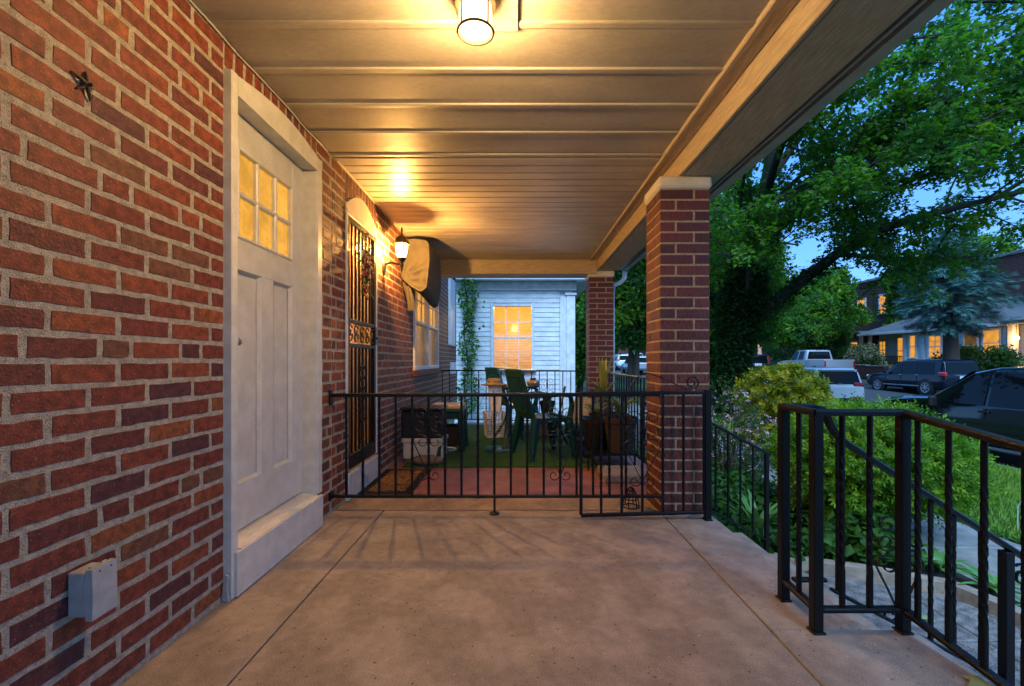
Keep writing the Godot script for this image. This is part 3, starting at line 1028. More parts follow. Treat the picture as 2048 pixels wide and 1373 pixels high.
# ---------------------------------------------------------------- brick pillars
func build_pillars() -> void:
	var bm: Array = []
	for i in 4:
		var mb := MB.new()
		mb.box(Vector3.ZERO, Vector3(0.2235 - i * 0.0006, 0.0617 - i * 0.0003, 0.1), 0.003)
		bm.append(mb.mesh())
	for k in 2:
		var at := P(0.959, 0, 3.06) if k == 0 else P(0.985, 0, 6.28)
		var n := 30
		var ch := 0.0735
		var t := thing("brick_pillar", ["square brick pillar with pale cap beside the folded gate", "square brick pillar with pale cap beside the white rainwater pipe"][k], "pillar", at, 0, "porch pillars")
		var core := MB.new()
		var s := 0.336
		core.box(Vector3(s / 2, n * ch / 2, -s / 2), Vector3(s - 0.007, n * ch, s - 0.007))
		part(core, "mortar_core", M.pmortar, t)
		for i in n:
			var y := i * ch + 0.036
			var L := 0.2235
			# four bricks, each turned a quarter
			for q in 4:
				var off := L / 2 if i % 2 else s - L / 2
				var p2 := Vector2(off, 0.05)            # along the side, inwards
				var c := Vector3.ZERO
				match q:
					0: c = Vector3(p2.x, y, -p2.y)
					1: c = Vector3(s - p2.y, y, -p2.x)
					2: c = Vector3(s - p2.x, y, -s + p2.y)
					3: c = Vector3(p2.y, y, -s + p2.x)
				var o := inst(bm[rng.randi() % 4], "brick", M["pbrick%d" % [0, 0, 1, 1, 2, 3][rng.randi() % 6]], t, c)
				o.rotation = Vector3(0, (PI / 2 if q % 2 else 0.0) + rf(-.004, .004), rf(-.003, .003))
				o.position += Vector3(rf(-.0008, .0008), rf(-.001, .001), rf(-.0008, .0008))
		var cap := MB.new()
		cap.box(Vector3(s / 2, n * ch + 0.043, -s / 2), Vector3(s + 0.026, 0.082, s + 0.026), 0.014)
		part(cap, "cap", M.paint_white, t)


# ---------------------------------------------------------------- lamps
func build_lamps() -> void:
	var c := thing("ceiling_lamp", "round caged jar lamp glowing on the porch ceiling", "lamp", P(-0.164, 2.445, 1.725))
	c.scale = Vector3(0.93, 1.0, 0.93)
	var pl := MB.new()
	pl.box(Vector3(0.045, -0.0088, -0.0), Vector3(0.26, 0.01, 0.40), 0.003)
	part(pl, "mounting_board", M.ceiling, c)
	var base := MB.new()
	base.lathe(Vector3.ZERO, PackedVector2Array([Vector2(0.0, -0.055), Vector2(0.078, -0.055), Vector2(0.088, -0.048), Vector2(0.095, -0.03), Vector2(0.098, -0.018)]), 28)
	part(base, "canopy", M.bronze, c)
	var jar := MB.new()
	jar.lathe(Vector3.ZERO, PackedVector2Array([Vector2(0.066, -0.052), Vector2(0.068, -0.09), Vector2(0.067, -0.135), Vector2(0.062, -0.148), Vector2(0.045, -0.154), Vector2(0.0, -0.156)]), 28)
	part(jar, "lamp_glass", M.lamp_glass, c)
	var cage := MB.new()
	var ring := PackedVector3Array()
	for i in 33:
		ring.append(Vector3(cos(TAU * i / 32) * 0.073, -0.152, sin(TAU * i / 32) * 0.073))
	cage.tube(ring, 0.0048, 8)
	for i in 4:
		var a := TAU * i / 4 + 0.75
		cage.tube(PackedVector3Array([Vector3(cos(a) * 0.075, -0.05, sin(a) * 0.075), Vector3(cos(a) * 0.0745, -0.152, sin(a) * 0.0745)]), 0.0042, 6)
	part(cage, "cage", M.bronze, c)
	var l := OmniLight3D.new()
	l.name = "ceiling_lamp_light"
	l.light_color = Color(1.0, 0.80, 0.52)
	l.light_energy = 0.49
	l.light_size = 0.06
	l.omni_range = 14.0
	l.omni_attenuation = 2.0
	l.shadow_enabled = true
	c.add_child(l)
	l.position = Vector3(0, -0.105, 0)

	var w := thing("wall_lantern", "black coach lantern glowing on the brick wall by the security door", "lantern", P(-1.108, 1.985, 4.29))
	var bp := MB.new()
	bp.lathe(Vector3(-0.172, -0.04, 0), PackedVector2Array([Vector2(0.0, 0.02), Vector2(0.03, 0.018), Vector2(0.05, 0.006), Vector2(0.055, 0.0)]), 20, Basis(Vector3.FORWARD, PI / 2) * Basis.from_scale(Vector3(1.9, 1, 1)))
	part(bp, "back_plate", M.black_metal, w)
	var arm := MB.new()
	arm.tube(PackedVector3Array([Vector3(-0.155, -0.03, 0), Vector3(-0.10, -0.01, 0), Vector3(-0.05, -0.025, 0), Vector3(-0.02, -0.03, 0), Vector3(0, -0.01, 0)]), 0.011, 8)
	arm.lathe(Vector3(0, 0, 0), PackedVector2Array([Vector2(0.002, -0.10), Vector2(0.008, -0.085), Vector2(0.012, -0.06), Vector2(0.02, -0.045), Vector2(0.014, -0.02), Vector2(0.02, -0.005), Vector2(0.042, 0.02), Vector2(0.046, 0.028), Vector2(0, 0.028)]), 14)
	part(arm, "arm", M.black_metal, w)
	var gl := MB.new()
	gl.lathe(Vector3.ZERO, PackedVector2Array([Vector2(0.040, 0.03), Vector2(0.052, 0.075), Vector2(0.060, 0.12), Vector2(0.062, 0.158)]), 6)
	part(gl, "lantern_glass", M.lantern_glass, w)
	var cg := MB.new()
	for i in 6:
		var a := -TAU * i / 6
		var path := PackedVector3Array()
		for q in [Vector2(0.040, 0.025), Vector2(0.053, 0.075), Vector2(0.061, 0.12), Vector2(0.063, 0.165)]:
			path.append(Vector3(cos(a) * q.x, q.y, sin(a) * q.x))
		cg.tube(path, 0.0048, 5)
	part(cg, "cage", M.black_metal, w)
	var top := MB.new()
	top.lathe(Vector3.ZERO, PackedVector2Array([Vector2(0.07, 0.158), Vector2(0.076, 0.166), Vector2(0.068, 0.178), Vector2(0.060, 0.198), Vector2(0.046, 0.222), Vector2(0.024, 0.238), Vector2(0.010, 0.246), Vector2(0.013, 0.256), Vector2(0.006, 0.266), Vector2(0.011, 0.285), Vector2(0.009, 0.305), Vector2(0.001, 0.325)]), 18)
	part(top, "roof_cap", M.bronze, w)
	var l2 := OmniLight3D.new()
	l2.name = "wall_lantern_light"
	l2.light_color = Color(1.0, 0.73, 0.37)
	l2.light_energy = 0.80
	l2.light_size = 0.02
	l2.omni_range = 14.0
	l2.omni_attenuation = 2.0
	l2.shadow_enabled = true
	w.add_child(l2)
	l2.position = Vector3(0, 0.095, 0)


# ---------------------------------------------------------------- iron railings
# square bar twisted in the middle, standing on y = 0
func twisted_bar(w: float, l: float, segs := 18, turns := 2.0) -> ArrayMesh:
	var mb := MB.new()
	var path := PackedVector3Array()
	var tw := PackedFloat32Array()
	var e := l * 0.2
	path.append(Vector3.ZERO); tw.append(0)
	for i in segs + 1:
		var t := i / float(segs)
		path.append(Vector3(0, lerpf(e, l - e, t), 0))
		tw.append(t * TAU * turns)
	path.append(Vector3(0, l, 0)); tw.append(TAU * turns)
	var h := w / 2
	var c := h * 0.74
	mb.sweep(path, PackedVector2Array([Vector2(-h, -c), Vector2(-c, -h), Vector2(c, -h), Vector2(h, -c), Vector2(h, c), Vector2(c, h), Vector2(-c, h), Vector2(-h, c)]), Vector3(0, 0, 1), tw, PackedFloat32Array(), true)
	return mb.mesh()


# scroll work centred on an upright: o at the floor under it, u along the rail
func scroll_panel(t: Node, o: Vector3, u: Vector3, k := 1.0, width := 1.0) -> void:
	var nrm := u.cross(Vector3.UP)
	for s in [-1.0, 1.0]:
		var uu: Vector3 = u * s * width
		var w := Vector3.UP * k
		var a := MB.new()
		var p := spiral(o + uu * 0.055 + w * 0.68, -uu, w, 0.046, 0.012, 0.0, 7.4, 26)
		p.reverse()
		p.append_array(spiral(o + uu * 0.058 + w * 0.60, -uu, w, 0.049, 0.012, -0.05, -7.4, 26))
		a.bar(p, 0.0045, 0.011, nrm)
		part(a, "scroll", M.iron, t)
		var b := MB.new()
		var q := spiral(o + uu * 0.048 + w * 0.49, -uu, w, 0.056, 0.012, PI, PI - 7.6, 28)
		q.reverse()
		q.append(o + uu * 0.055 + w * 0.385)
		q.append_array(spiral(o + uu * 0.042 + w * 0.262, -uu, w, 0.040, 0.011, 0.75, -6.6, 24))
		b.bar(q, 0.0045, 0.011, nrm)
		part(b, "scroll", M.iron, t)


func post(t: Node, at: Vector3, w: float, h: float, called := "post") -> void:
	var p := MB.new()
	p.box(Vector3(0, h / 2, 0), Vector3(w, h, w), 0.003)
	p.box(Vector3(0, 0.004, 0), Vector3(w + 0.012, 0.008, w + 0.012), 0.002)
	var o := part(p, called, M.iron, t)
	o.position = at


func rail(t: Node, a: Vector3, b: Vector3, w: float, h: float, called: String) -> void:
	var m := MB.new()
	var along := (b - a).normalized()
	var up := (Vector3.UP - along * along.y).normalized()
	var hw := w / 2; var hh := h / 2
	m.sweep(PackedVector3Array([a, b]), PackedVector2Array([Vector2(-hw, -hh), Vector2(hw, -hh), Vector2(hw, hh * 0.3), Vector2(hw * 0.7, hh), Vector2(-hw * 0.7, hh), Vector2(-hw, hh * 0.3)]), up, PackedFloat32Array(), PackedFloat32Array(), false)
	part(m, called, M.iron, t)


func build_railings() -> void:
	# between the two porches
	var d := 3.07
	var t := thing("porch_railing", "black wrought iron railing across the porch between wall and brick pillar", "railing")
	rail(t, P(WX - 0.01, 0.806, d), P(0.955, 0.812, d), 0.042, 0.024, "top_rail")
	rail(t, P(WX - 0.01, 0.121, d), P(0.985, 0.121, d), 0.028, 0.018, "bottom_rail")
	var m := twisted_bar(0.0155, 0.675)
	for i in 19:
		var x := -1.168 + i * 0.1116
		var o := inst(m, "baluster", M.iron, t, P(x, 0.128, d))
		o.rotation.y = rf(-0.1, 0.1)
		if i == 5 or i == 13:
			scroll_panel(t, P(x, 0, d), Vector3.RIGHT)
	var leg := MB.new()
	leg.box(P(-0.163, 0.06, d), Vector3(0.014, 0.12, 0.014), 0.001)
	leg.lathe(P(-0.163, 0.0, d), PackedVector2Array([Vector2(0.034, 0), Vector2(0.032, 0.008), Vector2(0.01, 0.014), Vector2(0, 0.014)]), 12)
	part(leg, "foot", M.iron, t)
	var pl := MB.new()
	pl.box(P(WX + 0.006, 0.79, d), Vector3(0.012, 0.10, 0.05), 0.002)
	pl.box(P(WX + 0.006, 0.121, d), Vector3(0.012, 0.06, 0.05), 0.002)
	part(pl, "wall_plate", M.iron, t)

	# gate folded back against it
	d = 2.955
	var g := thing("porch_gate", "black iron gate with a scrolled top folded back before the pillar", "gate")
	rail(g, P(0.408, 0.828, d), P(1.215, 0.832, d), 0.022, 0.022, "top_rail")
	rail(g, P(0.408, 0.030, d), P(1.215, 0.052, d), 0.022, 0.022, "bottom_rail")
	var gm := twisted_bar(0.0155, 0.785)
	for i in 5:
		var x := 0.54 + i * 0.1345
		inst(gm, "baluster", M.iron, g, P(x, 0.035, d))
		if i == 2: scroll_panel(g, P(x, -0.01, d), Vector3.RIGHT, 1.0, 1.15)
	for x in [0.408, 1.215]:
		var st := MB.new()
		st.box(P(x, 0.435, d), Vector3(0.02, 0.80, 0.02), 0.002)
		part(st, "stile", M.iron, g)
	var wv := MB.new()
	var wp := PackedVector3Array()
	var cv := Curve2D.new()
	cv.add_point(Vector2(1258, 786), Vector2.ZERO, Vector2(2, -18))
	cv.add_point(Vector2(1293, 747), Vector2(-16, 0), Vector2(20, 2))
	cv.add_point(Vector2(1368, 777), Vector2(-20, -9), Vector2(10, 5))
	cv.add_point(Vector2(1397, 766), Vector2(0, 10), Vector2(0, -6))
	for q in cv.tessellate(4, 3):
		wp.append(P((q.x - 1037) * d / 905, EYE - (q.y - 722) * d / 905, d))
	wp.append_array(spiral(P((1384 - 1037) * d / 905, EYE - (766 - 722) * d / 905, d), Vector3.RIGHT, Vector3.UP, 0.042, 0.007, 0.15, 9.0, 30))
	wv.bar(wp, 0.006, 0.013, Vector3(0, 0, 1))
	part(wv, "top_scroll", M.iron, g)
	post(g, P(1.235, 0, d), 0.04, 0.85)
	var hg := MB.new()
	for y in [0.12, 0.78]:
		hg.lathe(P(1.225, y, d + 0.0), PackedVector2Array([Vector2(0, -0.03), Vector2(0.016, -0.03), Vector2(0.016, 0.03), Vector2(0, 0.03)]), 10)
	part(hg, "hinge", M.iron, g)

	# corner railing near the camera
	var c := thing("corner_railing", "black iron railing with square posts at the top of the steps", "railing")
	var A := P(1.155, 0, 1.969); var B := P(1.142, 0, 1.735); var C := P(1.475, 0, 1.735); var D := P(1.545, -0.12, 0.95)
	for p in [A, B, C]: post(c, p, 0.037, 0.832)
	post(c, D + Vector3(0, 0.12, 0), 0.04, 0.72)
	var yt := 0.842; var yb := 0.088
	for q in [[A, B], [B, C], [C, D]]:
		var up := Vector3.UP
		var ext: Vector3 = (q[1] - q[0]).normalized() * 0.012
		rail(c, q[0] + up * yt - ext, q[1] + up * yt + ext, 0.042, 0.024, "top_rail")
		rail(c, q[0] + up * yb + ext * 1.7, q[1] + up * yb - ext * 1.7, 0.034, 0.016, "bottom_rail")
	var cm := twisted_bar(0.0172, yt - yb - 0.012, 22, 2.4)
	inst(cm, "baluster", M.iron, c, A.lerp(B, 0.5) + Vector3.UP * yb)
	for f in [0.30, 0.62]: inst(cm, "baluster", M.iron, c, B.lerp(C, f) + Vector3.UP * yb)
	for i in 6: inst(cm, "baluster", M.iron, c, C.lerp(D, 0.075 + i * 0.14) + Vector3.UP * yb)

	# stair railing beside it
	var s := thing("stair_railing", "black iron stair railing with scrolls sloping down beside the corner post", "railing")
	d = 1.975
	var hr := MB.new()
	var hp := PackedVector3Array([P(1.16, 0.838, d), P(1.29, 0.838, d), P(1.325, 0.83, d), P(1.345, 0.805, d), P(1.36, 0.765, d), P(1.385, 0.722, d), P(1.43, 0.68, d), P(2.35, 0.09, d)])
	hr.sweep(hp, PackedVector2Array([Vector2(-0.02, -0.011), Vector2(0.02, -0.011), Vector2(0.02, 0.006), Vector2(0.012, 0.012), Vector2(-0.012, 0.012), Vector2(-0.02, 0.006)]), Vector3.UP, PackedFloat32Array(), PackedFloat32Array(), false)
	part(hr, "handrail", M.iron, s)
	rail(s, P(1.20, 0.085, d), P(1.34, 0.085, d), 0.03, 0.014, "bottom_rail")
	rail(s, P(1.37, 0.04, d), P(2.13, -0.36, d), 0.03, 0.014, "bottom_rail")
	for x in [1.395, 1.53, 1.665, 1.80, 1.90, 2.02]:
		var top: float = 0.68 - 0.641 * (x - 1.43)
		var bot: float = 0.04 - 0.526 * (x - 1.37)
		inst(twisted_bar(0.0165, top - bot, 14, 1.8), "baluster", M.iron, s, P(x, bot, d))
	scroll_panel(s, P(1.665, -0.31, d), Vector3.RIGHT, 0.93)
	post(s, P(2.13, -0.42, d), 0.04, 0.63)
	var curl := MB.new()
	curl.bar(spiral(P(2.20, 0.10, d), Vector3.RIGHT, Vector3.UP, 0.055, 0.012, 2.2, -6.0, 26), 0.006, 0.013, Vector3(0, 0, 1))
	part(curl, "scroll", M.iron, s)
	var br := MB.new()
	br.bar(PackedVector3Array([P(1.21, 0.19, d - 0.15), P(1.235, 0.12, d - 0.1), P(1.26, 0.01, d - 0.06)]), 0.012, 0.012)
	part(br, "brace", M.iron, s)

	# far stair railing by the pillar
	var f2 := thing("stair_railing", "thin black iron handrail sloping down from the near brick pillar", "railing")
	d = 3.12
	rail(f2, P(1.30, 0.625, d), P(1.735, 0.392, d), 0.03, 0.02, "handrail")
	rail(f2, P(1.30, 0.02, d), P(1.72, -0.20, d), 0.022, 0.012, "bottom_rail")
	for x in [1.36, 1.446, 1.531, 1.617]:
		var top: float = 0.625 - 0.5356 * (x - 1.30)
		inst(twisted_bar(0.013, 0.6, 10, 1.5), "baluster", M.iron, f2, P(x, top - 0.605, d))
	post(f2, P(1.712, -0.30, d), 0.026, 0.70)

	# neighbour's end railing and front railing
	var e := thing("porch_railing", "black iron railing with scrolls at the far end of the green carpet", "railing")
	var e0 := P(WX, 0, 7.2); var e1 := P(1.0, 0, 6.78)
	rail(e, e0 + Vector3.UP * 0.885, e1 + Vector3.UP * 0.885, 0.03, 0.02, "top_rail")
	rail(e, e0 + Vector3.UP * 0.12, e1 + Vector3.UP * 0.12, 0.024, 0.014, "bottom_rail")
	var em := twisted_bar(0.014, 0.755, 8, 1.5)
	for i in 19:
		var p := e0.lerp(e1, (i + 0.6) / 19.4)
		inst(em, "baluster", M.iron, e, p + Vector3.UP * 0.125)
		if i == 5 or i == 14: scroll_panel(e, p + Vector3.UP * 0.05, (e1 - e0).normalized())
	var n := thing("porch_railing", "black iron railing with twisted bars between the two brick pillars", "railing")
	rail(n, P(1.15, 0.885, 3.40), P(1.15, 0.885, 6.27), 0.03, 0.02, "top_rail")
	rail(n, P(1.15, 0.12, 3.40), P(1.15, 0.12, 6.27), 0.024, 0.014, "bottom_rail")
	for i in 25:
		inst(em, "baluster", M.iron, n, P(1.15, 0.125, 3.46 + i * 0.1135))
	scroll_panel(n, P(1.15, 0.04, 4.14), Vector3(0, 0, -1))


# ---------------------------------------------------------------- things on the other porch
func plastic_chair(label: String, at: Vector3, turn: float, m: Material) -> void:
	var t := thing("plastic_chair", label, "chair", at, turn, "plastic chairs round the porch table")
	# faces local -z
	var s := MB.new()
	var rows := []
	for i in 7:
		var z := 0.22 - 0.44 * i / 6.0
		var row := PackedVector3Array()
		for j in 7:
			var x := -0.22 + 0.44 * j / 6.0
			row.append(Vector3(x, 0.43 - 0.02 * cos(x * 7.0) + (0.02 if i == 6 else 0.0) * -1.0, z))
		rows.append(row)
	s.grid(rows)
	s.box(Vector3(0, 0.405, -0.215), Vector3(0.44, 0.05, 0.02), 0.008)
	s.box(Vector3(-0.215, 0.405, 0), Vector3(0.02, 0.05, 0.42), 0.008)
	s.box(Vector3(0.215, 0.405, 0), Vector3(0.02, 0.05, 0.42), 0.008)
	part(s, "seat", m, t)
	var b := MB.new()
	var bb := Basis(Vector3.RIGHT, 0.30)
	var o := Vector3(0, 0.42, 0.205)
	for sx in [-1.0, 1.0]:
		b.sweep(PackedVector3Array([o + bb * Vector3(sx * 0.195, 0, 0), o + bb * Vector3(sx * 0.205, 0.25, 0.01), o + bb * Vector3(sx * 0.19, 0.46, 0.0), o + bb * Vector3(sx * 0.165, 0.53, 0.0)]), PackedVector2Array([Vector2(-0.024, -0.014), Vector2(0.024, -0.014), Vector2(0.024, 0.014), Vector2(-0.024, 0.014)]), Vector3(0, 0, 1))
	b.box(o + bb * Vector3(0, 0.495, 0.004), Vector3(0.36, 0.095, 0.026), 0.011, bb)
	b.box(o + bb * Vector3(0, 0.045, 0.004), Vector3(0.40, 0.09, 0.024), 0.008, bb)
	var back := part(b, "backrest", m, t)
	for i in 7:
		var sl := MB.new()
		sl.box(o + bb * Vector3(-0.135 + i * 0.045, 0.27, 0.006), Vector3(0.026, 0.38, 0.016), 0.004, bb)
		part(sl, "slat", m, back)
	for sx in [-1.0, 1.0]:
		for sz in [-1.0, 1.0]:
			var l := MB.new()
			l.sweep(PackedVector3Array([Vector3(sx * 0.195, 0.43, sz * 0.19), Vector3(sx * 0.225, 0.2, sz * 0.225), Vector3(sx * 0.25, 0.0, sz * 0.26)]), PackedVector2Array([Vector2(-0.03, -0.03), Vector2(0.03, -0.022), Vector2(0.03, 0.03), Vector2(-0.022, 0.03)]), Vector3(0, 0, 1), PackedFloat32Array(), PackedFloat32Array([1.25, 0.95, 0.7]))
			part(l, "leg", m, t)
		var a := MB.new()
		a.sweep(PackedVector3Array([o + bb * Vector3(sx * 0.2, 0.24, 0), Vector3(sx * 0.25, 0.655, 0.1), Vector3(sx * 0.265, 0.665, -0.08), Vector3(sx * 0.26, 0.645, -0.19), Vector3(sx * 0.245, 0.56, -0.215), Vector3(sx * 0.22, 0.42, -0.2)]), PackedVector2Array([Vector2(-0.028, -0.012), Vector2(0.028, -0.012), Vector2(0.028, 0.012), Vector2(-0.028, 0.012)]), Vector3.UP, PackedFloat32Array(), PackedFloat32Array([0.7, 0.9, 1, 1, 1, 1.1]))
		part(a, "armrest", m, t)


func basket(label: String, at: Vector3, turn: float, m: Material, s := 1.0) -> void:
	var t := thing("laundry_basket", label, "basket", at, turn, "white plastic baskets on the porch")
	var b := MB.new()
	var w := 0.13 * s; var hgt := 0.30 * s
	for side in 4:
		var bs := Basis(Vector3.UP, side * PI / 2)
		for i in 7:
			var x := -w + 2 * w * i / 6.0
			b.bar(PackedVector3Array([bs * Vector3(x * 0.82, 0.01, w * 0.82), bs * Vector3(x, hgt, w)]), 0.013 * s, 0.006)
		for j in 6:
			var y := hgt * j / 5.0 + 0.006
			var k := lerpf(0.82, 1.0, j / 5.0) * w
			b.box(bs * Vector3(0, y, k), Vector3(2 * k, 0.014 if j < 5 else 0.022, 0.008), 0.0, bs)
	part(b, "lattice", m, t)
	var f := MB.new()
	f.box(Vector3(0, 0.006, 0), Vector3(w * 1.6, 0.01, w * 1.6))
	part(f, "floor", m, t)


func pot(called: String, label: String, at: Vector3, r: float, h: float, m: Material, square := false) -> Node3D:
	var t := thing(called, label, "flowerpot", at)
	var p := MB.new()
	p.lathe(Vector3.ZERO, PackedVector2Array([Vector2(0, 0.0), Vector2(r * 0.7, 0.0), Vector2(r * 0.95, h * 0.85), Vector2(r * 1.04, h * 0.86), Vector2(r * 1.06, h), Vector2(r * 0.93, h), Vector2(r * 0.9, h * 0.88), Vector2(0, h * 0.87)]), 4 if square else 20, Basis(Vector3.UP, PI / 4), true)
	part(p, "pot", m, t)
	return t


# long arching leaves from one foot
func strap_leaves(t: Node, n: int, l: float, w: float, c0: Color, c1: Color, spread: float, at := Vector3.ZERO) -> void:
	for i in n:
		var a := TAU * i / n + rf(-0.3, 0.3)
		var k := rf(0.7, 1.1)
		var out := Vector3(cos(a), 0, sin(a)) * spread * rf(0.5, 1.2)
		var mb := MB.new()
		var rows := []
		var side := Vector3(-sin(a), 0, cos(a))
		for j in 7:
			var q := j / 6.0
			var p := at + out * q * q * l + Vector3.UP * (l * k * (q - 0.35 * spread * q * q * q))
			var ww := w * sin(PI * clampf(q * 0.93 + 0.07, 0, 1)) * 0.5 + 0.001
			rows.append(PackedVector3Array([p - side * ww, p + Vector3.UP * -ww * 0.25, p + side * ww]))
		mb.grid(rows)
		var m := mat("strap%d" % rng.randi(), c0.lerp(c1, rng.randf()), 0.5, {"back": Color(0.4, 0.45, 0.2)})
		part(mb, "leaf", m, t)


func build_porch_things() -> void:
	# green carpet
	var tf := MB.new()
	tf.box(P(-0.17, 0.008, 5.85), Vector3(1.92, 0.012, 2.9), 0.003)
	tag(part(tf, "turf_carpet", M.turf), "green artificial turf carpet laid over the far porch floor", "carpet")
	# doormat
	var dm := thing("doormat", "orange and black doormat before the security door", "doormat", P(-1.045, 0, 3.9), 0.0)
	var b := MB.new()
	b.box(Vector3(0, 0.005, 0), Vector3(0.42, 0.01, 0.80), 0.003)
	part(b, "border", M.mat_black, dm)
	var i2 := MB.new()
	i2.box(Vector3(0, 0.011, 0), Vector3(0.29, 0.008, 0.66), 0.003)
	part(i2, "coir_panel", M.mat_coir, dm)
	var sw := MB.new()
	for i in 26:
		var on_long := i < 18
		var p := Vector3((-0.18 if i % 2 else 0.18), 0.0105, -0.36 + (i / 2) * 0.09) if on_long else Vector3(-0.12 + ((i - 18) % 4) * 0.08, 0.0105, -0.365 if i < 22 else 0.365)
		sw.tube(spiral(p, Vector3.RIGHT, Vector3(0, 0, 1), 0.026, 0.006, i, i + 6.0, 10), 0.0035, 4)
	part(sw, "scroll_relief", M.mat_black, dm)

	plastic_chair("green plastic chair in front, its slatted back lit by the lantern", P(0.27, 0.014, 4.92), -PI / 2 + 0.42, M.green_plastic)
	plastic_chair("blue-green plastic chair behind the round table", P(-0.05, 0.014, 6.32), -PI / 2 + 0.5, M.teal_plastic)

	# round metal table
	var tb := thing("round_table", "small round metal table with curved legs between the plastic chairs", "table", P(-0.06, 0.014, 5.6))
	var tt := MB.new()
	tt.lathe(Vector3.ZERO, PackedVector2Array([Vector2(0, 0.70), Vector2(0.31, 0.70), Vector2(0.325, 0.71), Vector2(0.325, 0.72), Vector2(0.31, 0.728), Vector2(0, 0.726)]), 26)
	part(tt, "tabletop", M.black_metal, tb)
	for i in 4:
		var a := TAU * i / 4 + 0.4
		var l := MB.new()
		var pp := PackedVector3Array()
		for q in [Vector2(0.22, 0.70), Vector2(0.10, 0.52), Vector2(0.08, 0.40), Vector2(0.14, 0.24), Vector2(0.25, 0.08), Vector2(0.28, 0.0)]:
			pp.append(Vector3(cos(a) * q.x, q.y, sin(a) * q.x))
		l.tube(pp, 0.011, 6)
		part(l, "leg", M.bronze, tb)
	var hat := thing("straw_hat", "tan straw hat lying on the round table", "hat", P(-0.29, 0.742, 5.45))
	var hm := MB.new()
	hm.lathe(Vector3.ZERO, PackedVector2Array([Vector2(0.0, 0.0), Vector2(0.15, 0.004), Vector2(0.165, 0.016), Vector2(0.13, 0.014), Vector2(0.09, 0.022), Vector2(0.085, 0.07), Vector2(0.07, 0.085), Vector2(0, 0.082)]), 22)
	part(hm, "brim_and_crown", M.straw, hat)
	var bd := MB.new()
	bd.lathe(Vector3.ZERO, PackedVector2Array([Vector2(0.0885, 0.03), Vector2(0.0875, 0.05)]), 22)
	part(bd, "band", M.dark, hat)
	var jug := thing("plastic_tub", "beige plastic tub with dark lid on the table edge", "tub", P(0.18, 0.742, 5.62))
	var jm := MB.new()
	jm.lathe(Vector3.ZERO, PackedVector2Array([Vector2(0, 0), Vector2(0.07, 0), Vector2(0.085, 0.03), Vector2(0.08, 0.05), Vector2(0.06, 0.055), Vector2(0, 0.055)]), 16)
	part(jm, "bowl", M.beige_plastic, jug)
	var jl := MB.new()
	jl.lathe(Vector3.ZERO, PackedVector2Array([Vector2(0.035, 0.055), Vector2(0.035, 0.085), Vector2(0.0, 0.088)]), 14)
	part(jl, "lid", M.black_plastic, jug)
	# towel hanging from the near chair side of the table
	var tw := thing("hanging_towel", "pale towel hanging over the edge of the round table", "towel", P(-0.28, 0.742, 5.30))
	tw.rotation.y = 0.2
	var tm := MB.new()
	var rows := []
	for i in 9:
		var row := PackedVector3Array()
		for j in 8:
			var x := -0.09 + 0.18 * j / 7.0
			var y := 0.004 if i < 3 else -(i - 2) * 0.05
			var z := 0.0 - (2 - i) * -0.03 if i < 3 else 0.012 + 0.014 * sin(j * 1.9 + i * 0.3)
			row.append(Vector3(x * (1.0 - 0.03 * i), y, z))
		rows.append(row)
	tm.grid(rows)
	part(tm, "cloth", M.white_plastic, tw)

	# green plastic stool with beige top
	var st := thing("plastic_stool", "dark green plastic side table with a beige top by the brick wall", "side table", P(-0.82, 0.014, 5.28))
	var s1 := MB.new()
	s1.box(Vector3(0, 0.455, 0), Vector3(0.38, 0.03, 0.38), 0.01)
	part(s1, "tabletop", M.green_plastic, st)
	for sx in [-1.0, 1.0]:
		for sz in [-1.0, 1.0]:
			var l := MB.new()
			l.sweep(PackedVector3Array([Vector3(sx * 0.16, 0.45, sz * 0.16), Vector3(sx * 0.175, 0.2, sz * 0.175), Vector3(sx * 0.185, 0, sz * 0.185)]), PackedVector2Array([Vector2(-0.03, -0.03), Vector2(0.03, -0.02), Vector2(0.03, 0.03), Vector2(-0.02, 0.03)]), Vector3(0, 0, 1))
			part(l, "leg", M.green_plastic, st)
	var s2 := MB.new()
	for q in 4:
		var bs := Basis(Vector3.UP, q * PI / 2)
		s2.box(bs * Vector3(0, 0.41, 0.17), Vector3(0.30, 0.07, 0.015), 0.004, bs)
	part(s2, "apron", M.green_plastic, st)
	var tray := MB.new()
	tray.box(P(-0.82, 0.514, 5.28), Vector3(0.37, 0.05, 0.37), 0.012)
	tag(part(tray, "seat_cushion", M.beige_plastic), "beige cushion lying on the dark green side table", "cushion")
	var cr := MB.new()
	cr.box(P(-0.82, 0.16, 5.38), Vector3(0.22, 0.26, 0.1), 0.02)
	tag(part(cr, "terracotta_tile", M.clay_pot), "reddish brown clay tile leaning under the green side table", "tile")

	# cream bin with black box on top
	var bin := thing("storage_bin", "cream plastic storage bin with green print beside the brick wall", "storage bin", P(-0.965, 0.045, 4.70))
	var b1 := MB.new()
	b1.box(Vector3(0, 0.085, 0), Vector3(0.40, 0.17, 0.30), 0.012)
	part(b1, "tub", M.cream_bin, bin)
	var b2 := MB.new()
	b2.box(Vector3(0, 0.19, 0), Vector3(0.43, 0.045, 0.32), 0.01)
	part(b2, "lid", M.cream_bin, bin)
	var b3 := MB.new()
	b3.prism(Vector3(0.135, 0.03, 0.1515), Vector3.RIGHT, Vector3.UP, PackedVector2Array([Vector2(0, 0), Vector2(0.05, 0), Vector2(0.05, 0.12), Vector2(0.02, 0.09)]), 0.001)
	part(b3, "print", M.green_plastic, bin)
	var hd := MB.new()
	hd.tube(spiral(Vector3(0.235, 0.09, 0.06), Vector3(0.3, 0, 0), Vector3(0, 0.07, 0.1), 0.3, 0.3, -1.5, 1.5, 12), 0.008, 6)
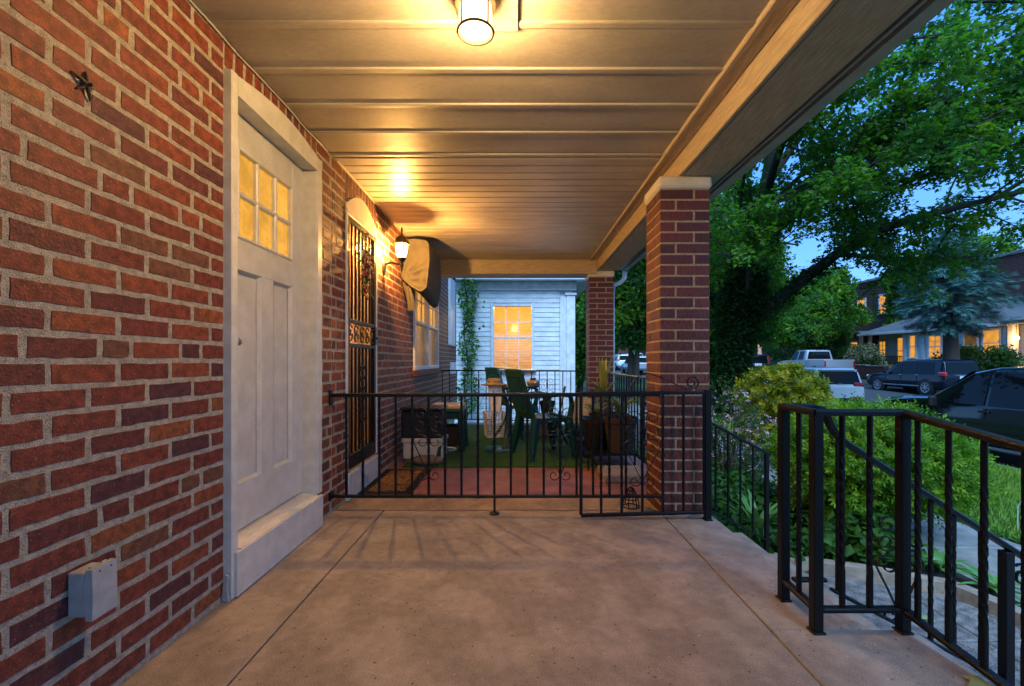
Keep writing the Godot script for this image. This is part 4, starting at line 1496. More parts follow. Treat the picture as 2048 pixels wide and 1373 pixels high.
	part(hd, "handle", M.white_plastic, bin)
	for x in [-1.1, -0.83]:
		var bk := MB.new()
		bk.box(P(x, 0.022, 4.70), Vector3(0.09, 0.045, 0.26), 0.004)
		tag(part(bk, "wood_block", M.sack), "wooden block under the %s of the cream storage bin" % ("wall side" if x < -1 else "open side"), "block", "blocks under the bin")
	var bb := thing("black_cooler", "black box cooler with coiled cable standing on the cream bin", "cooler", P(-0.975, 0.258, 4.70))
	var c1 := MB.new()
	c1.box(Vector3(0, 0.14, 0), Vector3(0.42, 0.28, 0.30), 0.02)
	part(c1, "case", M.black_plastic, bb)
	var c2 := MB.new()
	c2.box(Vector3(0, 0.295, 0), Vector3(0.44, 0.03, 0.32), 0.01)
	part(c2, "lid", M.black_plastic, bb)
	var c3 := MB.new()
	for k in 3:
		var ring := PackedVector3Array()
		for i in 21:
			ring.append(Vector3(0.11 + cos(TAU * i / 20) * (0.06 + k * 0.008), 0.15 + sin(TAU * i / 20) * (0.09 + k * 0.01), 0.158 + k * 0.006))
		c3.tube(ring, 0.005, 5)
	part(c3, "cable_coil", M.rubber, bb)
	var sk := MB.new()
	var srows := []
	for i in 9:
		var a := -PI / 2 + PI * i / 8
		var row := PackedVector3Array()
		for j in 12:
			var bq := TAU * j / 12
			row.append(P(-0.90, 0.06, 4.46) + Vector3(cos(a) * cos(bq) * 0.16, sin(a) * 0.048 + 0.006 * sin(j * 2.3 + i), cos(a) * sin(bq) * 0.07 + 0.006 * sin(j * 1.7)))
		srows.append(row)
	sk.grid(srows, true)
	tag(part(sk, "rolled_sack", M.sack), "brown cloth sack lying in front of the cream bin", "sack")

	basket("upright white lattice plastic basket behind the railing", P(-0.33, 0.014, 6.15), 0.2, M.white_plastic, 1.05)
	basket("white lattice plastic basket behind the printed cloth", P(0.80, 0.20, 5.75), 0.1, M.white_plastic, 1.0)
	var bst := MB.new()
	bst.box(P(0.80, 0.105, 5.75), Vector3(0.3, 0.18, 0.3), 0.01)
	tag(part(bst, "crate", M.blue_plastic), "blue plastic crate under the white basket", "crate")
	# folding chair with printed cloth
	var fc := thing("folding_chair", "dark folding chair draped with white printed cloth", "folding chair", P(0.64, 0.014, 5.15), -0.6)
	for sx in [-0.2, 0.2]:
		var l := MB.new()
		l.tube(PackedVector3Array([Vector3(sx, 0, 0.2), Vector3(sx, 0.45, -0.02), Vector3(sx, 0.72, -0.14)]), 0.014, 6)
		part(l, "leg", M.black_metal, fc)
		var l3 := MB.new()
		l3.tube(PackedVector3Array([Vector3(sx, 0, -0.22), Vector3(sx, 0.42, 0.14)]), 0.014, 6)
		part(l3, "leg", M.black_metal, fc)
	var cl := MB.new()
	var crow := []
	for i in 10:
		var row := PackedVector3Array()
		for j in 8:
			var x := -0.06 + 0.26 * j / 7.0
			var q := i / 9.0
			row.append(Vector3(x + 0.01 * sin(i), lerpf(0.60, 0.16, q), lerpf(-0.12, 0.09, q) + 0.02 * sin(j * 1.3 + i * 0.4)))
		crow.append(row)
	cl.grid(crow)
	part(cl, "printed_cloth", M.print_cloth, fc)
	var cu := MB.new()
	cu.box(P(0.66, 0.28, 4.98), Vector3(0.30, 0.10, 0.26), 0.04, Basis(Vector3.RIGHT, -0.5))
	tag(part(cu, "cushion", M.blue_cloth), "blue patterned cushion leaning on the folding chair", "cushion")
	# blue slipper
	for k in 2:
		var sl := thing("slipper", ["blue slipper lying on the turf by the table leg", "blue slipper beside it, nearer the chair"][k], "slipper", P(-0.27 + k * 0.09, 0.014, 5.08 + k * 0.05), 0.9 + k * 0.5)
		var sm := MB.new()
		sm.box(Vector3(0, 0.012, 0), Vector3(0.085, 0.022, 0.24), 0.01)
		part(sm, "sole", M.blue_plastic, sl)
		var sm2 := MB.new()
		sm2.sweep(PackedVector3Array([Vector3(-0.042, 0.02, -0.05), Vector3(-0.03, 0.055, -0.05), Vector3(0.03, 0.055, -0.05), Vector3(0.042, 0.02, -0.05)]), PackedVector2Array([Vector2(-0.05, -0.004), Vector2(0.05, -0.004), Vector2(0.05, 0.004), Vector2(-0.05, 0.004)]), Vector3.UP)
		part(sm2, "strap", M.blue_plastic, sl)

	# pots and plants by the pillar
	var p1 := pot("flowerpot", "large black square planter with leafy plant by the pillar", P(0.78, 0.17, 4.55), 0.19, 0.30, M.black_plastic, true)
	strap_leaves(p1, 9, 0.30, 0.05, Color(.10, .12, .03), Color(.05, .09, .03), 1.1, Vector3(0, 0.27, 0))
	var p2 := pot("flowerpot", "brown clay pot with yellow green strap leaves near the pillar", P(0.98, 0.17, 4.35), 0.16, 0.33, M.clay_pot)
	strap_leaves(p2, 12, 0.36, 0.045, Color(.12, .15, .03), Color(.06, .10, .03), 1.0, Vector3(0, 0.3, 0))
	var p3 := pot("flowerpot", "black pot with tall yellowing corn plant before the far pillar", P(0.92, 0.18, 4.9), 0.15, 0.30, M.black_plastic)
	var stm := MB.new()
	stm.tube(PackedVector3Array([Vector3(0, 0.2, 0), Vector3(0.01, 0.5, 0), Vector3(0.0, 0.62, 0)]), 0.014, 6)
	part(stm, "stem", M.stem, p3)
	strap_leaves(p3, 8, 0.55, 0.07, Color(.30, .28, .06), Color(.16, .20, .05), 0.22, Vector3(0, 0.42, 0))
	strap_leaves(p3, 6, 0.4, 0.06, Color(.32, .27, .08), Color(.14, .18, .05), 0.7, Vector3(0, 0.4, 0))
	var p4 := pot("flowerpot", "small pot of bright green leaves beyond the plastic chair", P(0.40, 0.28, 6.3), 0.11, 0.2, M.clay_pot)
	strap_leaves(p4, 16, 0.24, 0.06, Color(.10, .16, .04), Color(.16, .22, .05), 1.0, Vector3(0, 0.16, 0))
	var ps := MB.new()
	ps.box(P(0.40, 0.147, 6.3), Vector3(0.26, 0.266, 0.26), 0.006)
	tag(part(ps, "wood_box", M.sack), "low brown box under the small leafy pot", "box")
	# iron plant stand and its tray
	var sd := thing("plant_stand", "low black iron plant stand with tray under the dark pots", "plant stand", P(0.88, 0, 4.6))
	var tr := MB.new()
	tr.box(Vector3(0, 0.158, 0), Vector3(0.5, 0.02, 0.72), 0.004)
	part(tr, "tray", M.iron, sd)
	for sx in [-0.22, 0.22]:
		for sz in [-0.32, 0.32]:
			var l := MB.new()
			l.box(Vector3(sx, 0.074, sz), Vector3(0.016, 0.148, 0.016))
			part(l, "leg", M.iron, sd)
	var sc := MB.new()
	sc.bar(spiral(Vector3(-0.27, 0.12, 0.36), Vector3.RIGHT, Vector3.UP, 0.05, 0.012, 1.0, -6.0, 20), 0.006, 0.012, Vector3(0, 0, 1))
	part(sc, "scroll", M.iron, sd)
	var slab := MB.new()
	slab.box(P(0.93, 0.035, 4.02), Vector3(0.40, 0.07, 0.36), 0.01)
	tag(part(slab, "stone_block", M.stone), "flat pale stone block on the floor before the plant stand", "stone")
	# wire frog ornament by the pillar foot
	var fr := thing("wire_stand", "small black wire cage standing at the foot of the pillar", "wire stand", P(0.80, 0, 3.22))
	for i in 6:
		var w := MB.new()
		var a := TAU * i / 6
		w.tube(PackedVector3Array([Vector3(cos(a) * 0.06, 0, sin(a) * 0.06), Vector3(cos(a) * 0.05, 0.06, sin(a) * 0.05), Vector3(cos(a) * 0.02, 0.13, sin(a) * 0.02), Vector3(0, 0.145, 0)]), 0.004, 5)
		part(w, "wire", M.iron, fr)
	for y in [0.004, 0.06, 0.1]:
		var w := MB.new()
		w.tube(spiral(Vector3(0, y, 0), Vector3.RIGHT, Vector3(0, 0, 1), 0.06 - y * 0.22, 0.06 - y * 0.22, 0, TAU, 16), 0.004, 5)
		part(w, "ring", M.iron, fr)

	# cloth cover over a wall-hung set
	var cvt := thing("covered_television", "wall hung television under a baggy tan cloth cover", "television", P(-1.13, 2.05, 5.25))
	var cb := MB.new()
	var ring_rows := []
	var fo := [Vector2(-0.13, 0.29), Vector2(0.0, 0.300), Vector2(0.12, 0.292), Vector2(0.155, 0.27), Vector2(0.155, 0.1), Vector2(0.15, -0.1), Vector2(0.125, -0.22), Vector2(0.06, -0.262), Vector2(-0.03, -0.20), Vector2(-0.10, -0.13), Vector2(-0.14, -0.10), Vector2(-0.145, 0.1)]
	# smooth outline through those corners
	var ocv := Curve2D.new()
	for i in fo.size() + 1:
		var tn: Vector2 = (fo[(i + 1) % fo.size()] - fo[(i + fo.size() - 1) % fo.size()]) / 7.0
		ocv.add_point(fo[i % fo.size()], -tn, tn)
	fo = []
	for i in 48: fo.append(ocv.sample_baked(ocv.get_baked_length() * i / 48.0))
	for k in 6:
		var q := k / 5.0
		var z := lerpf(0.34, -0.42, q)
		var row := PackedVector3Array()
		for i in fo.size():
			var p: Vector2 = fo[i]
			var sag := -0.10 * q if p.y < 0 else 0.0
			row.append(Vector3(p.x + 0.005 * sin(i * 0.52 + k), p.y + sag * (0.4 + 0.6 * smoothstep(-0.05, 0.08, p.x)) + 0.007 * sin(i * 0.33 + k * 2.0), z + 0.008 * sin(i * 0.42)))
		ring_rows.append(row)
	cb.grid(ring_rows, true)
	# baggy front
	var cen := []
	for k in 19:
		var q := k / 18.0
		var row := PackedVector3Array()
		for i in fo.size():
			var p: Vector2 = fo[i] * (1.0 - q * 0.98)
			var an := atan2(p.y + 0.12, p.x + 0.15)
			var far_ := Vector2(p.x + 0.15, p.y + 0.12).length()
			var fold := 0.016 * sin(an * 15.0 + 0.8) * smoothstep(0.02, 0.16, far_) + 0.010 * sin(p.x * 44.0 - p.y * 30.0)
			row.append(Vector3(p.x, p.y, 0.34 + 0.008 * sin(i * 0.42) * (1 - q) - 0.025 * sin(PI * q * 0.5) + fold * minf(1.0, q * 5.0)))
		cen.append(row)
	cen.reverse()
	cb.grid(cen, true)
	cb.fan(ring_rows[5], false)
	part(cb, "cloth_cover", M.cover_cloth, cvt)
	var pip := MB.new()
	var pp2: PackedVector3Array = ring_rows[0].duplicate()
	pp2.append(pp2[0])
	pip.tube(pp2, 0.007, 6)
	part(pip, "piping", M.cover_cloth, cvt)
	var tail := MB.new()
	var tr2 := []
	for i in 9:
		var row := PackedVector3Array()
		for j in 6:
			row.append(Vector3(-0.135 + 0.075 * j / 5.0 - 0.01 * sin(i * 0.8) + 0.05 * (i / 8.0), -0.06 - i * 0.05, 0.30 + 0.02 * sin(j * 1.6 + i * 0.5)))
		tr2.append(row)
	tail.grid(tr2)
	part(tail, "loose_tail", M.cover_cloth, cvt)
	var arm := MB.new()
	arm.box(Vector3(-0.11, 0.0, 0.0), Vector3(0.09, 0.2, 0.2), 0.005)
	part(arm, "wall_bracket", M.black_metal, cvt)


# ---------------------------------------------------------------- ground
func rise(x: float, d: float) -> float:
	return 0.035 * clampf(d - 14.0, 0.0, 55.0) * smoothstep(3.0, 9.0, x)


func gy(x: float, d: float) -> float:
	var b := -0.42
	if x > 4.5: b = lerpf(-0.42, -0.80, clampf((x - 4.5) / 3.8, 0, 1))
	if x > 8.32: b = -1.15
	if x > 21.93: b = lerpf(-0.78, -0.72, clampf((x - 21.93) / 1.0, 0, 1))
	if x > 23.0: b = lerpf(-0.30, 0.15, clampf((x - 23.0) / 4.0, 0, 1))
	return b + rise(x, d)


func strip(x0: float, x1: float, d0: float, d1: float, y: float, step := 4.0) -> MB:
	var mb := MB.new()
	var rows := []
	var n := int(ceil((d1 - d0) / step))
	for i in n + 1:
		var d := lerpf(d0, d1, i / float(n))
		rows.append(PackedVector3Array([P(x0, y + rise(x0, d), d), P(x1, y + rise(x1, d), d)]))
	mb.grid(rows)
	return mb


func build_ground() -> void:
	var g := MB.new()
	var xs := [-300.0, -40.0, -1.5, 1.2, 3.0, 4.5, 5.5, 6.5, 7.5, 8.31, 8.33, 12.0, 17.0, 21.92, 21.94, 22.98, 23.02, 25.0, 27.0, 40.0, 80.0, 400.0]
	var ds := [-200.0, -20.0, 0.0, 3.0, 6.0, 10.0, 14.0, 18.0, 22.0, 26.0, 30.0, 36.0, 44.0, 56.0, 69.0, 120.0, 300.0, 500.0]
	var rows := []
	for d in ds:
		var row := PackedVector3Array()
		for x in xs: row.append(P(x, gy(x, d), d))
		rows.append(row)
	g.grid(rows)
	struct(g, "ground", M.lawn)
	struct(strip(8.45, 21.8, -40, 130, -0.93), "street", M.asphalt)
	# kerbs
	for q in [[8.31, 8.46], [21.79, 21.94]]:
		var k := MB.new()
		for i in 34:
			var d := -8.0 + i * 3.0
			var c: float = (q[0] + q[1]) / 2
			k.box(P(c, -0.88 + rise(c, d + 1.5), d + 1.49), Vector3(0.15, 0.2, 2.98), 0.015)
		struct(k, "kerb", M.walk)
	# public walk in slabs
	var pw := Node3D.new()
	pw.name = "pavement"
	pw.set_meta("kind", "structure")
	add_child(pw)
	for i in 26:
		var s := MB.new()
		s.box(P(3.475, -0.44 + rf(-.004, .004), -3.0 + i * 1.3 + 0.65), Vector3(0.95, 0.06, 1.288), 0.006)
		part(s, "slab", M.walk, pw)
	# landing at the foot of the steps
	var ld := Node3D.new()
	ld.name = "landing"
	ld.set_meta("kind", "structure")
	add_child(ld)
	for i in 3:
		for j in 3:
			var s := MB.new()
			var xa: float = [1.78, 2.42, 2.96][j] - 0.0
			var wa: float = [0.64, 0.62, 0.08][j]
			if j == 2: continue
			s.box(P(xa + wa / 2 - 0.0, -0.44, 0.3 + i * 1.02 + 0.51), Vector3(wa - 0.01, 0.06, 1.01), 0.005)
			part(s, "slab", M.pebble_walk, ld)
	# soil of the bed
	var so := MB.new()
	so.prism(P(0, -0.50, 0), Vector3.RIGHT, Vector3(0, 0, -1), PackedVector2Array([Vector2(1.3, 3.14), Vector2(1.8, 3.22), Vector2(2.3, 3.04), Vector2(2.66, 2.85), Vector2(2.84, 2.4), Vector2(2.9, 1.6), Vector2(3.0, 1.6), Vector2(3.0, 14.0), Vector2(1.3, 14.0)]), 0.095)
	struct(so, "garden_soil", M.soil)
	var ed := MB.new()
	var ep := PackedVector3Array()
	var cv := Curve3D.new()
	cv.add_point(P(1.72, -0.39, 3.24))
	cv.add_point(P(2.3, -0.39, 3.03), Vector3(-.15, 0, -.06), Vector3(.15, 0, .07))
	cv.add_point(P(2.68, -0.39, 2.82), Vector3(-.12, 0, -.07), Vector3(.09, 0, .12))
	cv.add_point(P(2.86, -0.39, 1.7))
	for q in cv.tessellate(3, 4): ep.append(q)
	ed.bar(ep, 0.085, 0.11)
	tag(part(ed, "garden_edging", M.slab_b), "curved concrete edging between pebble landing and flower bed", "garden edging")

	# porch floor: our slabs, with tooled joints; the other half tan, then red
	var f := Node3D.new()
	f.name = "porch_floor"
	f.set_meta("kind", "structure")
	add_child(f)
	var base := MB.new()
	base.box(P(0.01, -0.27, 2.9), Vector3(2.55, 0.5, 8.8))
	base.box(P(1.405, -0.27, 0.1), Vector3(0.23, 0.5, 3.25))
	part(base, "footing", M.slab_b, f)
	var sl := [[-1.283, -0.9385, -1.5, 3.143], [-0.9315, 0.9715, -1.5, 3.143], [0.9785, 1.302, 1.752, 3.143], [0.9785, 1.53, -1.5, 1.75]]
	for q in sl:
		var s := MB.new()
		s.box(P((q[0] + q[1]) / 2, -0.03, (q[2] + q[3]) / 2), Vector3(q[1] - q[0], 0.06, q[3] - q[2]), 0.004)
		part(s, "slab", M.slab, f)
	var s2 := MB.new()
	s2.box(P(0.01, -0.03, 3.335), Vector3(2.585, 0.06, 0.372), 0.004)
	part(s2, "tan_slab", M.slab_b, f)
	var s3 := MB.new()
	s3.box(P(0.01, -0.0308, 5.43), Vector3(2.585, 0.06, 3.81), 0.002)
	part(s3, "red_slab", M.red_floor, f)
	# steps down to the landing
	var st := Node3D.new()
	st.name = "porch_steps"
	st.set_meta("kind", "structure")
	add_child(st)
	for i in 2:
		var s := MB.new()
		s.box(P(1.302 + 0.125 + i * 0.25, -0.145 * (i + 1) - 0.15, 2.45), Vector3(0.25 + 0.002 * i, 0.3, 1.36), 0.012)
		part(s, "step", M.slab_b, st)


# ---------------------------------------------------------------- white sided house beyond the porch
func build_siding_house() -> void:
	var h := thing("siding_house", "white clapboard house with lit twelve pane window beyond the far railing", "house", Vector3.ZERO)
	var D := 10.2
	var wx0 := -0.62; var wx1 := 0.345; var wy0 := 0.80; var wy1 := 2.315
	var y := -0.35
	var c := 0.108
	while y < 2.62:
		var spans := [[-1.42, 0.93]]
		if y + c > wy0 and y < wy1: spans = [[-1.42, wx0], [wx1, 0.93]]
		for s in spans:
			var b := MB.new()
			# lapped board: thick lower edge
			b.prism(P(s[1], y, D), Vector3(0, 0, 1), Vector3.UP, PackedVector2Array([Vector2(-0.02, 0), Vector2(0.020, 0), Vector2(0.018, 0.004), Vector2(0.004, c + 0.01), Vector2(-0.02, c + 0.01)]), s[1] - s[0])
			part(b, "siding_board", M.siding, h)
		y += c
	var w := MB.new()
	w.box(P(-1.0, 1.1, D + 0.1), Vector3(0.9, 3.2, 0.12))
	w.box(P(0.78, 1.1, D + 0.1), Vector3(0.9, 3.2, 0.12))
	w.box(P(-0.1, 2.5, D + 0.1), Vector3(1.0, 0.4, 0.12))
	w.box(P(-0.1, 0.2, D + 0.1), Vector3(1.0, 1.2, 0.12))
	w.box(P(1.2, 1.1, D + 3.2), Vector3(0.1, 3.2, 6.0))
	part(w, "wall", M.siding, h)
	var tr := MB.new()
	tr.box(P(1.0, 1.05, D - 0.03), Vector3(0.14, 2.9, 0.07), 0.006)
	tr.box(P(1.17, 1.05, D - 0.04), Vector3(0.2, 2.9, 0.09), 0.01)
	tr.box(P(1.17, 2.53, D - 0.05), Vector3(0.26, 0.06, 0.12), 0.01)
	tr.box(P(-0.08, 2.715, D - 0.03), Vector3(2.76, 0.19, 0.08), 0.006)
	part(tr, "corner_board", M.trim_white, h)
	var so := MB.new()
	so.box(P(0.06, 2.83, D - 0.16), Vector3(3.1, 0.03, 0.36), 0.004)
	so.box(P(1.45, 2.80, D + 1.2), Vector3(0.36, 0.03, 3.0), 0.004)
	part(so, "soffit", M.siding, h)
	var gu := MB.new()
	gu.prism(P(-1.42, 2.845, D - 0.33), Vector3(0, 0, -1), Vector3.UP, PackedVector2Array([Vector2(0.1, 0), Vector2(0.02, 0), Vector2(0.012, 0.03), Vector2(-0.02, 0.07), Vector2(-0.025, 0.125), Vector2(-0.01, 0.13), Vector2(0.1, 0.13)]), 3.1)
	part(gu, "gutter", M.trim_white, h)
	var rf_ := MB.new()
	rf_.prism(P(-1.45, 2.94, D - 0.30), Vector3(0, 0, -1), Vector3.UP, PackedVector2Array([Vector2(0, 0), Vector2(6.2, 1.1), Vector2(6.2, 1.2), Vector2(0, 0.07)]), 3.2)
	part(rf_, "roof", M.shingle, h)
	# window
	var f := MB.new()
	var wc := (wx0 + wx1) / 2; var hc := (wy0 + wy1) / 2
	for x in [wx0 + 0.03, wx1 - 0.03]: f.box(P(x, hc, D - 0.035), Vector3(0.06, wy1 - wy0 + 0.04, 0.09), 0.006)
	f.box(P(wc, wy1 - 0.025, D - 0.035), Vector3(wx1 - wx0 - 0.118, 0.06, 0.088), 0.006)
	f.box(P(wc, wy0 + 0.02, D - 0.05), Vector3(wx1 - wx0 + 0.1, 0.05, 0.14), 0.006)
	var win := part(f, "window", M.trim_white, h)
	var mu := MB.new()
	var gw := (wx1 - wx0 - 0.12) / 3; var y0 := wy0 + 0.05; var gh := (wy1 - wy0 - 0.10) / 4
	for i in [1, 2]: mu.box(P(wx0 + 0.06 + gw * i, hc, D - 0.012), Vector3(0.017, wy1 - wy0 - 0.08, 0.02))
	for j in [1, 3]: mu.box(P(wc, y0 + gh * j, D - 0.011), Vector3(gw * 3, 0.017, 0.02))
	mu.box(P(wc, y0 + gh * 2, D - 0.016), Vector3(gw * 3, 0.045, 0.04), 0.004)
	part(mu, "mullion", M.trim_white, win)
	for i in 3:
		for j in 4:
			var g := MB.new()
			g.box(P(wx0 + 0.06 + gw * (i + 0.5), y0 + gh * (j + 0.5), D - 0.005), Vector3(gw - 0.02, gh - 0.02, 0.004))
			part(g, "pane", M.glass, win)
	# room behind
	var r := MB.new()
	r.box(P(-0.1, 1.3, D + 2.8), Vector3(2.4, 2.6, 0.05))
	r.box(P(-1.25, 1.3, D + 1.5), Vector3(0.05, 2.6, 2.6))
	r.box(P(1.1, 1.3, D + 1.5), Vector3(0.05, 2.6, 2.6))
	r.box(P(-0.1, 2.6, D + 1.5), Vector3(2.4, 0.05, 2.6))
	r.box(P(-0.1, 0.05, D + 1.5), Vector3(2.4, 0.05, 2.6))
	part(r, "room_walls", M.room_wall, h)
	var bl := MB.new()
	for i in 22:
		bl.box(P(-0.1375, 0.9 + i * 0.062, D + 0.08), Vector3(0.82, 0.004, 0.03), 0.0, Basis(Vector3.RIGHT, 0.1))
	part(bl, "window_blind", M.white_plastic, win)
	var bed := thing("bed", "bed with striped quilt seen low in the lit window", "bed", P(-0.25, 0.075, D + 1.4))
	var bm := MB.new()
	bm.box(Vector3(0, 0.35, 0), Vector3(1.2, 0.7, 1.6), 0.05)
	part(bm, "mattress", M.beige_plastic, bed)
	for i in 9:
		var sm := MB.new()
		sm.sweep(PackedVector3Array([Vector3(-0.6, 0.71 + 0.05 * sin(i), 0.75 - i * 0.16), Vector3(-0.2, 0.76 + 0.03 * sin(i * 2.0), 0.7 - i * 0.16), Vector3(0.2, 0.74, 0.76 - i * 0.16), Vector3(0.6, 0.72, 0.7 - i * 0.16)]), PackedVector2Array([Vector2(-0.05, -0.02), Vector2(0.05, -0.02), Vector2(0.05, 0.03), Vector2(-0.05, 0.03)]))
		part(sm, "quilt_stripe", M.white_plastic if i % 2 else M.sack, bed)
	var lp := thing("room_ceiling_lamp", "glowing bowl lamp on the ceiling behind the twelve pane window", "lamp", P(-0.03, 2.575, D + 1.2))
	var lm := MB.new()
	lm.lathe(Vector3.ZERO, PackedVector2Array([Vector2(0.16, -0.02), Vector2(0.15, -0.08), Vector2(0.08, -0.13), Vector2(0, -0.14)]), 16)
	part(lm, "lamp_bowl", M.lantern_glass, lp)
	var l := OmniLight3D.new()
	l.name = "room_light"
	l.light_color = Color(1.0, 0.84, 0.50)
	l.light_energy = 0.85
	l.light_size = 0.1
	l.omni_range = 8.0
	l.omni_attenuation = 2.0
	l.shadow_enabled = true
	lp.add_child(l)
	l.position = Vector3(0, -0.09, 0)
	# creeper on the corner
	var v := thing("climbing_vine", "leafy green vine climbing the corner beside the white clapboards", "vine", P(-1.15, -0.4, 9.9))
	var st := MB.new()
	var pth := PackedVector3Array()
	for i in 14: pth.append(Vector3(0.04 * sin(i * 1.3), i * 0.24, 0.05 * sin(i * 0.9)))
	st.tube(pth, 0.014, 5)
	part(st, "stem", M.stem, v)
	var xf := []; var cs := []
	for i in 1500:
		var t := pow(rng.randf(), 0.9)
		var yy := 0.3 + t * 2.95
		var ww := 0.10 + 0.13 * sin(t * 9.0) * sin(t * 9.0)
		var p := Vector3(rf(-ww, ww) + 0.05, yy, rf(-0.15, 0.12))
		if i % 12 == 0: p += Vector3(rf(0, 0.25), rf(-.1, .1), 0.1)
		xf.append(leaf_xf(p, rf(0.7, 1.3)))
		cs.append(pick_green())
	scatter(leaf_mesh(0.075, 0.75), xf, cs, "leaves", M.leaf, v).set_meta("kind", "stuff")


# ---------------------------------------------------------------- houses over the street (fronts face -x)
func far_window(t: Node, x: float, y: float, d: float, w: float, hgt: float, glow: Material, grid_ := 1) -> void:
	var f := MB.new()
	for s in [-1.0, 1.0]: f.box(P(x - 0.04, y, d + s * (w / 2 + 0.05)), Vector3(0.12, hgt + 0.2, 0.1), 0.01)
	f.box(P(x - 0.04, y + hgt / 2 + 0.05, d), Vector3(0.118, 0.1, w), 0.01)
	f.box(P(x - 0.07, y - hgt / 2 - 0.05, d), Vector3(0.2, 0.09, w + 0.3), 0.01)
	f.box(P(x - 0.05, y, d), Vector3(0.06, 0.06, w))
	if grid_ > 1:
		f.box(P(x - 0.045, y, d), Vector3(0.04, hgt, 0.04))
		for s in [-1.0, 1.0]: f.box(P(x - 0.046, y + s * hgt / 4, d), Vector3(0.04, 0.035, w))
	var win := part(f, "window", M.trim_white, t)
	for s in [-1.0, 1.0]:
		var g := MB.new()
		g.box(P(x - 0.03, y + s * hgt / 4, d), Vector3(0.02, hgt / 2 - 0.05, w))
		part(g, "lit_window_pane", glow, win)


func hip_roof(x0: float, x1: float, d0: float, d1: float, y: float, hgt: float, run: float) -> MB:
	var m := MB.new()
	var a := P(x0, y, d0); var b := P(x0, y, d1); var c := P(x1, y, d1); var e := P(x1, y, d0)
	var p := P(x0 + run, y + hgt, d0 + run); var q := P(x0 + run, y + hgt, d1 - run)
	var pe := P(x1, y + hgt, d0 + run); var qe := P(x1, y + hgt, d1 - run)
	m.quad(a, p, q, b); m.quad(a, e, pe, p); m.quad(b, q, qe, c); m.quad(p, pe, qe, q)
	m.box(P((x0 + x1) / 2, y - 0.05, (d0 + d1) / 2), Vector3(x1 - x0, 0.1, d1 - d0))
	return m


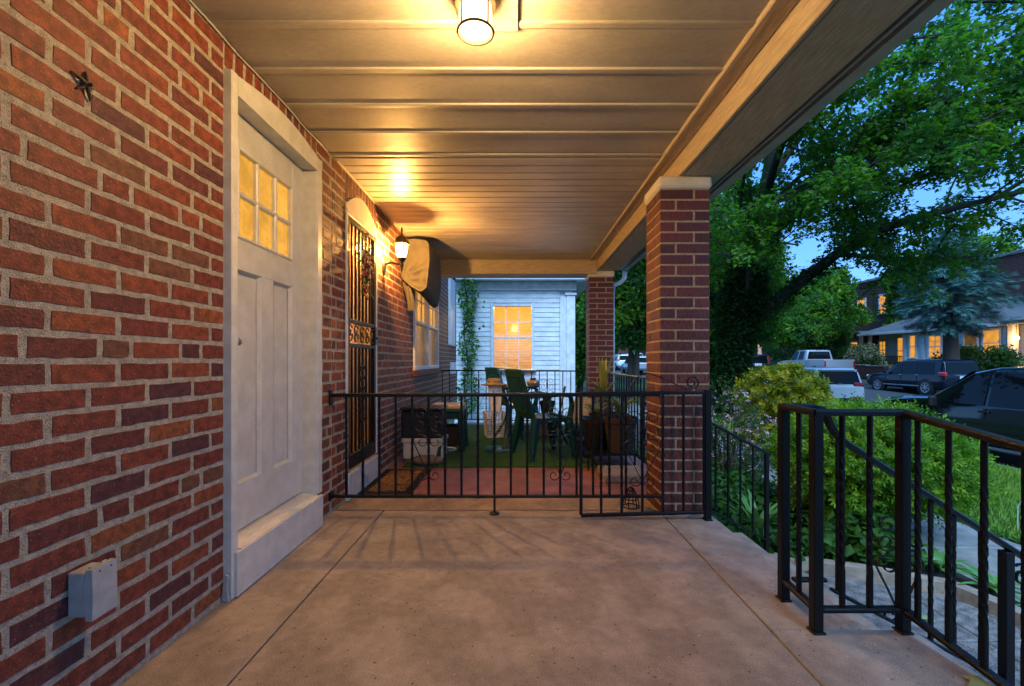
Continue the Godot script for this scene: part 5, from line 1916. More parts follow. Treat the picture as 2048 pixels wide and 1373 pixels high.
func build_street_houses() -> void:
	# clapboard house with the hipped porch
	var h := thing("porch_house", "pale blue clapboard house with hipped porch roof behind the spruce", "house", Vector3.ZERO)
	var X := 27.0; var d0 := 24.95; var d1 := 35.0; var yb := 0.55; var ye := 3.05
	var dm := 31.7
	var cw := MB.new()
	cw.box(P(X + 1.7, (yb + ye) / 2, (d0 + dm) / 2), Vector3(3.3, ye - yb, dm - d0))
	part(cw, "wall", M.siding, h)
	var y := yb
	while y < ye - 0.1:
		var b := MB.new()
		b.prism(P(X + 0.06, y, d0), Vector3(-1, 0, 0), Vector3.UP, PackedVector2Array([Vector2(0, 0), Vector2(0.045, 0), Vector2(0.02, 0.19), Vector2(0, 0.19)]), dm - d0)
		part(b, "siding_board", M.siding, h)
		y += 0.19
	for d in [d0 + 0.1, 28.2, 30.15, dm - 0.1]:
		var p := MB.new()
		p.box(P(X - 0.02, (yb + ye) / 2, d), Vector3(0.12, ye - yb, 0.22), 0.01)
		part(p, "pilaster", M.trim_white, h)
	far_window(h, X, 2.0, 30.9, 0.40, 1.5, M.window_far)
	far_window(h, X, 1.95, 29.25, 0.8, 1.4, M.window_far, 2)
	far_window(h, X, 1.95, 26.95, 0.75, 1.4, M.window_dim)
	far_window(h, X, 2.05, 25.75, 0.85, 1.5, M.window_far)
	# open porch bay
	var bw := MB.new()
	bw.box(P(28.0, 1.8, 33.3), Vector3(0.2, 2.6, 3.4))
	part(bw, "back_wall", M.siding, h)
	far_window(h, 27.88, 1.85, 34.55, 0.55, 1.3, M.window_far, 2)
	far_window(h, 27.88, 1.75, 32.75, 0.8, 1.9, M.window_far, 1)
	for d in [d1 - 0.15, dm]:
		var p := MB.new()
		p.box(P(X + 0.1, (yb + ye) / 2, d), Vector3(0.2, ye - yb, 0.2), 0.02)
		part(p, "porch_post", M.trim_white, h)
	var rl := MB.new()
	for i in 26: rl.box(P(X + 0.1, yb + 0.42, dm + 0.2 + i * 0.14), Vector3(0.03, 0.72, 0.03))
	rl.box(P(X + 0.1, yb + 0.8, (dm + d1) / 2), Vector3(0.05, 0.06, d1 - dm - 0.2))
	part(rl, "porch_rail", M.iron, h)
	var fl := MB.new()
	fl.box(P(X + 1.5, yb - 0.5, (d0 + d1) / 2), Vector3(3.4, 1.0, d1 - d0 + 0.2), 0.02)
	part(fl, "porch_base", M.walk, h)
	part(hip_roof(X - 0.45, X + 4.5, d0 - 0.4, d1 + 0.4, ye + 0.06, 1.5, 3.0), "roof", M.shingle, h)
	var fs := MB.new()
	fs.box(P(X - 0.47, ye - 0.02, (d0 + d1) / 2), Vector3(0.08, 0.16, d1 - d0 + 0.8), 0.01)
	part(fs, "fascia", M.trim_white, h)
	# brick block behind it
	brick_block("tall_brick_house", "tall purple brick house rising behind the clapboard porch", 30.5, 40.0, 20.5, 33.5, 7.6, [])
	brick_block("tall_brick_house", "two storey brick house with two lit upper windows and ivy", 30.4, 40.0, 35.2, 43.5, 7.9, [[5.7, 40.0, 0.8, 1.5], [5.75, 37.6, 0.8, 1.5]])
	# its porch
	var p2 := thing("porch", "dark brick porch with open lit door left of the hipped roof", "porch", Vector3.ZERO)
	var pr := MB.new()
	pr.box(P(28.5, 3.35, 38.2), Vector3(4.0, 0.16, 6.0), 0.02, Basis(Vector3(0, 0, 1), 0.05))
	part(pr, "roof", M.shingle, p2)
	for d in [35.5, 40.9]:
		var p := MB.new()
		p.box(P(26.9, 1.9, d), Vector3(0.22, 2.8, 0.22), 0.02)
		part(p, "porch_post", M.trim_white, p2)
	var pf := MB.new()
	pf.box(P(28.6, 0.2, 38.2), Vector3(3.6, 0.7, 6.0), 0.02)
	part(pf, "porch_base", M.far_brick, p2)
	for i in 24:
		var bl := MB.new()
		bl.box(P(26.9, 0.95, 36.0 + i * 0.14), Vector3(0.03, 0.75, 0.05))
		part(bl, "baluster", M.trim_white, p2)
	far_window(p2, 30.2, 1.65, 40.6, 0.8, 2.1, M.window_far, 1)
	# right edge porch with hanging lamp
	var p3 := thing("porch", "white posted porch with a hanging globe lamp at the photo's right edge", "porch", Vector3.ZERO)
	var r3 := MB.new()
	r3.box(P(28.3, 3.12, 22.2), Vector3(3.9, 0.2, 5.2), 0.03)
	part(r3, "roof", M.shingle, p3)
	for d in [24.6, 20.2]:
		var p := MB.new()
		p.box(P(26.9, 1.7, d), Vector3(0.32, 2.7, 0.32), 0.03)
		part(p, "porch_post", M.trim_white, p3)
	var f3 := MB.new()
	f3.box(P(28.4, 0.1, 22.4), Vector3(3.6, 0.6, 5.0), 0.02)
	part(f3, "porch_base", M.far_brick, p3)
	var hl := thing("hanging_lamp", "small globe lamp hanging under the porch at the right edge", "lamp", P(26.6, 2.25, 24.15))
	var hm := MB.new()
	hm.lathe(Vector3.ZERO, ball(0.12, 8), 12)
	part(hm, "lamp_globe", M.lantern_glass, hl)
	var ch := MB.new()
	ch.tube(PackedVector3Array([Vector3(0, 0.1, 0), Vector3(0, 0.75, 0)]), 0.012, 5)
	part(ch, "chain", M.iron, hl)
	var ll := OmniLight3D.new()
	ll.name = "hanging_lamp_light"
	ll.light_color = Color(1, 0.7, 0.35); ll.light_energy = 0.6; ll.light_size = 0.1; ll.omni_range = 10.0; ll.omni_attenuation = 2.0; ll.shadow_enabled = true
	hl.add_child(ll)
	# low garden wall
	var gw := thing("garden_wall", "low dark red brick garden wall along the far pavement", "wall", Vector3.ZERO)
	var gm := MB.new()
	for i in 6: gm.box(P(23.0, -0.28 + rise(23, 29.0 + i * 1.5), 29.0 + i * 1.5), Vector3(0.3, 0.85, 1.49), 0.02)
	part(gm, "brick_courses", M.far_brick, gw)
	var gc := MB.new()
	for i in 6: gc.box(P(23.0, 0.18 + rise(23, 29.0 + i * 1.5), 29.0 + i * 1.5), Vector3(0.36, 0.07, 1.49), 0.01)
	part(gc, "coping", M.walk, gw)
	# more distant ones
	brick_block("stone_house", "distant purple stone house with one lit yellow window by the ivy trunk", 30.4, 40, 52.0, 62.0, 8.5, [[3.2, 57.2, 1.1, 2.6]])
	brick_block("brick_row", "distant brick row house mostly hidden behind the street trees", 30.4, 40, 44.5, 51.5, 8.4, [[3.0, 48.0, 0.9, 1.6]])
	var wp := thing("white_porch", "distant white columned porch seen between the brick pillars", "porch", Vector3.ZERO)
	var wr := MB.new()
	wr.box(P(16.6, 4.9, 58), Vector3(4.6, 0.3, 3.0), 0.03)
	part(wr, "roof", M.trim_white, wp)
	for x in [14.6, 16.2, 17.8]:
		var p := MB.new()
		p.box(P(x, 3.1, 56.8), Vector3(0.35, 3.4, 0.35), 0.03)
		part(p, "column", M.trim_white, wp)
	var wb := MB.new()
	wb.box(P(16.6, 1.2, 58.2), Vector3(4.6, 0.6, 3.2), 0.03)
	wb.box(P(17.0, 4.0, 62.0), Vector3(9.0, 7.0, 5.0), 0.03)
	part(wb, "wall", M.far_brick, wp)
	# overhead wires
	for k in 2:
		var w := MB.new()
		var a := P(22.3, 5.95 + k * 0.65, 20.0)
		var e := P(28.8 - k * 0.8, 6.2 + k * 0.1, 41.0)
		var pp := PackedVector3Array([P(18.0, 6.0 + k * 0.8, 6.0)])
		for i in 13:
			var q := i / 12.0
			pp.append(a.lerp(e, q) + Vector3.DOWN * 0.35 * sin(PI * q))
		w.tube(pp, 0.015, 4)
		tag(part(w, "overhead_wire", M.wire), "thin black overhead wire crossing the sky, %s of the two" % ["lower", "upper"][k], "wire", "overhead wires")


func brick_block(called: String, label: String, x0: float, x1: float, d0: float, d1: float, hgt: float, wins: Array) -> void:
	var t := thing(called, label, "house", Vector3.ZERO)
	var w := MB.new()
	w.box(P((x0 + x1) / 2, hgt / 2 - 0.5, (d0 + d1) / 2), Vector3(x1 - x0 - 0.04, hgt + 1.0, d1 - d0 - 0.04))
	part(w, "mortar_wall", M.far_mortar, t)
	# courses and headers as ridges: too small to tell apart one by one from here
	var c := MB.new()
	var y := 0.2
	var row := 0
	while y < hgt - 0.05:
		var d := d0 + (0.0 if row % 2 else -0.21)
		while d < d1:
			var a := maxf(d, d0); var b := minf(d + 0.40, d1)
			if b - a > 0.06:
				var xx := x0 + rf(-0.004, 0.004)
				c.quad(P(xx, y, a), P(xx, y, b), P(xx, y + 0.115, b), P(xx, y + 0.115, a))
			d += 0.42
		y += 0.135
		row += 1
	var bw := part(c, "brickwork", M.far_brick, t)
	bw.set_meta("kind", "stuff")
	var cp := MB.new()
	cp.box(P((x0 + x1) / 2, hgt + 0.08, (d0 + d1) / 2), Vector3(x1 - x0 + 0.3, 0.2, d1 - d0 + 0.3), 0.02)
	part(cp, "coping", M.walk, t)
	for q in wins: far_window(t, x0, q[0], q[1], q[2], q[3], M.window_far, 2)


# ---------------------------------------------------------------- cars
# st: stations from tail (t = 0) to nose: [t, bottom, belt, top, half width low, half width belt, half width top]. Nose points to -z
func car(called: String, label: String, cat: String, at: Vector3, turn: float, st: Array, m: Material, wheels: Array, wr: float, glass: Array, extra: Array) -> Node3D:
	var t := thing(called, label, cat, at, turn, "vehicles parked along the street")
	var b := MB.new()
	var rows := []
	for s in st:
		var z: float = -s[0]
		var half := [Vector2(0, s[1]), Vector2(s[4] * 0.85, s[1]), Vector2(s[4], s[1] + 0.1), Vector2(s[4] + 0.01, lerpf(s[1], s[2], 0.55)), Vector2(s[5] + 0.005, s[2] - 0.04), Vector2(s[5] - 0.012, s[2]), Vector2(s[6], s[3] - 0.06), Vector2(s[6] - 0.05, s[3] - 0.012), Vector2(s[6] * 0.5, s[3] + 0.006), Vector2(0, s[3] + 0.01)]
		var row := PackedVector3Array()
		for p in half: row.append(Vector3(p.x, p.y, z))
		for i in range(half.size() - 2, 0, -1): row.append(Vector3(-half[i].x, half[i].y, z))
		rows.append(row)
	b.grid(rows, true)
	b.fan(rows[0], true); b.fan(rows[rows.size() - 1])
	part(b, "body", m, t)
	for w in wheels:
		for sx in [-1.0, 1.0]:
			var wb := Basis(Vector3.FORWARD, sx * PI / 2)
			var c := Vector3(sx * (w[1] - 0.09), wr, -w[0])
			var arch := MB.new()
			arch.lathe(c, PackedVector2Array([Vector2(0, 0.099), Vector2(wr + 0.06, 0.099), Vector2(wr + 0.075, 0.085), Vector2(wr + 0.075, -0.1)]), 26, wb)
			part(arch, "wheel_arch", M.rubber, t)
			var ty := MB.new()
			ty.lathe(c, PackedVector2Array([Vector2(wr * 0.66, 0.095), Vector2(wr * 0.7, 0.112), Vector2(wr * 0.92, 0.112), Vector2(wr, 0.085), Vector2(wr, -0.08)]), 26, wb)
			var wheel := part(ty, "wheel", M.rubber, t)
			var rim := MB.new()
			rim.lathe(c, PackedVector2Array([Vector2(wr * 0.58, 0.098), Vector2(wr * 0.66, 0.115), Vector2(wr * 0.69, 0.108)]), 26, wb)
			for k in 7:
				var a := TAU * k / 7
				var dirv := wb * Vector3(cos(a), 0, sin(a))
				var n := wb * Vector3.UP
				rim.bar(PackedVector3Array([c + n * 0.108 + dirv * wr * 0.08, c + n * 0.104 + dirv * wr * 0.62]), 0.012, wr * 0.13, n.cross(dirv))
			rim.lathe(c, PackedVector2Array([Vector2(0, 0.116), Vector2(wr * 0.14, 0.112), Vector2(wr * 0.16, 0.1)]), 12, wb)
			part(rim, "rim", M.rim_alloy, wheel)
	for dt in [0.30, 0.497, 0.70]:
		for sx in [-1.0, 1.0]:
			var seam := MB.new()
			var w0: float = st[4][4]
			seam.box(Vector3(sx * (w0 + 0.004), st[4][2] * 0.66, -st[st.size() - 1][0] * dt), Vector3(0.018, st[4][2] * 0.62, 0.014))
			part(seam, "door_seam", M.dark, t)
	for g in glass:
		for sx in ([-1.0, 1.0] if g[0] else [1.0]):
			var q: Array = g[1]
			var mb := MB.new()
			var pts := []
			for p in q: pts.append(Vector3(p.x * sx, p.y, p.z))
			if pts.size() == 4: mb.quad(pts[0], pts[1], pts[2], pts[3])
			else:
				for i in range(1, pts.size() - 1): mb.tri(pts[0], pts[i], pts[i + 1])
			part(mb, "window", M.car_glass, t)
	for e in extra:
		var mb := MB.new()
		mb.box(e[1], e[2], e[3])
		part(mb, e[0], e[4], t)
		if e.size() > 5:
			var m2 := MB.new()
			m2.box(Vector3(-e[1].x, e[1].y, e[1].z), e[2], e[3])
			part(m2, e[0], e[4], t)
	return t


func V(x: float, y: float, t: float) -> Vector3:
	return Vector3(x, y, -t)


func suv_stations(L: float, hgt: float, w: float) -> Array:
	var b := 0.28
	var hood := hgt * 0.615
	return [[0.0, b + 0.2, 0.78, 0.86, w - 0.08, w - 0.1, w - 0.14], [0.05, b + 0.05, hgt * 0.56, hgt * 0.62, w - 0.03, w - 0.05, w - 0.12], [0.16, b, hgt * 0.57, hgt * 0.92, w, w - 0.03, w - 0.17], [0.34, b, hgt * 0.58, hgt * 0.985, w, w - 0.03, w - 0.19], [L * 0.3, b, hgt * 0.575, hgt, w, w - 0.02, w - 0.2], [L * 0.48, b, hgt * 0.57, hgt * 0.985, w, w - 0.02, w - 0.2], [L * 0.575, b, hgt * 0.565, hgt * 0.93, w, w - 0.02, w - 0.2], [L * 0.745, b, hgt * 0.56, hood + 0.03, w, w - 0.03, w - 0.12], [L * 0.87, b, hood - 0.08, hood, w, w - 0.05, w - 0.14], [L * 0.965, b + 0.02, hood - 0.14, hood - 0.07, w - 0.02, w - 0.08, w - 0.2], [L, b + 0.1, 0.62, 0.70, w - 0.12, w - 0.16, w - 0.3]]


func suv_glass(L: float, hgt: float, w: float) -> Array:
	var e := 0.012
	var bl := hgt * 0.585; var tp := hgt * 0.93
	var xb := w - 0.035 + e; var xt := w - 0.185 + e
	return [[true, [V(xb, bl, L * 0.66), V(xb, bl, L * 0.505), V(xt, tp - 0.02, L * 0.505), V(xt, tp - 0.05, L * 0.555)]], [true, [V(xb, bl, L * 0.49), V(xb, bl, L * 0.31), V(xt, tp, L * 0.31), V(xt, tp, L * 0.49)]], [true, [V(xb, bl, L * 0.295), V(xb - 0.01, bl, L * 0.11), V(xt, tp - 0.02, L * 0.13), V(xt, tp, L * 0.295)]],
		[false, [V(-(w - 0.17), hgt * 0.62, 0.035), V(w - 0.17, hgt * 0.62, 0.035), V(w - 0.24, hgt * 0.91, 0.14), V(-(w - 0.24), hgt * 0.91, 0.14)]],
		[false, [V(w - 0.15, hgt * 0.635, L * 0.725), V(-(w - 0.15), hgt * 0.635, L * 0.725), V(-(w - 0.26), hgt * 0.935, L * 0.59), V(w - 0.26, hgt * 0.935, L * 0.59)]]]


func build_cars() -> void:
	# big dark one at the near kerb
	var w := 0.98; var hgt := 1.88; var L := 5.3
	var z0 := 6.1
	var ex := [["side_mirror", V(1.10, 1.10, L * 0.68), Vector3(0.16, 0.24, 0.12), 0.04, M.black_plastic, true], ["door_handle", V(0.99, 0.98, L * 0.50), Vector3(0.03, 0.04, 0.2), 0.01, M.black_plastic, true], ["door_handle", V(0.99, 0.98, L * 0.31), Vector3(0.03, 0.04, 0.2), 0.01, M.black_plastic, true],
		["badge", V(0.99, 0.88, L * 0.75), Vector3(0.012, 0.035, 0.26), 0.004, M.chrome, true], ["running_board", V(0.93, 0.30, L * 0.5), Vector3(0.2, 0.06, 2.1), 0.02, M.steel, true], ["tail_light", V(0.92, 1.0, 0.06), Vector3(0.12, 0.4, 0.1), 0.02, M.red_lens, true], ["headlight", V(0.8, 0.78, L - 0.1), Vector3(0.24, 0.18, 0.14), 0.03, M.clear_lens, true], ["body_moulding", V(0.992, 0.66, L * 0.48), Vector3(0.02, 0.07, 2.7), 0.008, M.black_plastic, true], ["roof_rack", V(0.62, 1.82, L * 0.35), Vector3(0.03, 0.04, 1.8), 0.01, M.black_metal, true]]
	car("parked_suv", "large dark green-black utility vehicle at the near kerb, at the right edge", "car", P(9.98, -0.93, z0), 0, suv_stations(L, hgt, w), M.paint_greenblack, [[0.95, w], [L - 0.98, w]], 0.39, suv_glass(L, hgt, w), ex)
	# white hatchback ahead of it
	w = 0.9; hgt = 1.58; L = 4.4
	ex = [["tail_light", V(0.66, 0.97, 0.035), Vector3(0.36, 0.15, 0.08), 0.03, M.red_lens, true], ["license_plate", V(0, 0.80, 0.02), Vector3(0.4, 0.16, 0.02), 0.005, M.plate], ["badge", V(0, 1.0, 0.025), Vector3(0.12, 0.05, 0.02), 0.008, M.chrome], ["reflector", V(0.55, 0.50, 0.0), Vector3(0.4, 0.06, 0.06), 0.01, M.red_lens, true], ["bumper", V(0, 0.42, 0.03), Vector3(1.5, 0.16, 0.1), 0.03, M.black_plastic], ["spoiler", V(0, hgt * 0.945, 0.16), Vector3(1.25, 0.04, 0.22), 0.015, M.paint_pearl], ["wiper", V(0.1, hgt * 0.64, 0.02), Vector3(0.4, 0.02, 0.02), 0.004, M.black_plastic]]
	car("parked_hatchback", "white hatchback with red tail lights parked behind the yellow bush", "car", P(11.6, -0.93 + rise(11, 18), 16.3), -0.06, suv_stations(L, hgt, w), M.paint_pearl, [[0.85, w], [L - 0.85, w]], 0.34, suv_glass(L, hgt, w), ex)
	# dark minivan over the street
	w = 0.95; hgt = 1.72; L = 4.75
	ex = [["tail_light", V(0.88, 1.02, 0.12), Vector3(0.2, 0.22, 0.34), 0.05, M.red_lens, true], ["side_mirror", V(1.03, 1.06, L * 0.69), Vector3(0.16, 0.14, 0.1), 0.04, M.paint_navy, true], ["license_plate", V(0, 0.86, 0.0), Vector3(0.4, 0.15, 0.03), 0.005, M.plate], ["chrome_strip", V(0, 0.98, 0.01), Vector3(0.9, 0.03, 0.03), 0.008, M.chrome], ["sill_trim", V(0.955, 0.42, L * 0.5), Vector3(0.02, 0.05, 2.4), 0.008, M.chrome, true], ["door_handle", V(0.95, 0.95, L * 0.5), Vector3(0.03, 0.035, 0.18), 0.01, M.chrome, true], ["door_handle", V(0.95, 0.95, L * 0.3), Vector3(0.03, 0.035, 0.18), 0.01, M.chrome, true], ["headlight", V(0.72, 0.82, L - 0.12), Vector3(0.3, 0.14, 0.3), 0.05, M.clear_lens, true], ["exhaust", V(0.5, 0.36, 0.02), Vector3(0.12, 0.05, 0.06), 0.015, M.chrome, true]]
	car("parked_minivan", "dark navy crossover parked over the street before the clapboard house", "car", P(20.6, -0.93 + rise(20, 23), 20.9), 0, suv_stations(L, hgt, w), M.paint_navy, [[0.95, w], [L - 0.9, w]], 0.36, suv_glass(L, hgt, w), ex)
	# small black one with tall red lights
	w = 0.9; hgt = 1.66; L = 4.5
	ex = [["tail_light", V(0.78, 1.25, 0.1), Vector3(0.14, 0.62, 0.14), 0.03, M.red_lens, true], ["license_plate", V(0, 0.9, 0.0), Vector3(0.5, 0.2, 0.03), 0.005, M.plate], ["bumper", V(0, 0.55, 0.0), Vector3(1.6, 0.22, 0.12), 0.04, M.black_plastic]]
	car("parked_suv", "black utility vehicle with tall red tail lights beside the silver pickup", "car", P(18.3, -0.93 + rise(18, 36), 34.5), -0.1, suv_stations(L, hgt, w), M.paint_black, [[0.85, w], [L - 0.9, w]], 0.34, suv_glass(L, hgt, w), ex)
	# teal saloon, half hidden
	w = 0.88; hgt = 1.42; L = 4.6
	ex = [["tail_light", V(0.7, 0.86, 0.03), Vector3(0.3, 0.14, 0.08), 0.03, M.red_lens, true], ["license_plate", V(0, 0.7, 0.0), Vector3(0.4, 0.15, 0.03), 0.005, M.plate]]
	car("parked_saloon", "teal saloon car half hidden by the ivy trunk", "car", P(10.9, -0.93 + rise(11, 25), 23.6), 0, suv_stations(L, hgt, w), M.paint_teal, [[0.85, w], [L - 0.85, w]], 0.32, suv_glass(L, hgt, w), ex)
	for k in 3:
		var q: Array = [[10.2, 37.0, M.paint_silver, "silver car seen far off between the two brick pillars"], [10.4, 43.5, M.paint_pearl, "white car parked farther off between the pillars"], [13.6, 52.0, M.paint_silver, "pale car farthest off before the white porch"]][k]
		car("parked_saloon", q[3], "car", P(q[0], -0.93 + rise(q[0], q[1] + 2), q[1]), 0, suv_stations(4.5, 1.5, 0.9), q[2], [[0.85, 0.9], [3.6, 0.9]], 0.33, suv_glass(4.5, 1.5, 0.9), [["tail_light", V(0.74, 0.92, 0.04), Vector3(0.26, 0.16, 0.1), 0.03, M.red_lens, true]])
	# silver pickup
	var t := thing("parked_pickup", "silver pickup truck with open bed parked over the street", "car", P(20.6, -0.60 + rise(20, 30) * 0.9, 29.0), 0, "vehicles parked along the street")
	w = 0.98
	var cab := MB.new()
	var cst := [[1.98, 0.5, 1.18, 1.20, w, w - 0.03, w - 0.06], [2.0, 0.45, 1.2, 1.84, w, w - 0.03, w - 0.2], [2.3, 0.42, 1.2, 1.90, w, w - 0.02, w - 0.2], [3.2, 0.42, 1.18, 1.88, w, w - 0.02, w - 0.2], [3.9, 0.42, 1.15, 1.24, w, w - 0.03, w - 0.1], [4.9, 0.42, 1.06, 1.16, w, w - 0.05, w - 0.12], [5.4, 0.48, 0.98, 1.06, w - 0.04, w - 0.1, w - 0.2], [5.5, 0.55, 0.8, 0.9, w - 0.12, w - 0.16, w - 0.3]]
	var rows := []
	for s in cst:
		var z: float = -s[0]
		var half := [Vector2(0, s[1]), Vector2(s[4], s[1]), Vector2(s[4] + 0.01, lerpf(s[1], s[2], 0.6)), Vector2(s[5], s[2]), Vector2(s[6], s[3] - 0.06), Vector2(s[6] - 0.06, s[3] - 0.01), Vector2(0, s[3])]
		var row := PackedVector3Array()
		for p in half: row.append(Vector3(p.x, p.y, z))
		for i in range(half.size() - 2, 0, -1): row.append(Vector3(-half[i].x, half[i].y, z))
		rows.append(row)
	cab.grid(rows, true)
	cab.fan(rows[0], true); cab.fan(rows[rows.size() - 1])
	part(cab, "cab", M.paint_silver, t)
	var bed := MB.new()
	for sx in [-1.0, 1.0]: bed.box(Vector3(sx * 0.93, 0.85, -0.99), Vector3(0.1, 0.72, 1.98), 0.03)
	bed.box(Vector3(0, 0.85, -0.03), Vector3(1.76, 0.70, 0.07), 0.02)
	bed.box(Vector3(0, 0.56, -1.0), Vector3(1.8, 0.12, 1.9))
	bed.box(Vector3(0, 1.19, -0.04), Vector3(1.7, 0.03, 0.09), 0.01)
	part(bed, "bed", M.paint_silver, t)
	var bp := MB.new()
	bp.box(Vector3(0, 0.5, 0.06), Vector3(1.9, 0.18, 0.14), 0.04)
	part(bp, "bumper", M.chrome, t)
	for sx in [-1.0, 1.0]:
		var tl := MB.new()
		tl.box(Vector3(sx * 0.93, 0.92, 0.0), Vector3(0.11, 0.4, 0.06), 0.02)
		part(tl, "tail_light", M.red_lens, t)
		for wz in [0.95, 4.55]:
			var wb := Basis(Vector3.FORWARD, sx * PI / 2)
			var ty := MB.new()
			ty.lathe(Vector3(sx * 0.9, 0.4, -wz), PackedVector2Array([Vector2(0, 0.07), Vector2(0.24, 0.09), Vector2(0.26, 0.11), Vector2(0.36, 0.11), Vector2(0.4, 0.08), Vector2(0.4, -0.1)]), 20, wb)
			part(ty, "wheel", M.rubber, t)
		var sg := MB.new()
		sg.quad(V(sx * 0.965, 1.22, 3.75), V(sx * 0.97, 1.22, 2.9), V(sx * 0.80, 1.80, 2.9), V(sx * 0.80, 1.80, 3.3))
		part(sg, "window", M.car_glass, t)
		var sg2 := MB.new()
		sg2.quad(V(sx * 0.97, 1.22, 2.78), V(sx * 0.97, 1.22, 2.2), V(sx * 0.80, 1.80, 2.25), V(sx * 0.80, 1.80, 2.78))
		part(sg2, "window", M.car_glass, t)
		var mr := MB.new()
		mr.box(V(sx * 1.1, 1.25, 3.6), Vector3(0.18, 0.2, 0.1), 0.03)
		part(mr, "side_mirror", M.black_plastic, t)
	var rg := MB.new()
	rg.quad(V(-0.80, 1.26, 1.97), V(0.80, 1.26, 1.97), V(0.70, 1.77, 1.985), V(-0.70, 1.77, 1.985))
	part(rg, "rear_window", M.car_glass, t)
	var sl := MB.new()
	sl.box(V(0, 1.87, 2.05), Vector3(0.3, 0.05, 0.06), 0.01)
	part(sl, "brake_light", M.red_lens, t)


# ---------------------------------------------------------------- leaves and trees
func leaf_mesh(l: float, asp: float) -> ArrayMesh:
	var mb := MB.new()
	var w := l * asp * 0.5
	var a := Vector3.ZERO; var tip := Vector3(0, -l * 0.08, l); var mid := Vector3(0, l * 0.03, l * 0.5)
	var r := Vector3(w, -l * 0.05, l * 0.45); var q := Vector3(-w, -l * 0.05, l * 0.45)
	mb.tri(a, mid, r); mb.tri(mid, tip, r); mb.tri(a, q, mid); mb.tri(mid, q, tip)
	return mb.mesh()


func maple_mesh(l: float) -> ArrayMesh:
	var mb := MB.new()
	var rim := [Vector2(0, 0), Vector2(0.30, 0.02), Vector2(0.22, 0.24), Vector2(0.52, 0.52), Vector2(0.24, 0.55), Vector2(0.16, 0.70), Vector2(0, 1.0), Vector2(-0.16, 0.70), Vector2(-0.24, 0.55), Vector2(-0.52, 0.52), Vector2(-0.22, 0.24), Vector2(-0.30, 0.02)]
	var c := Vector3(0, 0.03 * l, 0.4 * l)
	for i in rim.size():
		var a: Vector2 = rim[i]
		var b: Vector2 = rim[(i + 1) % rim.size()]
		var pa := Vector3(a.x * l, -absf(a.x) * 0.15 * l - a.y * a.y * 0.1 * l, a.y * l)
		var pb := Vector3(b.x * l, -absf(b.x) * 0.15 * l - b.y * b.y * 0.1 * l, b.y * l)
		mb.tri(c, pa, pb)
	return mb.mesh()


# a twig's worth of leaves, for trees farther off
func clump_mesh(n: int, r: float, l: float, asp := 0.6) -> ArrayMesh:
	var mb := MB.new()
	for i in n:
		var p := Vector3(rf(-1, 1), rf(-0.7, 0.7), rf(-1, 1)) * r
		var b := Basis(Vector3(rf(-1, 1), rf(-1, 1), rf(-1, 1)).normalized(), rf(0, PI))
		var k := rf(0.7, 1.2) * l
		var w := k * asp * 0.5
		var t := b * Vector3(0, 0, k); var s := b * Vector3(w, 0, k * 0.45); var q := b * Vector3(-w, 0, k * 0.45)
		mb.tri(p, p + s, p + t); mb.tri(p, p + t, p + q)
	return mb.mesh()


func leaf_xf(p: Vector3, s: float) -> Transform3D:
	var b := Basis(Vector3.UP, rf(0, TAU)) * Basis(Vector3.RIGHT, rf(-0.3, 1.2)) * Basis(Vector3(0, 0, 1), rf(-0.5, 0.5))
	return Transform3D(b.scaled(Vector3.ONE * s), p)


func pick_green() -> Color:
	var g := [Color(.07, .20, .045), Color(.09, .24, .045), Color(.14, .29, .035), Color(.055, .155, .055), Color(.20, .34, .03)]
	var c: Color = g[rng.randi() % g.size()]
	return c * rf(0.85, 1.15)


func limb(mb: MB, pts: Array, r0: float, r1: float, sides := 7) -> PackedVector3Array:
	var cv := Curve3D.new()
	for i in pts.size():
		var t := Vector3.ZERO
		if i > 0 and i < pts.size() - 1: t = (pts[i + 1] - pts[i - 1]) / 6.0
		cv.add_point(pts[i], -t, t)
	var path := PackedVector3Array()
	var n := maxi(5, int(cv.get_baked_length() / 0.35))
	var sc := PackedFloat32Array()
	for i in n:
		var q := i / float(n - 1)
		path.append(cv.sample_baked(q * cv.get_baked_length()))
		sc.append(lerpf(1.0, r1 / r0, q))
	mb.tube(path, r0, sides, sc)
	return path


func fork(mb: MB, a: Vector3, dir: Vector3, l: float, r: float) -> PackedVector3Array:
	var p := PackedVector3Array([a])
	var d := dir.normalized()
	for i in 4:
		d = (d + Vector3(rf(-.28, .28), rf(-.22, .2), rf(-.28, .28))).normalized()
		p.append(p[p.size() - 1] + d * l / 4)
	mb.tube(p, r, 5, PackedFloat32Array([1, 0.85, 0.7, 0.55, 0.35]))
	return p


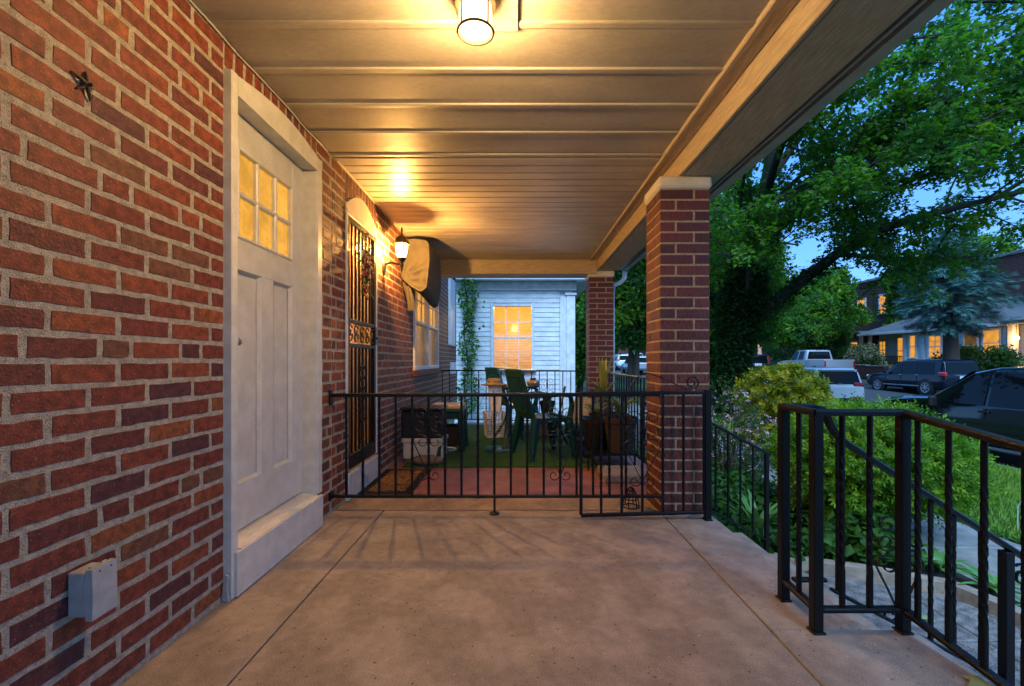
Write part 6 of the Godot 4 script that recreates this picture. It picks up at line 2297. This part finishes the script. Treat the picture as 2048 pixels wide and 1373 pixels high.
func build_trees() -> void:
	# the big maple at the kerb
	var t := thing("maple_tree", "big ivy clad maple spreading its leafy limbs over the street", "tree", P(6.3, gy(6.3, 13.3), 13.3))
	var o := t.position
	var L := func(x: float, y: float, d: float) -> Vector3: return P(x, y, d) - o
	var tk := MB.new()
	var trunk := limb(tk, [L.call(6.3, -0.75, 13.3), L.call(6.35, 1.0, 13.25), L.call(6.5, 3.0, 13.0), L.call(6.85, 5.5, 12.6), L.call(7.0, 8.5, 12.0)], 0.34, 0.12, 12)
	part(tk, "trunk", M.bark, t)
	var specs := [
		[[L.call(6.45, 2.0, 13.1), L.call(7.6, 3.0, 12.7), L.call(9.3, 4.38, 12.0), L.call(11.6, 5.0, 11.0), L.call(13.4, 5.3, 10.2)], 0.19],
		[[L.call(6.6, 3.8, 12.9), L.call(7.5, 5.4, 11.6), L.call(8.43, 6.48, 10.0), L.call(9.4, 7.2, 8.8), L.call(10.4, 7.4, 7.6)], 0.15],
		[[L.call(6.8, 5.0, 12.6), L.call(6.2, 6.3, 10.4), L.call(6.6, 6.9, 8.2), L.call(7.3, 7.0, 6.8)], 0.12],
		[[L.call(6.9, 6.0, 12.4), L.call(8.2, 8.0, 11.8), L.call(10.0, 9.6, 10.8), L.call(11.4, 10.4, 9.8)], 0.12],
		[[L.call(6.85, 5.4, 12.6), L.call(9.4, 6.4, 12.6), L.call(12.0, 7.4, 12.4), L.call(14.5, 7.7, 12.0)], 0.13],
		[[L.call(6.6, 4.6, 12.9), L.call(5.4, 6.0, 13.8), L.call(4.6, 6.8, 15.0), L.call(4.4, 7.0, 16.4)], 0.12],
		[[L.call(8.0, 6.0, 10.9), L.call(9.9, 6.3, 9.2), L.call(11.6, 6.2, 8.0)], 0.085],
		[[L.call(8.6, 3.95, 12.2), L.call(9.6, 3.6, 11.4), L.call(10.8, 3.5, 10.6)], 0.06],
		[[L.call(6.6, 4.2, 12.9), L.call(7.4, 4.6, 14.2), L.call(8.6, 5.2, 15.8), L.call(10.5, 5.4, 17)], 0.1],
		[[L.call(6.5, 3.4, 12.9), L.call(6.1, 4.3, 11.9), L.call(5.9, 4.7, 10.6), L.call(6.3, 4.9, 9.4)], 0.08],
		[[L.call(6.5, 2.6, 13.0), L.call(6.2, 3.4, 12.2), L.call(5.7, 3.6, 11.2), L.call(5.5, 3.3, 10.4)], 0.06],
		[[L.call(6.8, 5.2, 12.5), L.call(7.6, 6.2, 11.0), L.call(8.2, 6.6, 9.6)], 0.06],
		[[L.call(6.6, 4.4, 12.8), L.call(7.4, 4.9, 11.8), L.call(8.6, 5.2, 10.8), L.call(9.8, 5.3, 10.0)], 0.06],
		[[L.call(6.4, 3.8, 12.8), L.call(5.9, 5.0, 12.0), L.call(5.6, 6.0, 11.0), L.call(5.6, 6.3, 9.8)], 0.06],
		[[L.call(9.4, 7.2, 8.8), L.call(11.0, 8.0, 8.6), L.call(12.6, 8.4, 8.2)], 0.035],
		[[L.call(10.0, 9.6, 10.8), L.call(12.2, 9.6, 10.8), L.call(14.4, 9.2, 10.6)], 0.032],
		[[L.call(8.43, 6.48, 10.0), L.call(9.4, 6.3, 8.4), L.call(10.2, 5.9, 7.2)], 0.06],
		[[L.call(11.6, 5.0, 11.0), L.call(13.0, 6.0, 10.6), L.call(14.0, 6.8, 10.4)], 0.05],
		[[L.call(6.7, 4.6, 12.8), L.call(7.0, 5.0, 10.8), L.call(7.6, 5.2, 9.2), L.call(8.4, 5.3, 8.0)], 0.08]]
	var lm := MB.new()
	var tips := []
	for s in specs:
		var path := limb(lm, s[0], s[1], 0.03)
		var nb := int(path.size() * 0.8)
		for i in nb:
			var k := int(lerpf(path.size() * 0.28, path.size() - 1, (i + rng.randf()) / nb))
			k = mini(k, path.size() - 1)
			var along := (path[k] - path[maxi(k - 1, 0)]).normalized()
			var dir := (along * 0.6 + Vector3(rf(-1, 1), rf(-0.7, 0.8), rf(-1, 1))).normalized()
			var sub := fork(lm, path[k], dir, rf(1.0, 2.0), 0.028)
			for j in 6:
				var b := sub[1 + rng.randi() % 4]
				tips.append(fork(lm, b, (dir + Vector3(rf(-1, 1), rf(-0.8, 0.5), rf(-1, 1))).normalized(), rf(0.5, 0.95), 0.009))
	part(lm, "limbs", M.bark, t)
	var xf := []; var cs := []
	for tw in tips:
		var tone := pick_green()
		for i in 56:
			var q := pow(rng.randf(), 0.7) * 3.99
			var p: Vector3 = tw[int(q)].lerp(tw[int(q) + 1], fmod(q, 1.0)) + Vector3(rf(-.2, .2), rf(-.2, .12), rf(-.2, .2))
			var w := p + o
			# keep clear of the porch roof
			if w.x < 2.0: continue
			xf.append(leaf_xf(p, rf(0.5, 1.4)))
			cs.append(tone.lerp(pick_green(), 0.4))
	scatter(maple_mesh(0.105), xf, cs, "crown", M.leaf, t).set_meta("kind", "stuff")
	xf = []; cs = []
	for i in 9000:
		var q := pow(rng.randf(), 0.85)
		var y := lerpf(0.0, 4.6, q)
		var k := trunk[mini(int(y / 9.3 * trunk.size()), trunk.size() - 1)]
		var a := rf(0, TAU)
		var r := 0.34 + 0.22 * rng.randf() * (1.1 + sin(y * 2.2 + a * 2.0) * 0.6)
		xf.append(leaf_xf(Vector3(k.x + cos(a) * r, y, k.z + sin(a) * r), rf(0.7, 1.3)))
		cs.append(Color(.03, .075, .025).lerp(Color(.05, .12, .03), rng.randf()))
	for s in [0, 1]:
		var path := limb(MB.new(), specs[s][0], 0.19, 0.03)
		for i in 2200:
			var q := pow(rng.randf(), 1.3) * (path.size() - 1) * 0.62
			var p := path[int(q)]
			var r := 0.14 + rng.randf() * 0.13
			var a := rf(0, TAU)
			xf.append(leaf_xf(p + Vector3(rf(-.2, .2), cos(a) * r, sin(a) * r), rf(0.7, 1.2)))
			cs.append(Color(.03, .075, .025).lerp(Color(.05, .12, .03), rng.randf()))
	scatter(leaf_mesh(0.11, 0.9), xf, cs, "ivy", M.leaf, t).set_meta("kind", "stuff")

	# street trees farther off
	var cl := clump_mesh(22, 0.34, 0.26)
	var cl_near := clump_mesh(46, 0.36, 0.15, 0.7)
	var far := [
		["broad green street tree standing over the silver pickup", P(22.6, 0, 34.5), 6.5, [[Vector3(0, 4.6, 0), Vector3(3.2, 2.2, 3.0), 900], [Vector3(-2.0, 3.4, 1.0), Vector3(2.2, 1.3, 2.0), 450], [Vector3(0.5, 6.6, 0), Vector3(2.2, 1.8, 2.2), 450]]],
		["tall street tree before the distant stone house", P(23.0, 0, 44.0), 9.0, [[Vector3(0, 6.0, 0), Vector3(4.0, 3.2, 4.0), 900], [Vector3(-1, 9.0, 0), Vector3(3.0, 2.4, 3.0), 500]]],
		["leafy street tree at the kerb seen between the brick pillars", P(7.0, 0, 27.0), 8.0, [[Vector3(0, 5.2, 0), Vector3(2.6, 2.6, 2.6), 900], [Vector3(-1.4, 3.4, 0.6), Vector3(1.4, 1.4, 1.4), 300], [Vector3(0, 8, 0), Vector3(2.4, 2.0, 2.4), 450]]],
		["dark street tree beside the white clapboard house corner", P(4.4, 0, 18.0), 6.5, [[Vector3(0, 4.4, 0), Vector3(2.0, 2.2, 2.0), 800], [Vector3(0, 6.4, 0), Vector3(1.6, 1.6, 1.6), 300]]],
		["dense tree at the kerb just behind the ivy trunk", P(7.7, 0, 17.0), 6.5, [[Vector3(0.2, 4.2, 0), Vector3(2.0, 2.3, 1.8), 900], [Vector3(-0.5, 2.0, 0), Vector3(0.9, 1.5, 0.9), 350], [Vector3(0.2, 6.6, 0), Vector3(1.7, 1.5, 1.7), 350]]],
		["dark leafy tree behind the corner of the clapboard house", P(2.7, 0, 20.0), 6.0, [[Vector3(0, 3.4, 0), Vector3(1.6, 2.6, 1.4), 800], [Vector3(-1.0, 1.6, 0), Vector3(1.2, 1.5, 1.0), 350]]],
		["far kerb tree beyond the parked cars", P(7.2, 0, 46.0), 9.0, [[Vector3(0, 6.0, 0), Vector3(3.6, 3.4, 3.6), 800]]],
		["distant tree closing the end of the street", P(15.0, 0, 74.0), 12.0, [[Vector3(0, 8.0, 0), Vector3(8.0, 5.5, 4.0), 1300]]],
		["distant round tree left of the street's end", P(2.0, 0, 60.0), 10.0, [[Vector3(0, 6.0, 0), Vector3(6.0, 5.0, 4.0), 1100]]],
		["ivy and creeper massed on the wall between the brick houses", P(29.6, 0, 34.9), 6.0, [[Vector3(0, 4.4, 0), Vector3(0.6, 2.4, 1.3), 420], [Vector3(-0.4, 6.4, 0.3), Vector3(0.8, 1.2, 1.2), 200]]],
		["distant tree behind the tall brick houses", P(44.0, 0, 44.0), 12.0, [[Vector3(0, 9.0, 0), Vector3(5.0, 4.0, 5.0), 700]]]]
	for f in far:
		var b: Vector3 = f[1]
		b.y = gy(b.x, -b.z) - 0.05
		var tr := thing("street_tree", f[0], "tree", b, 0, "trees along the street")
		var tb := MB.new()
		limb(tb, [Vector3.ZERO, Vector3(0.1, f[2] * 0.35, 0), Vector3(0.0, f[2] * 0.8, 0.1)], f[2] * 0.026, 0.04, 8)
		for e in f[3]:
			for k in 4:
				limb(tb, [Vector3(0.05, f[2] * 0.3, 0), (e[0] as Vector3) * 0.7 + Vector3(rf(-.5, .5), 0, rf(-.5, .5)), (e[0] as Vector3) + (e[1] as Vector3) * Vector3(rf(-.6, .6), rf(-.3, .5), rf(-.6, .6))], f[2] * 0.012, 0.02, 5)
		part(tb, "trunk", M.bark, tr)
		var x2 := []; var c2 := []
		for e in f[3]:
			for i in e[2]:
				var v := Vector3(rf(-1, 1), rf(-1, 1), rf(-1, 1))
				while v.length() > 1.0: v = Vector3(rf(-1, 1), rf(-1, 1), rf(-1, 1))
				v = v.normalized() * pow(v.length(), 0.45) * (0.82 + 0.25 * sin(v.x * 7.0 + v.z * 5.0) * sin(v.y * 6.0 + v.x * 3.0))
				x2.append(Transform3D(Basis(Vector3(rf(-1, 1), rf(-1, 1), rf(-1, 1)).normalized(), rf(0, TAU)).scaled(Vector3.ONE * rf(0.7, 1.3)), (e[0] as Vector3) + v * (e[1] as Vector3)))
				c2.append(pick_green())
		scatter(cl if b.z < -30.0 else cl_near, x2, c2, "crown", M.leaf, tr).set_meta("kind", "stuff")

	# blue spruce
	var sp := thing("blue_spruce", "blue spruce with bare lower trunk before the clapboard house", "tree", P(22.9, gy(22.9, 23.9), 23.9))
	var sm := MB.new()
	limb(sm, [Vector3(0, 0, 0), Vector3(-0.05, 2.5, 0), Vector3(-0.15, 5.0, 0), Vector3(-0.15, 8.2, 0)], 0.42, 0.05, 12)
	part(sm, "trunk", M.bark, sp)
	var bm := MB.new()
	var nx := []; var nc := []
	for i in 78:
		var q := i / 77.0
		var y := lerpf(3.0, 8.2, pow(q, 0.9))
		var a := i * 2.4 + rf(-.3, .3)
		var len_ := (lerpf(1.6, 2.7, q / 0.3) if q < 0.3 else lerpf(2.7, 0.5, (q - 0.3) / 0.7)) * rf(0.75, 1.1)
		var out := Vector3(cos(a), 0, sin(a))
		var p := PackedVector3Array()
		for j in 6:
			var s := j / 5.0
			p.append(Vector3(-0.1, y, 0) + out * len_ * s + Vector3.UP * len_ * (0.14 * s - 0.24 * s * s))
		bm.tube(p, 0.035, 5, PackedFloat32Array([1, .85, .7, .55, .4, .2]))
		for j in int(16 + len_ * 26):
			var s := pow(rng.randf(), 0.75)
			var e := p[int(s * 4.99)].lerp(p[mini(int(s * 4.99) + 1, 5)], fmod(s * 4.99, 1.0))
			e += Vector3(rf(-.26, .26), rf(-.20, .10), rf(-.26, .26))
			nx.append(Transform3D((Basis(Vector3.UP, -a + rf(-.9, .9)) * Basis(Vector3(0, 0, 1), rf(-0.5, 0.3))).scaled(Vector3.ONE * rf(0.7, 1.25)), e))
			nc.append(Color(.05, .135, .115).lerp(Color(.09, .20, .18), rng.randf()))
	part(bm, "branches", M.bark, sp)
	# one spray of needles
	var nm := MB.new()
	for i in 16:
		var x := i / 15.0 * 0.36
		for s in 3:
			var an := TAU * s / 3 + i
			var dv := Vector3(0.5, cos(an) * 0.7, sin(an)).normalized() * 0.10
			var base := Vector3(x, -x * x * 0.5, 0)
			nm.tri(base, base + dv + Vector3(0, 0, 0.012), base + dv - Vector3(0, 0, 0.012))
	scatter(nm.mesh(), nx, nc, "needles", M.needle, sp).set_meta("kind", "stuff")


# ---------------------------------------------------------------- bed and lawn
# round bush made of leafy sprigs; holes where the noise says so
func bush(called: String, label: String, at: Vector3, lumps: Array, mesh: Mesh, cols: Array, m: Material, stems: int) -> Node3D:
	var t := thing(called, label, "shrub", at)
	var sb := MB.new()
	for i in stems:
		var a := TAU * i / stems
		var l: Array = lumps[i % lumps.size()]
		limb(sb, [Vector3(cos(a) * 0.05, 0, sin(a) * 0.05), (l[0] as Vector3) * 0.5 + Vector3(cos(a), 0, sin(a)) * 0.1, (l[0] as Vector3) + (l[1] as Vector3) * Vector3(cos(a) * 0.6, rf(-.2, .5), sin(a) * 0.6)], 0.016, 0.004, 5)
	part(sb, "stems", M.stem, t)
	var xf := []; var cs := []
	for l in lumps:
		for i in l[2]:
			var v := Vector3(rng.randfn(), rng.randfn(), rng.randfn()).normalized()
			var r := lerpf(0.62, 1.0, pow(rng.randf(), 0.6)) * (1.0 + 0.09 * sin(v.x * 9 + v.y * 5) * sin(v.z * 8 + 1.0))
			var p: Vector3 = (l[0] as Vector3) + v * (l[1] as Vector3) * r
			if p.y < 0.02: continue
			var dirv := (v + Vector3(rf(-.7, .7), rf(-.3, .8), rf(-.7, .7))).normalized()
			var b := Basis.looking_at(-dirv, Vector3.UP if absf(dirv.y) < 0.95 else Vector3.RIGHT) * Basis(Vector3(0, 0, 1), rf(0, TAU))
			xf.append(Transform3D(b.scaled(Vector3.ONE * rf(0.7, 1.25)), p))
			cs.append((cols[rng.randi() % cols.size()] as Color) * rf(0.85, 1.15))
	scatter(mesh, xf, cs, "foliage", m, t).set_meta("kind", "stuff")
	return t


func sprig_mesh(n: int, l: float, w: float, leaf: float) -> ArrayMesh:
	var mb := MB.new()
	for i in n:
		var q := i / float(n)
		var a := i * 2.4
		var o := Vector3(0, 0, q * l)
		var d := Vector3(cos(a), sin(a), 0.75).normalized() * leaf * (1.0 - 0.35 * q)
		var s := d.cross(Vector3(0, 0, 1)).normalized() * w * 0.5
		mb.tri(o, o + d * 0.5 + s, o + d); mb.tri(o, o + d, o + d * 0.5 - s)
	return mb.mesh()


func build_garden() -> void:
	var g := -0.41
	bush("yellow_shrub", "rounded yellow green variegated shrub in the flower bed", P(3.55, g, 6.1), [[Vector3(0, 0.95, 0), Vector3(0.52, 0.40, 0.5), 1000], [Vector3(-0.28, 0.55, 0.1), Vector3(0.3, 0.3, 0.3), 260], [Vector3(0.3, 0.62, 0), Vector3(0.3, 0.3, 0.3), 260]], sprig_mesh(9, 0.10, 0.03, 0.075), [Color(.46, .36, .02), Color(.38, .33, .02), Color(.26, .27, .02), Color(.16, .19, .02)], M.leaf, 9)
	bush("yew_shrub", "wide clipped bright green yew beside the corner railing", P(2.90, g, 3.78), [[Vector3(0.0, 0.66, 0), Vector3(0.62, 0.34, 0.54), 3000], [Vector3(0.28, 0.56, 0.1), Vector3(0.42, 0.28, 0.40), 1100], [Vector3(-0.28, 0.52, 0.1), Vector3(0.36, 0.32, 0.38), 800]], sprig_mesh(18, 0.15, 0.013, 0.048), [Color(.19, .35, .02), Color(.13, .27, .02), Color(.08, .19, .02), Color(.26, .42, .025)], M.leaf, 8)
	var pk := bush("flowering_shrub", "loose shrub with pale pink blossom beside the pillar", P(2.3, g, 5.0), [[Vector3(-0.05, 0.85, 0), Vector3(0.32, 0.34, 0.3), 160], [Vector3(0.15, 0.5, 0), Vector3(0.38, 0.4, 0.3), 240]], sprig_mesh(7, 0.12, 0.02, 0.05), [Color(.05, .10, .03), Color(.07, .12, .03)], M.leaf, 22)
	var px := []; var pc := []
	for i in 270:
		var l := Vector3(rf(-0.36, 0.3), rf(0.45, 1.12), rf(-0.3, 0.3)) if i % 2 else Vector3(rf(-0.1, 0.5), rf(0.25, 0.85), rf(-0.25, 0.3))
		px.append(leaf_xf(l, rf(0.7, 1.3)))
		pc.append(Color(.42, .22, .30).lerp(Color(.55, .36, .40), rng.randf()))
	scatter(clump_mesh(7, 0.022, 0.02, 0.8), px, pc, "blossom", M.petal, pk).set_meta("kind", "stuff")

	# leafy ground cover of the bed
	var xf := []; var cs := []
	for i in 5200:
		var x := rf(1.36, 2.75); var d := rf(3.02, 6.5)
		if i % 2: d = rf(3.02, 4.3)
		if d < 3.3 - 0.3 * (x - 1.7) * float(x > 1.7) - 0.05: continue
		var hh := (0.10 + 0.34 * (0.5 + 0.5 * sin(x * 5.0 + 1.0) * sin(d * 4.0))) * (0.5 if x < 1.6 and d < 3.5 else 1.0)
		xf.append(leaf_xf(P(x, g + rng.randf() * hh + 0.02, d), rf(0.6, 1.5)))
		cs.append(Color(.04, .12, .025).lerp(Color(.08, .20, .03), rng.randf()) * rf(0.8, 1.2))
	var gc := scatter(leaf_mesh(0.085, 0.72), xf, cs, "ground_cover", M.leaf)
	tag(gc, "low leafy green ground cover filling the flower bed", "ground cover", "", "stuff")
	# fallen litter on the soil
	xf = []; cs = []
	for i in 500:
		xf.append(Transform3D((Basis(Vector3.UP, rf(0, TAU)) * Basis(Vector3.RIGHT, rf(-.2, .2))).scaled(Vector3.ONE * rf(0.4, 1.0)), P(rf(1.34, 2.6), g + 0.02, rf(3.05, 4.0))))
		cs.append([Color(.26, .15, .05), Color(.18, .12, .05), Color(.30, .22, .06)][rng.randi() % 3])
	tag(scatter(leaf_mesh(0.07, 0.6), xf, cs, "leaf_litter", M.leaf), "dry brown leaf litter on the soil by the pillar", "leaf litter", "", "stuff")
	# strap leaved plants on the walk edge
	for k in 5:
		var at: Vector3 = [P(2.88, g, 3.1), P(2.93, g, 2.8), P(1.9, g, 3.6), P(2.94, g, 2.5), P(1.5, g, 3.9)][k]
		var hs := thing("hosta_plant", ["hosta with strap leaves at the corner of the edging", "hosta with arching leaves by the pebble landing", "tall strap leaved plant beside the far handrail", "small hosta nearest the camera on the walk edge", "strap leaved plant at the foot of the near pillar"][k], "plant", at)
		strap_leaves(hs, 16, [0.20, 0.20, 0.45, 0.16, 0.5][k], 0.05, Color(.05, .15, .03), Color(.09, .22, .035), [1.3, 1.3, 0.6, 1.3, 0.7][k])

	# lawn blades
	xf = []; cs = []
	for i in 60000:
		var x := rf(3.98, 8.25)
		var d := rf(2.6, 9.0) if i % 3 else rf(6.0, 13.0)
		if x / d > 1.25: continue
		var b := Basis(Vector3.UP, rf(0, TAU)) * Basis(Vector3.RIGHT, rf(-0.5, 0.5))
		xf.append(Transform3D(b.scaled(Vector3(1, rf(0.5, 1.3), 1)), P(x, gy(x, d) - 0.005, d)))
		var tone := 0.5 + 0.5 * sin(x * 2.1 + 0.7) * sin(d * 1.7)
		cs.append(Color(.08, .19, .022).lerp(Color(.19, .30, .03), clampf(tone * 0.6 + rng.randf() * 0.5, 0, 1)))
	var bl := MB.new()
	bl.tri(Vector3(-0.004, 0, 0), Vector3(0.004, 0, 0), Vector3(0.003, 0.05, 0.01))
	bl.tri(Vector3(-0.004, 0, 0), Vector3(0.003, 0.05, 0.01), Vector3(0.0, 0.085, 0.03))
	tag(scatter(bl.mesh(), xf, cs, "grass", M.blade), "uncut green grass of the strip between walk and kerb", "grass", "", "stuff")
	# clover tufts along the walk
	xf = []; cs = []
	for i in 2200:
		var d := rf(2.6, 9.0)
		var x := 3.96 + absf(rng.randfn()) * 0.12
		xf.append(leaf_xf(P(x, gy(x, d) + rf(0.0, 0.06), d), rf(0.5, 1.0)))
		cs.append(pick_green())
	tag(scatter(leaf_mesh(0.05, 0.9), xf, cs, "clover", M.leaf), "dark green clover edging the far side of the walk", "clover", "", "stuff")
	# low white wire fence
	for k in 2:
		var fn := thing("wire_fence", ["low white wire hoop fence on the grass by the yew", "low white wire hoop fence on the grass at the right edge"][k], "fence", P([4.35, 4.25][k], gy(4.3, 4), [4.6, 3.75][k]), 0, "wire hoop fences")
		for i in 6:
			var hoop := MB.new()
			var z := -i * 0.11 if k == 0 else i * 0.05
			hoop.tube(PackedVector3Array([Vector3(0, 0, z), Vector3(0, 0.22, z), Vector3(0, 0.27, z - 0.025), Vector3(0, 0.28, z - 0.05), Vector3(0, 0.27, z - 0.075), Vector3(0, 0.22, z - 0.1), Vector3(0, 0, z - 0.1)]), 0.004, 5)
			part(hoop, "hoop", M.white_plastic, fn)
	# blown green leaves on the concrete
	var ml := maple_mesh(0.10)
	var k2 := 0
	for q in [[1.985, -0.408, 2.62, "pale green fallen leaf lying flat on the pebble landing"], [2.26, -0.408, 2.55, "curled fallen leaf on the pebble landing by the edging"], [2.62, -0.408, 2.2, "grey green fallen leaf on the landing by the stair post"], [1.475, 0.003, 1.475, "curled green leaf on the porch floor at the corner rail"]]:
		var lf := inst(ml, "fallen_leaf", mat("fallen%d" % k2, Color(.22, .26, .10), 0.7, {"back": Color(.3, .3, .1)}), self, P(q[0], q[1] + 0.014, q[2]))
		lf.rotation = Vector3(rf(-.15, .15), rf(0, TAU), rf(-.15, .15))
		tag(lf, q[3], "leaf", "fallen leaves")
		k2 += 1
	# shrubs before the far houses
	var far_cl := clump_mesh(22, 0.2, 0.14)
	for q in [["rounded hedge before the distant porch behind the pickup bed", P(24.5, 0, 36.0), Vector3(1.6, 1.1, 3.0), 500, 0], ["pale hydrangea shrub before the hipped porch", P(24.6, 0, 32.2), Vector3(0.9, 0.8, 1.2), 260, 1], ["clipped dark hedge before the clapboard house", P(24.6, 0, 24.3), Vector3(0.8, 0.75, 2.2), 420, 0], ["leafy shrub mass under the broad street tree", P(24.5, 0, 41.0), Vector3(1.8, 1.6, 3.0), 500, 0], ["red flowering bush before the distant white porch", P(16.3, 0, 55.3), Vector3(1.4, 0.7, 0.6), 160, 2]]:
		var at: Vector3 = q[1]
		at.y = gy(at.x, -at.z)
		var r: Vector3 = q[2]
		var cols := [Color(.05, .12, .03), Color(.07, .15, .03), Color(.035, .09, .03)]
		if q[4] == 1: cols += [Color(.42, .36, .34), Color(.45, .36, .30)]
		if q[4] == 2: cols = [Color(.30, .015, .03), Color(.36, .02, .05), Color(.05, .1, .03)]
		bush("far_shrub", q[0], at, [[Vector3(0, r.y, 0), r, q[3]]], far_cl, cols, M.leaf, 5)
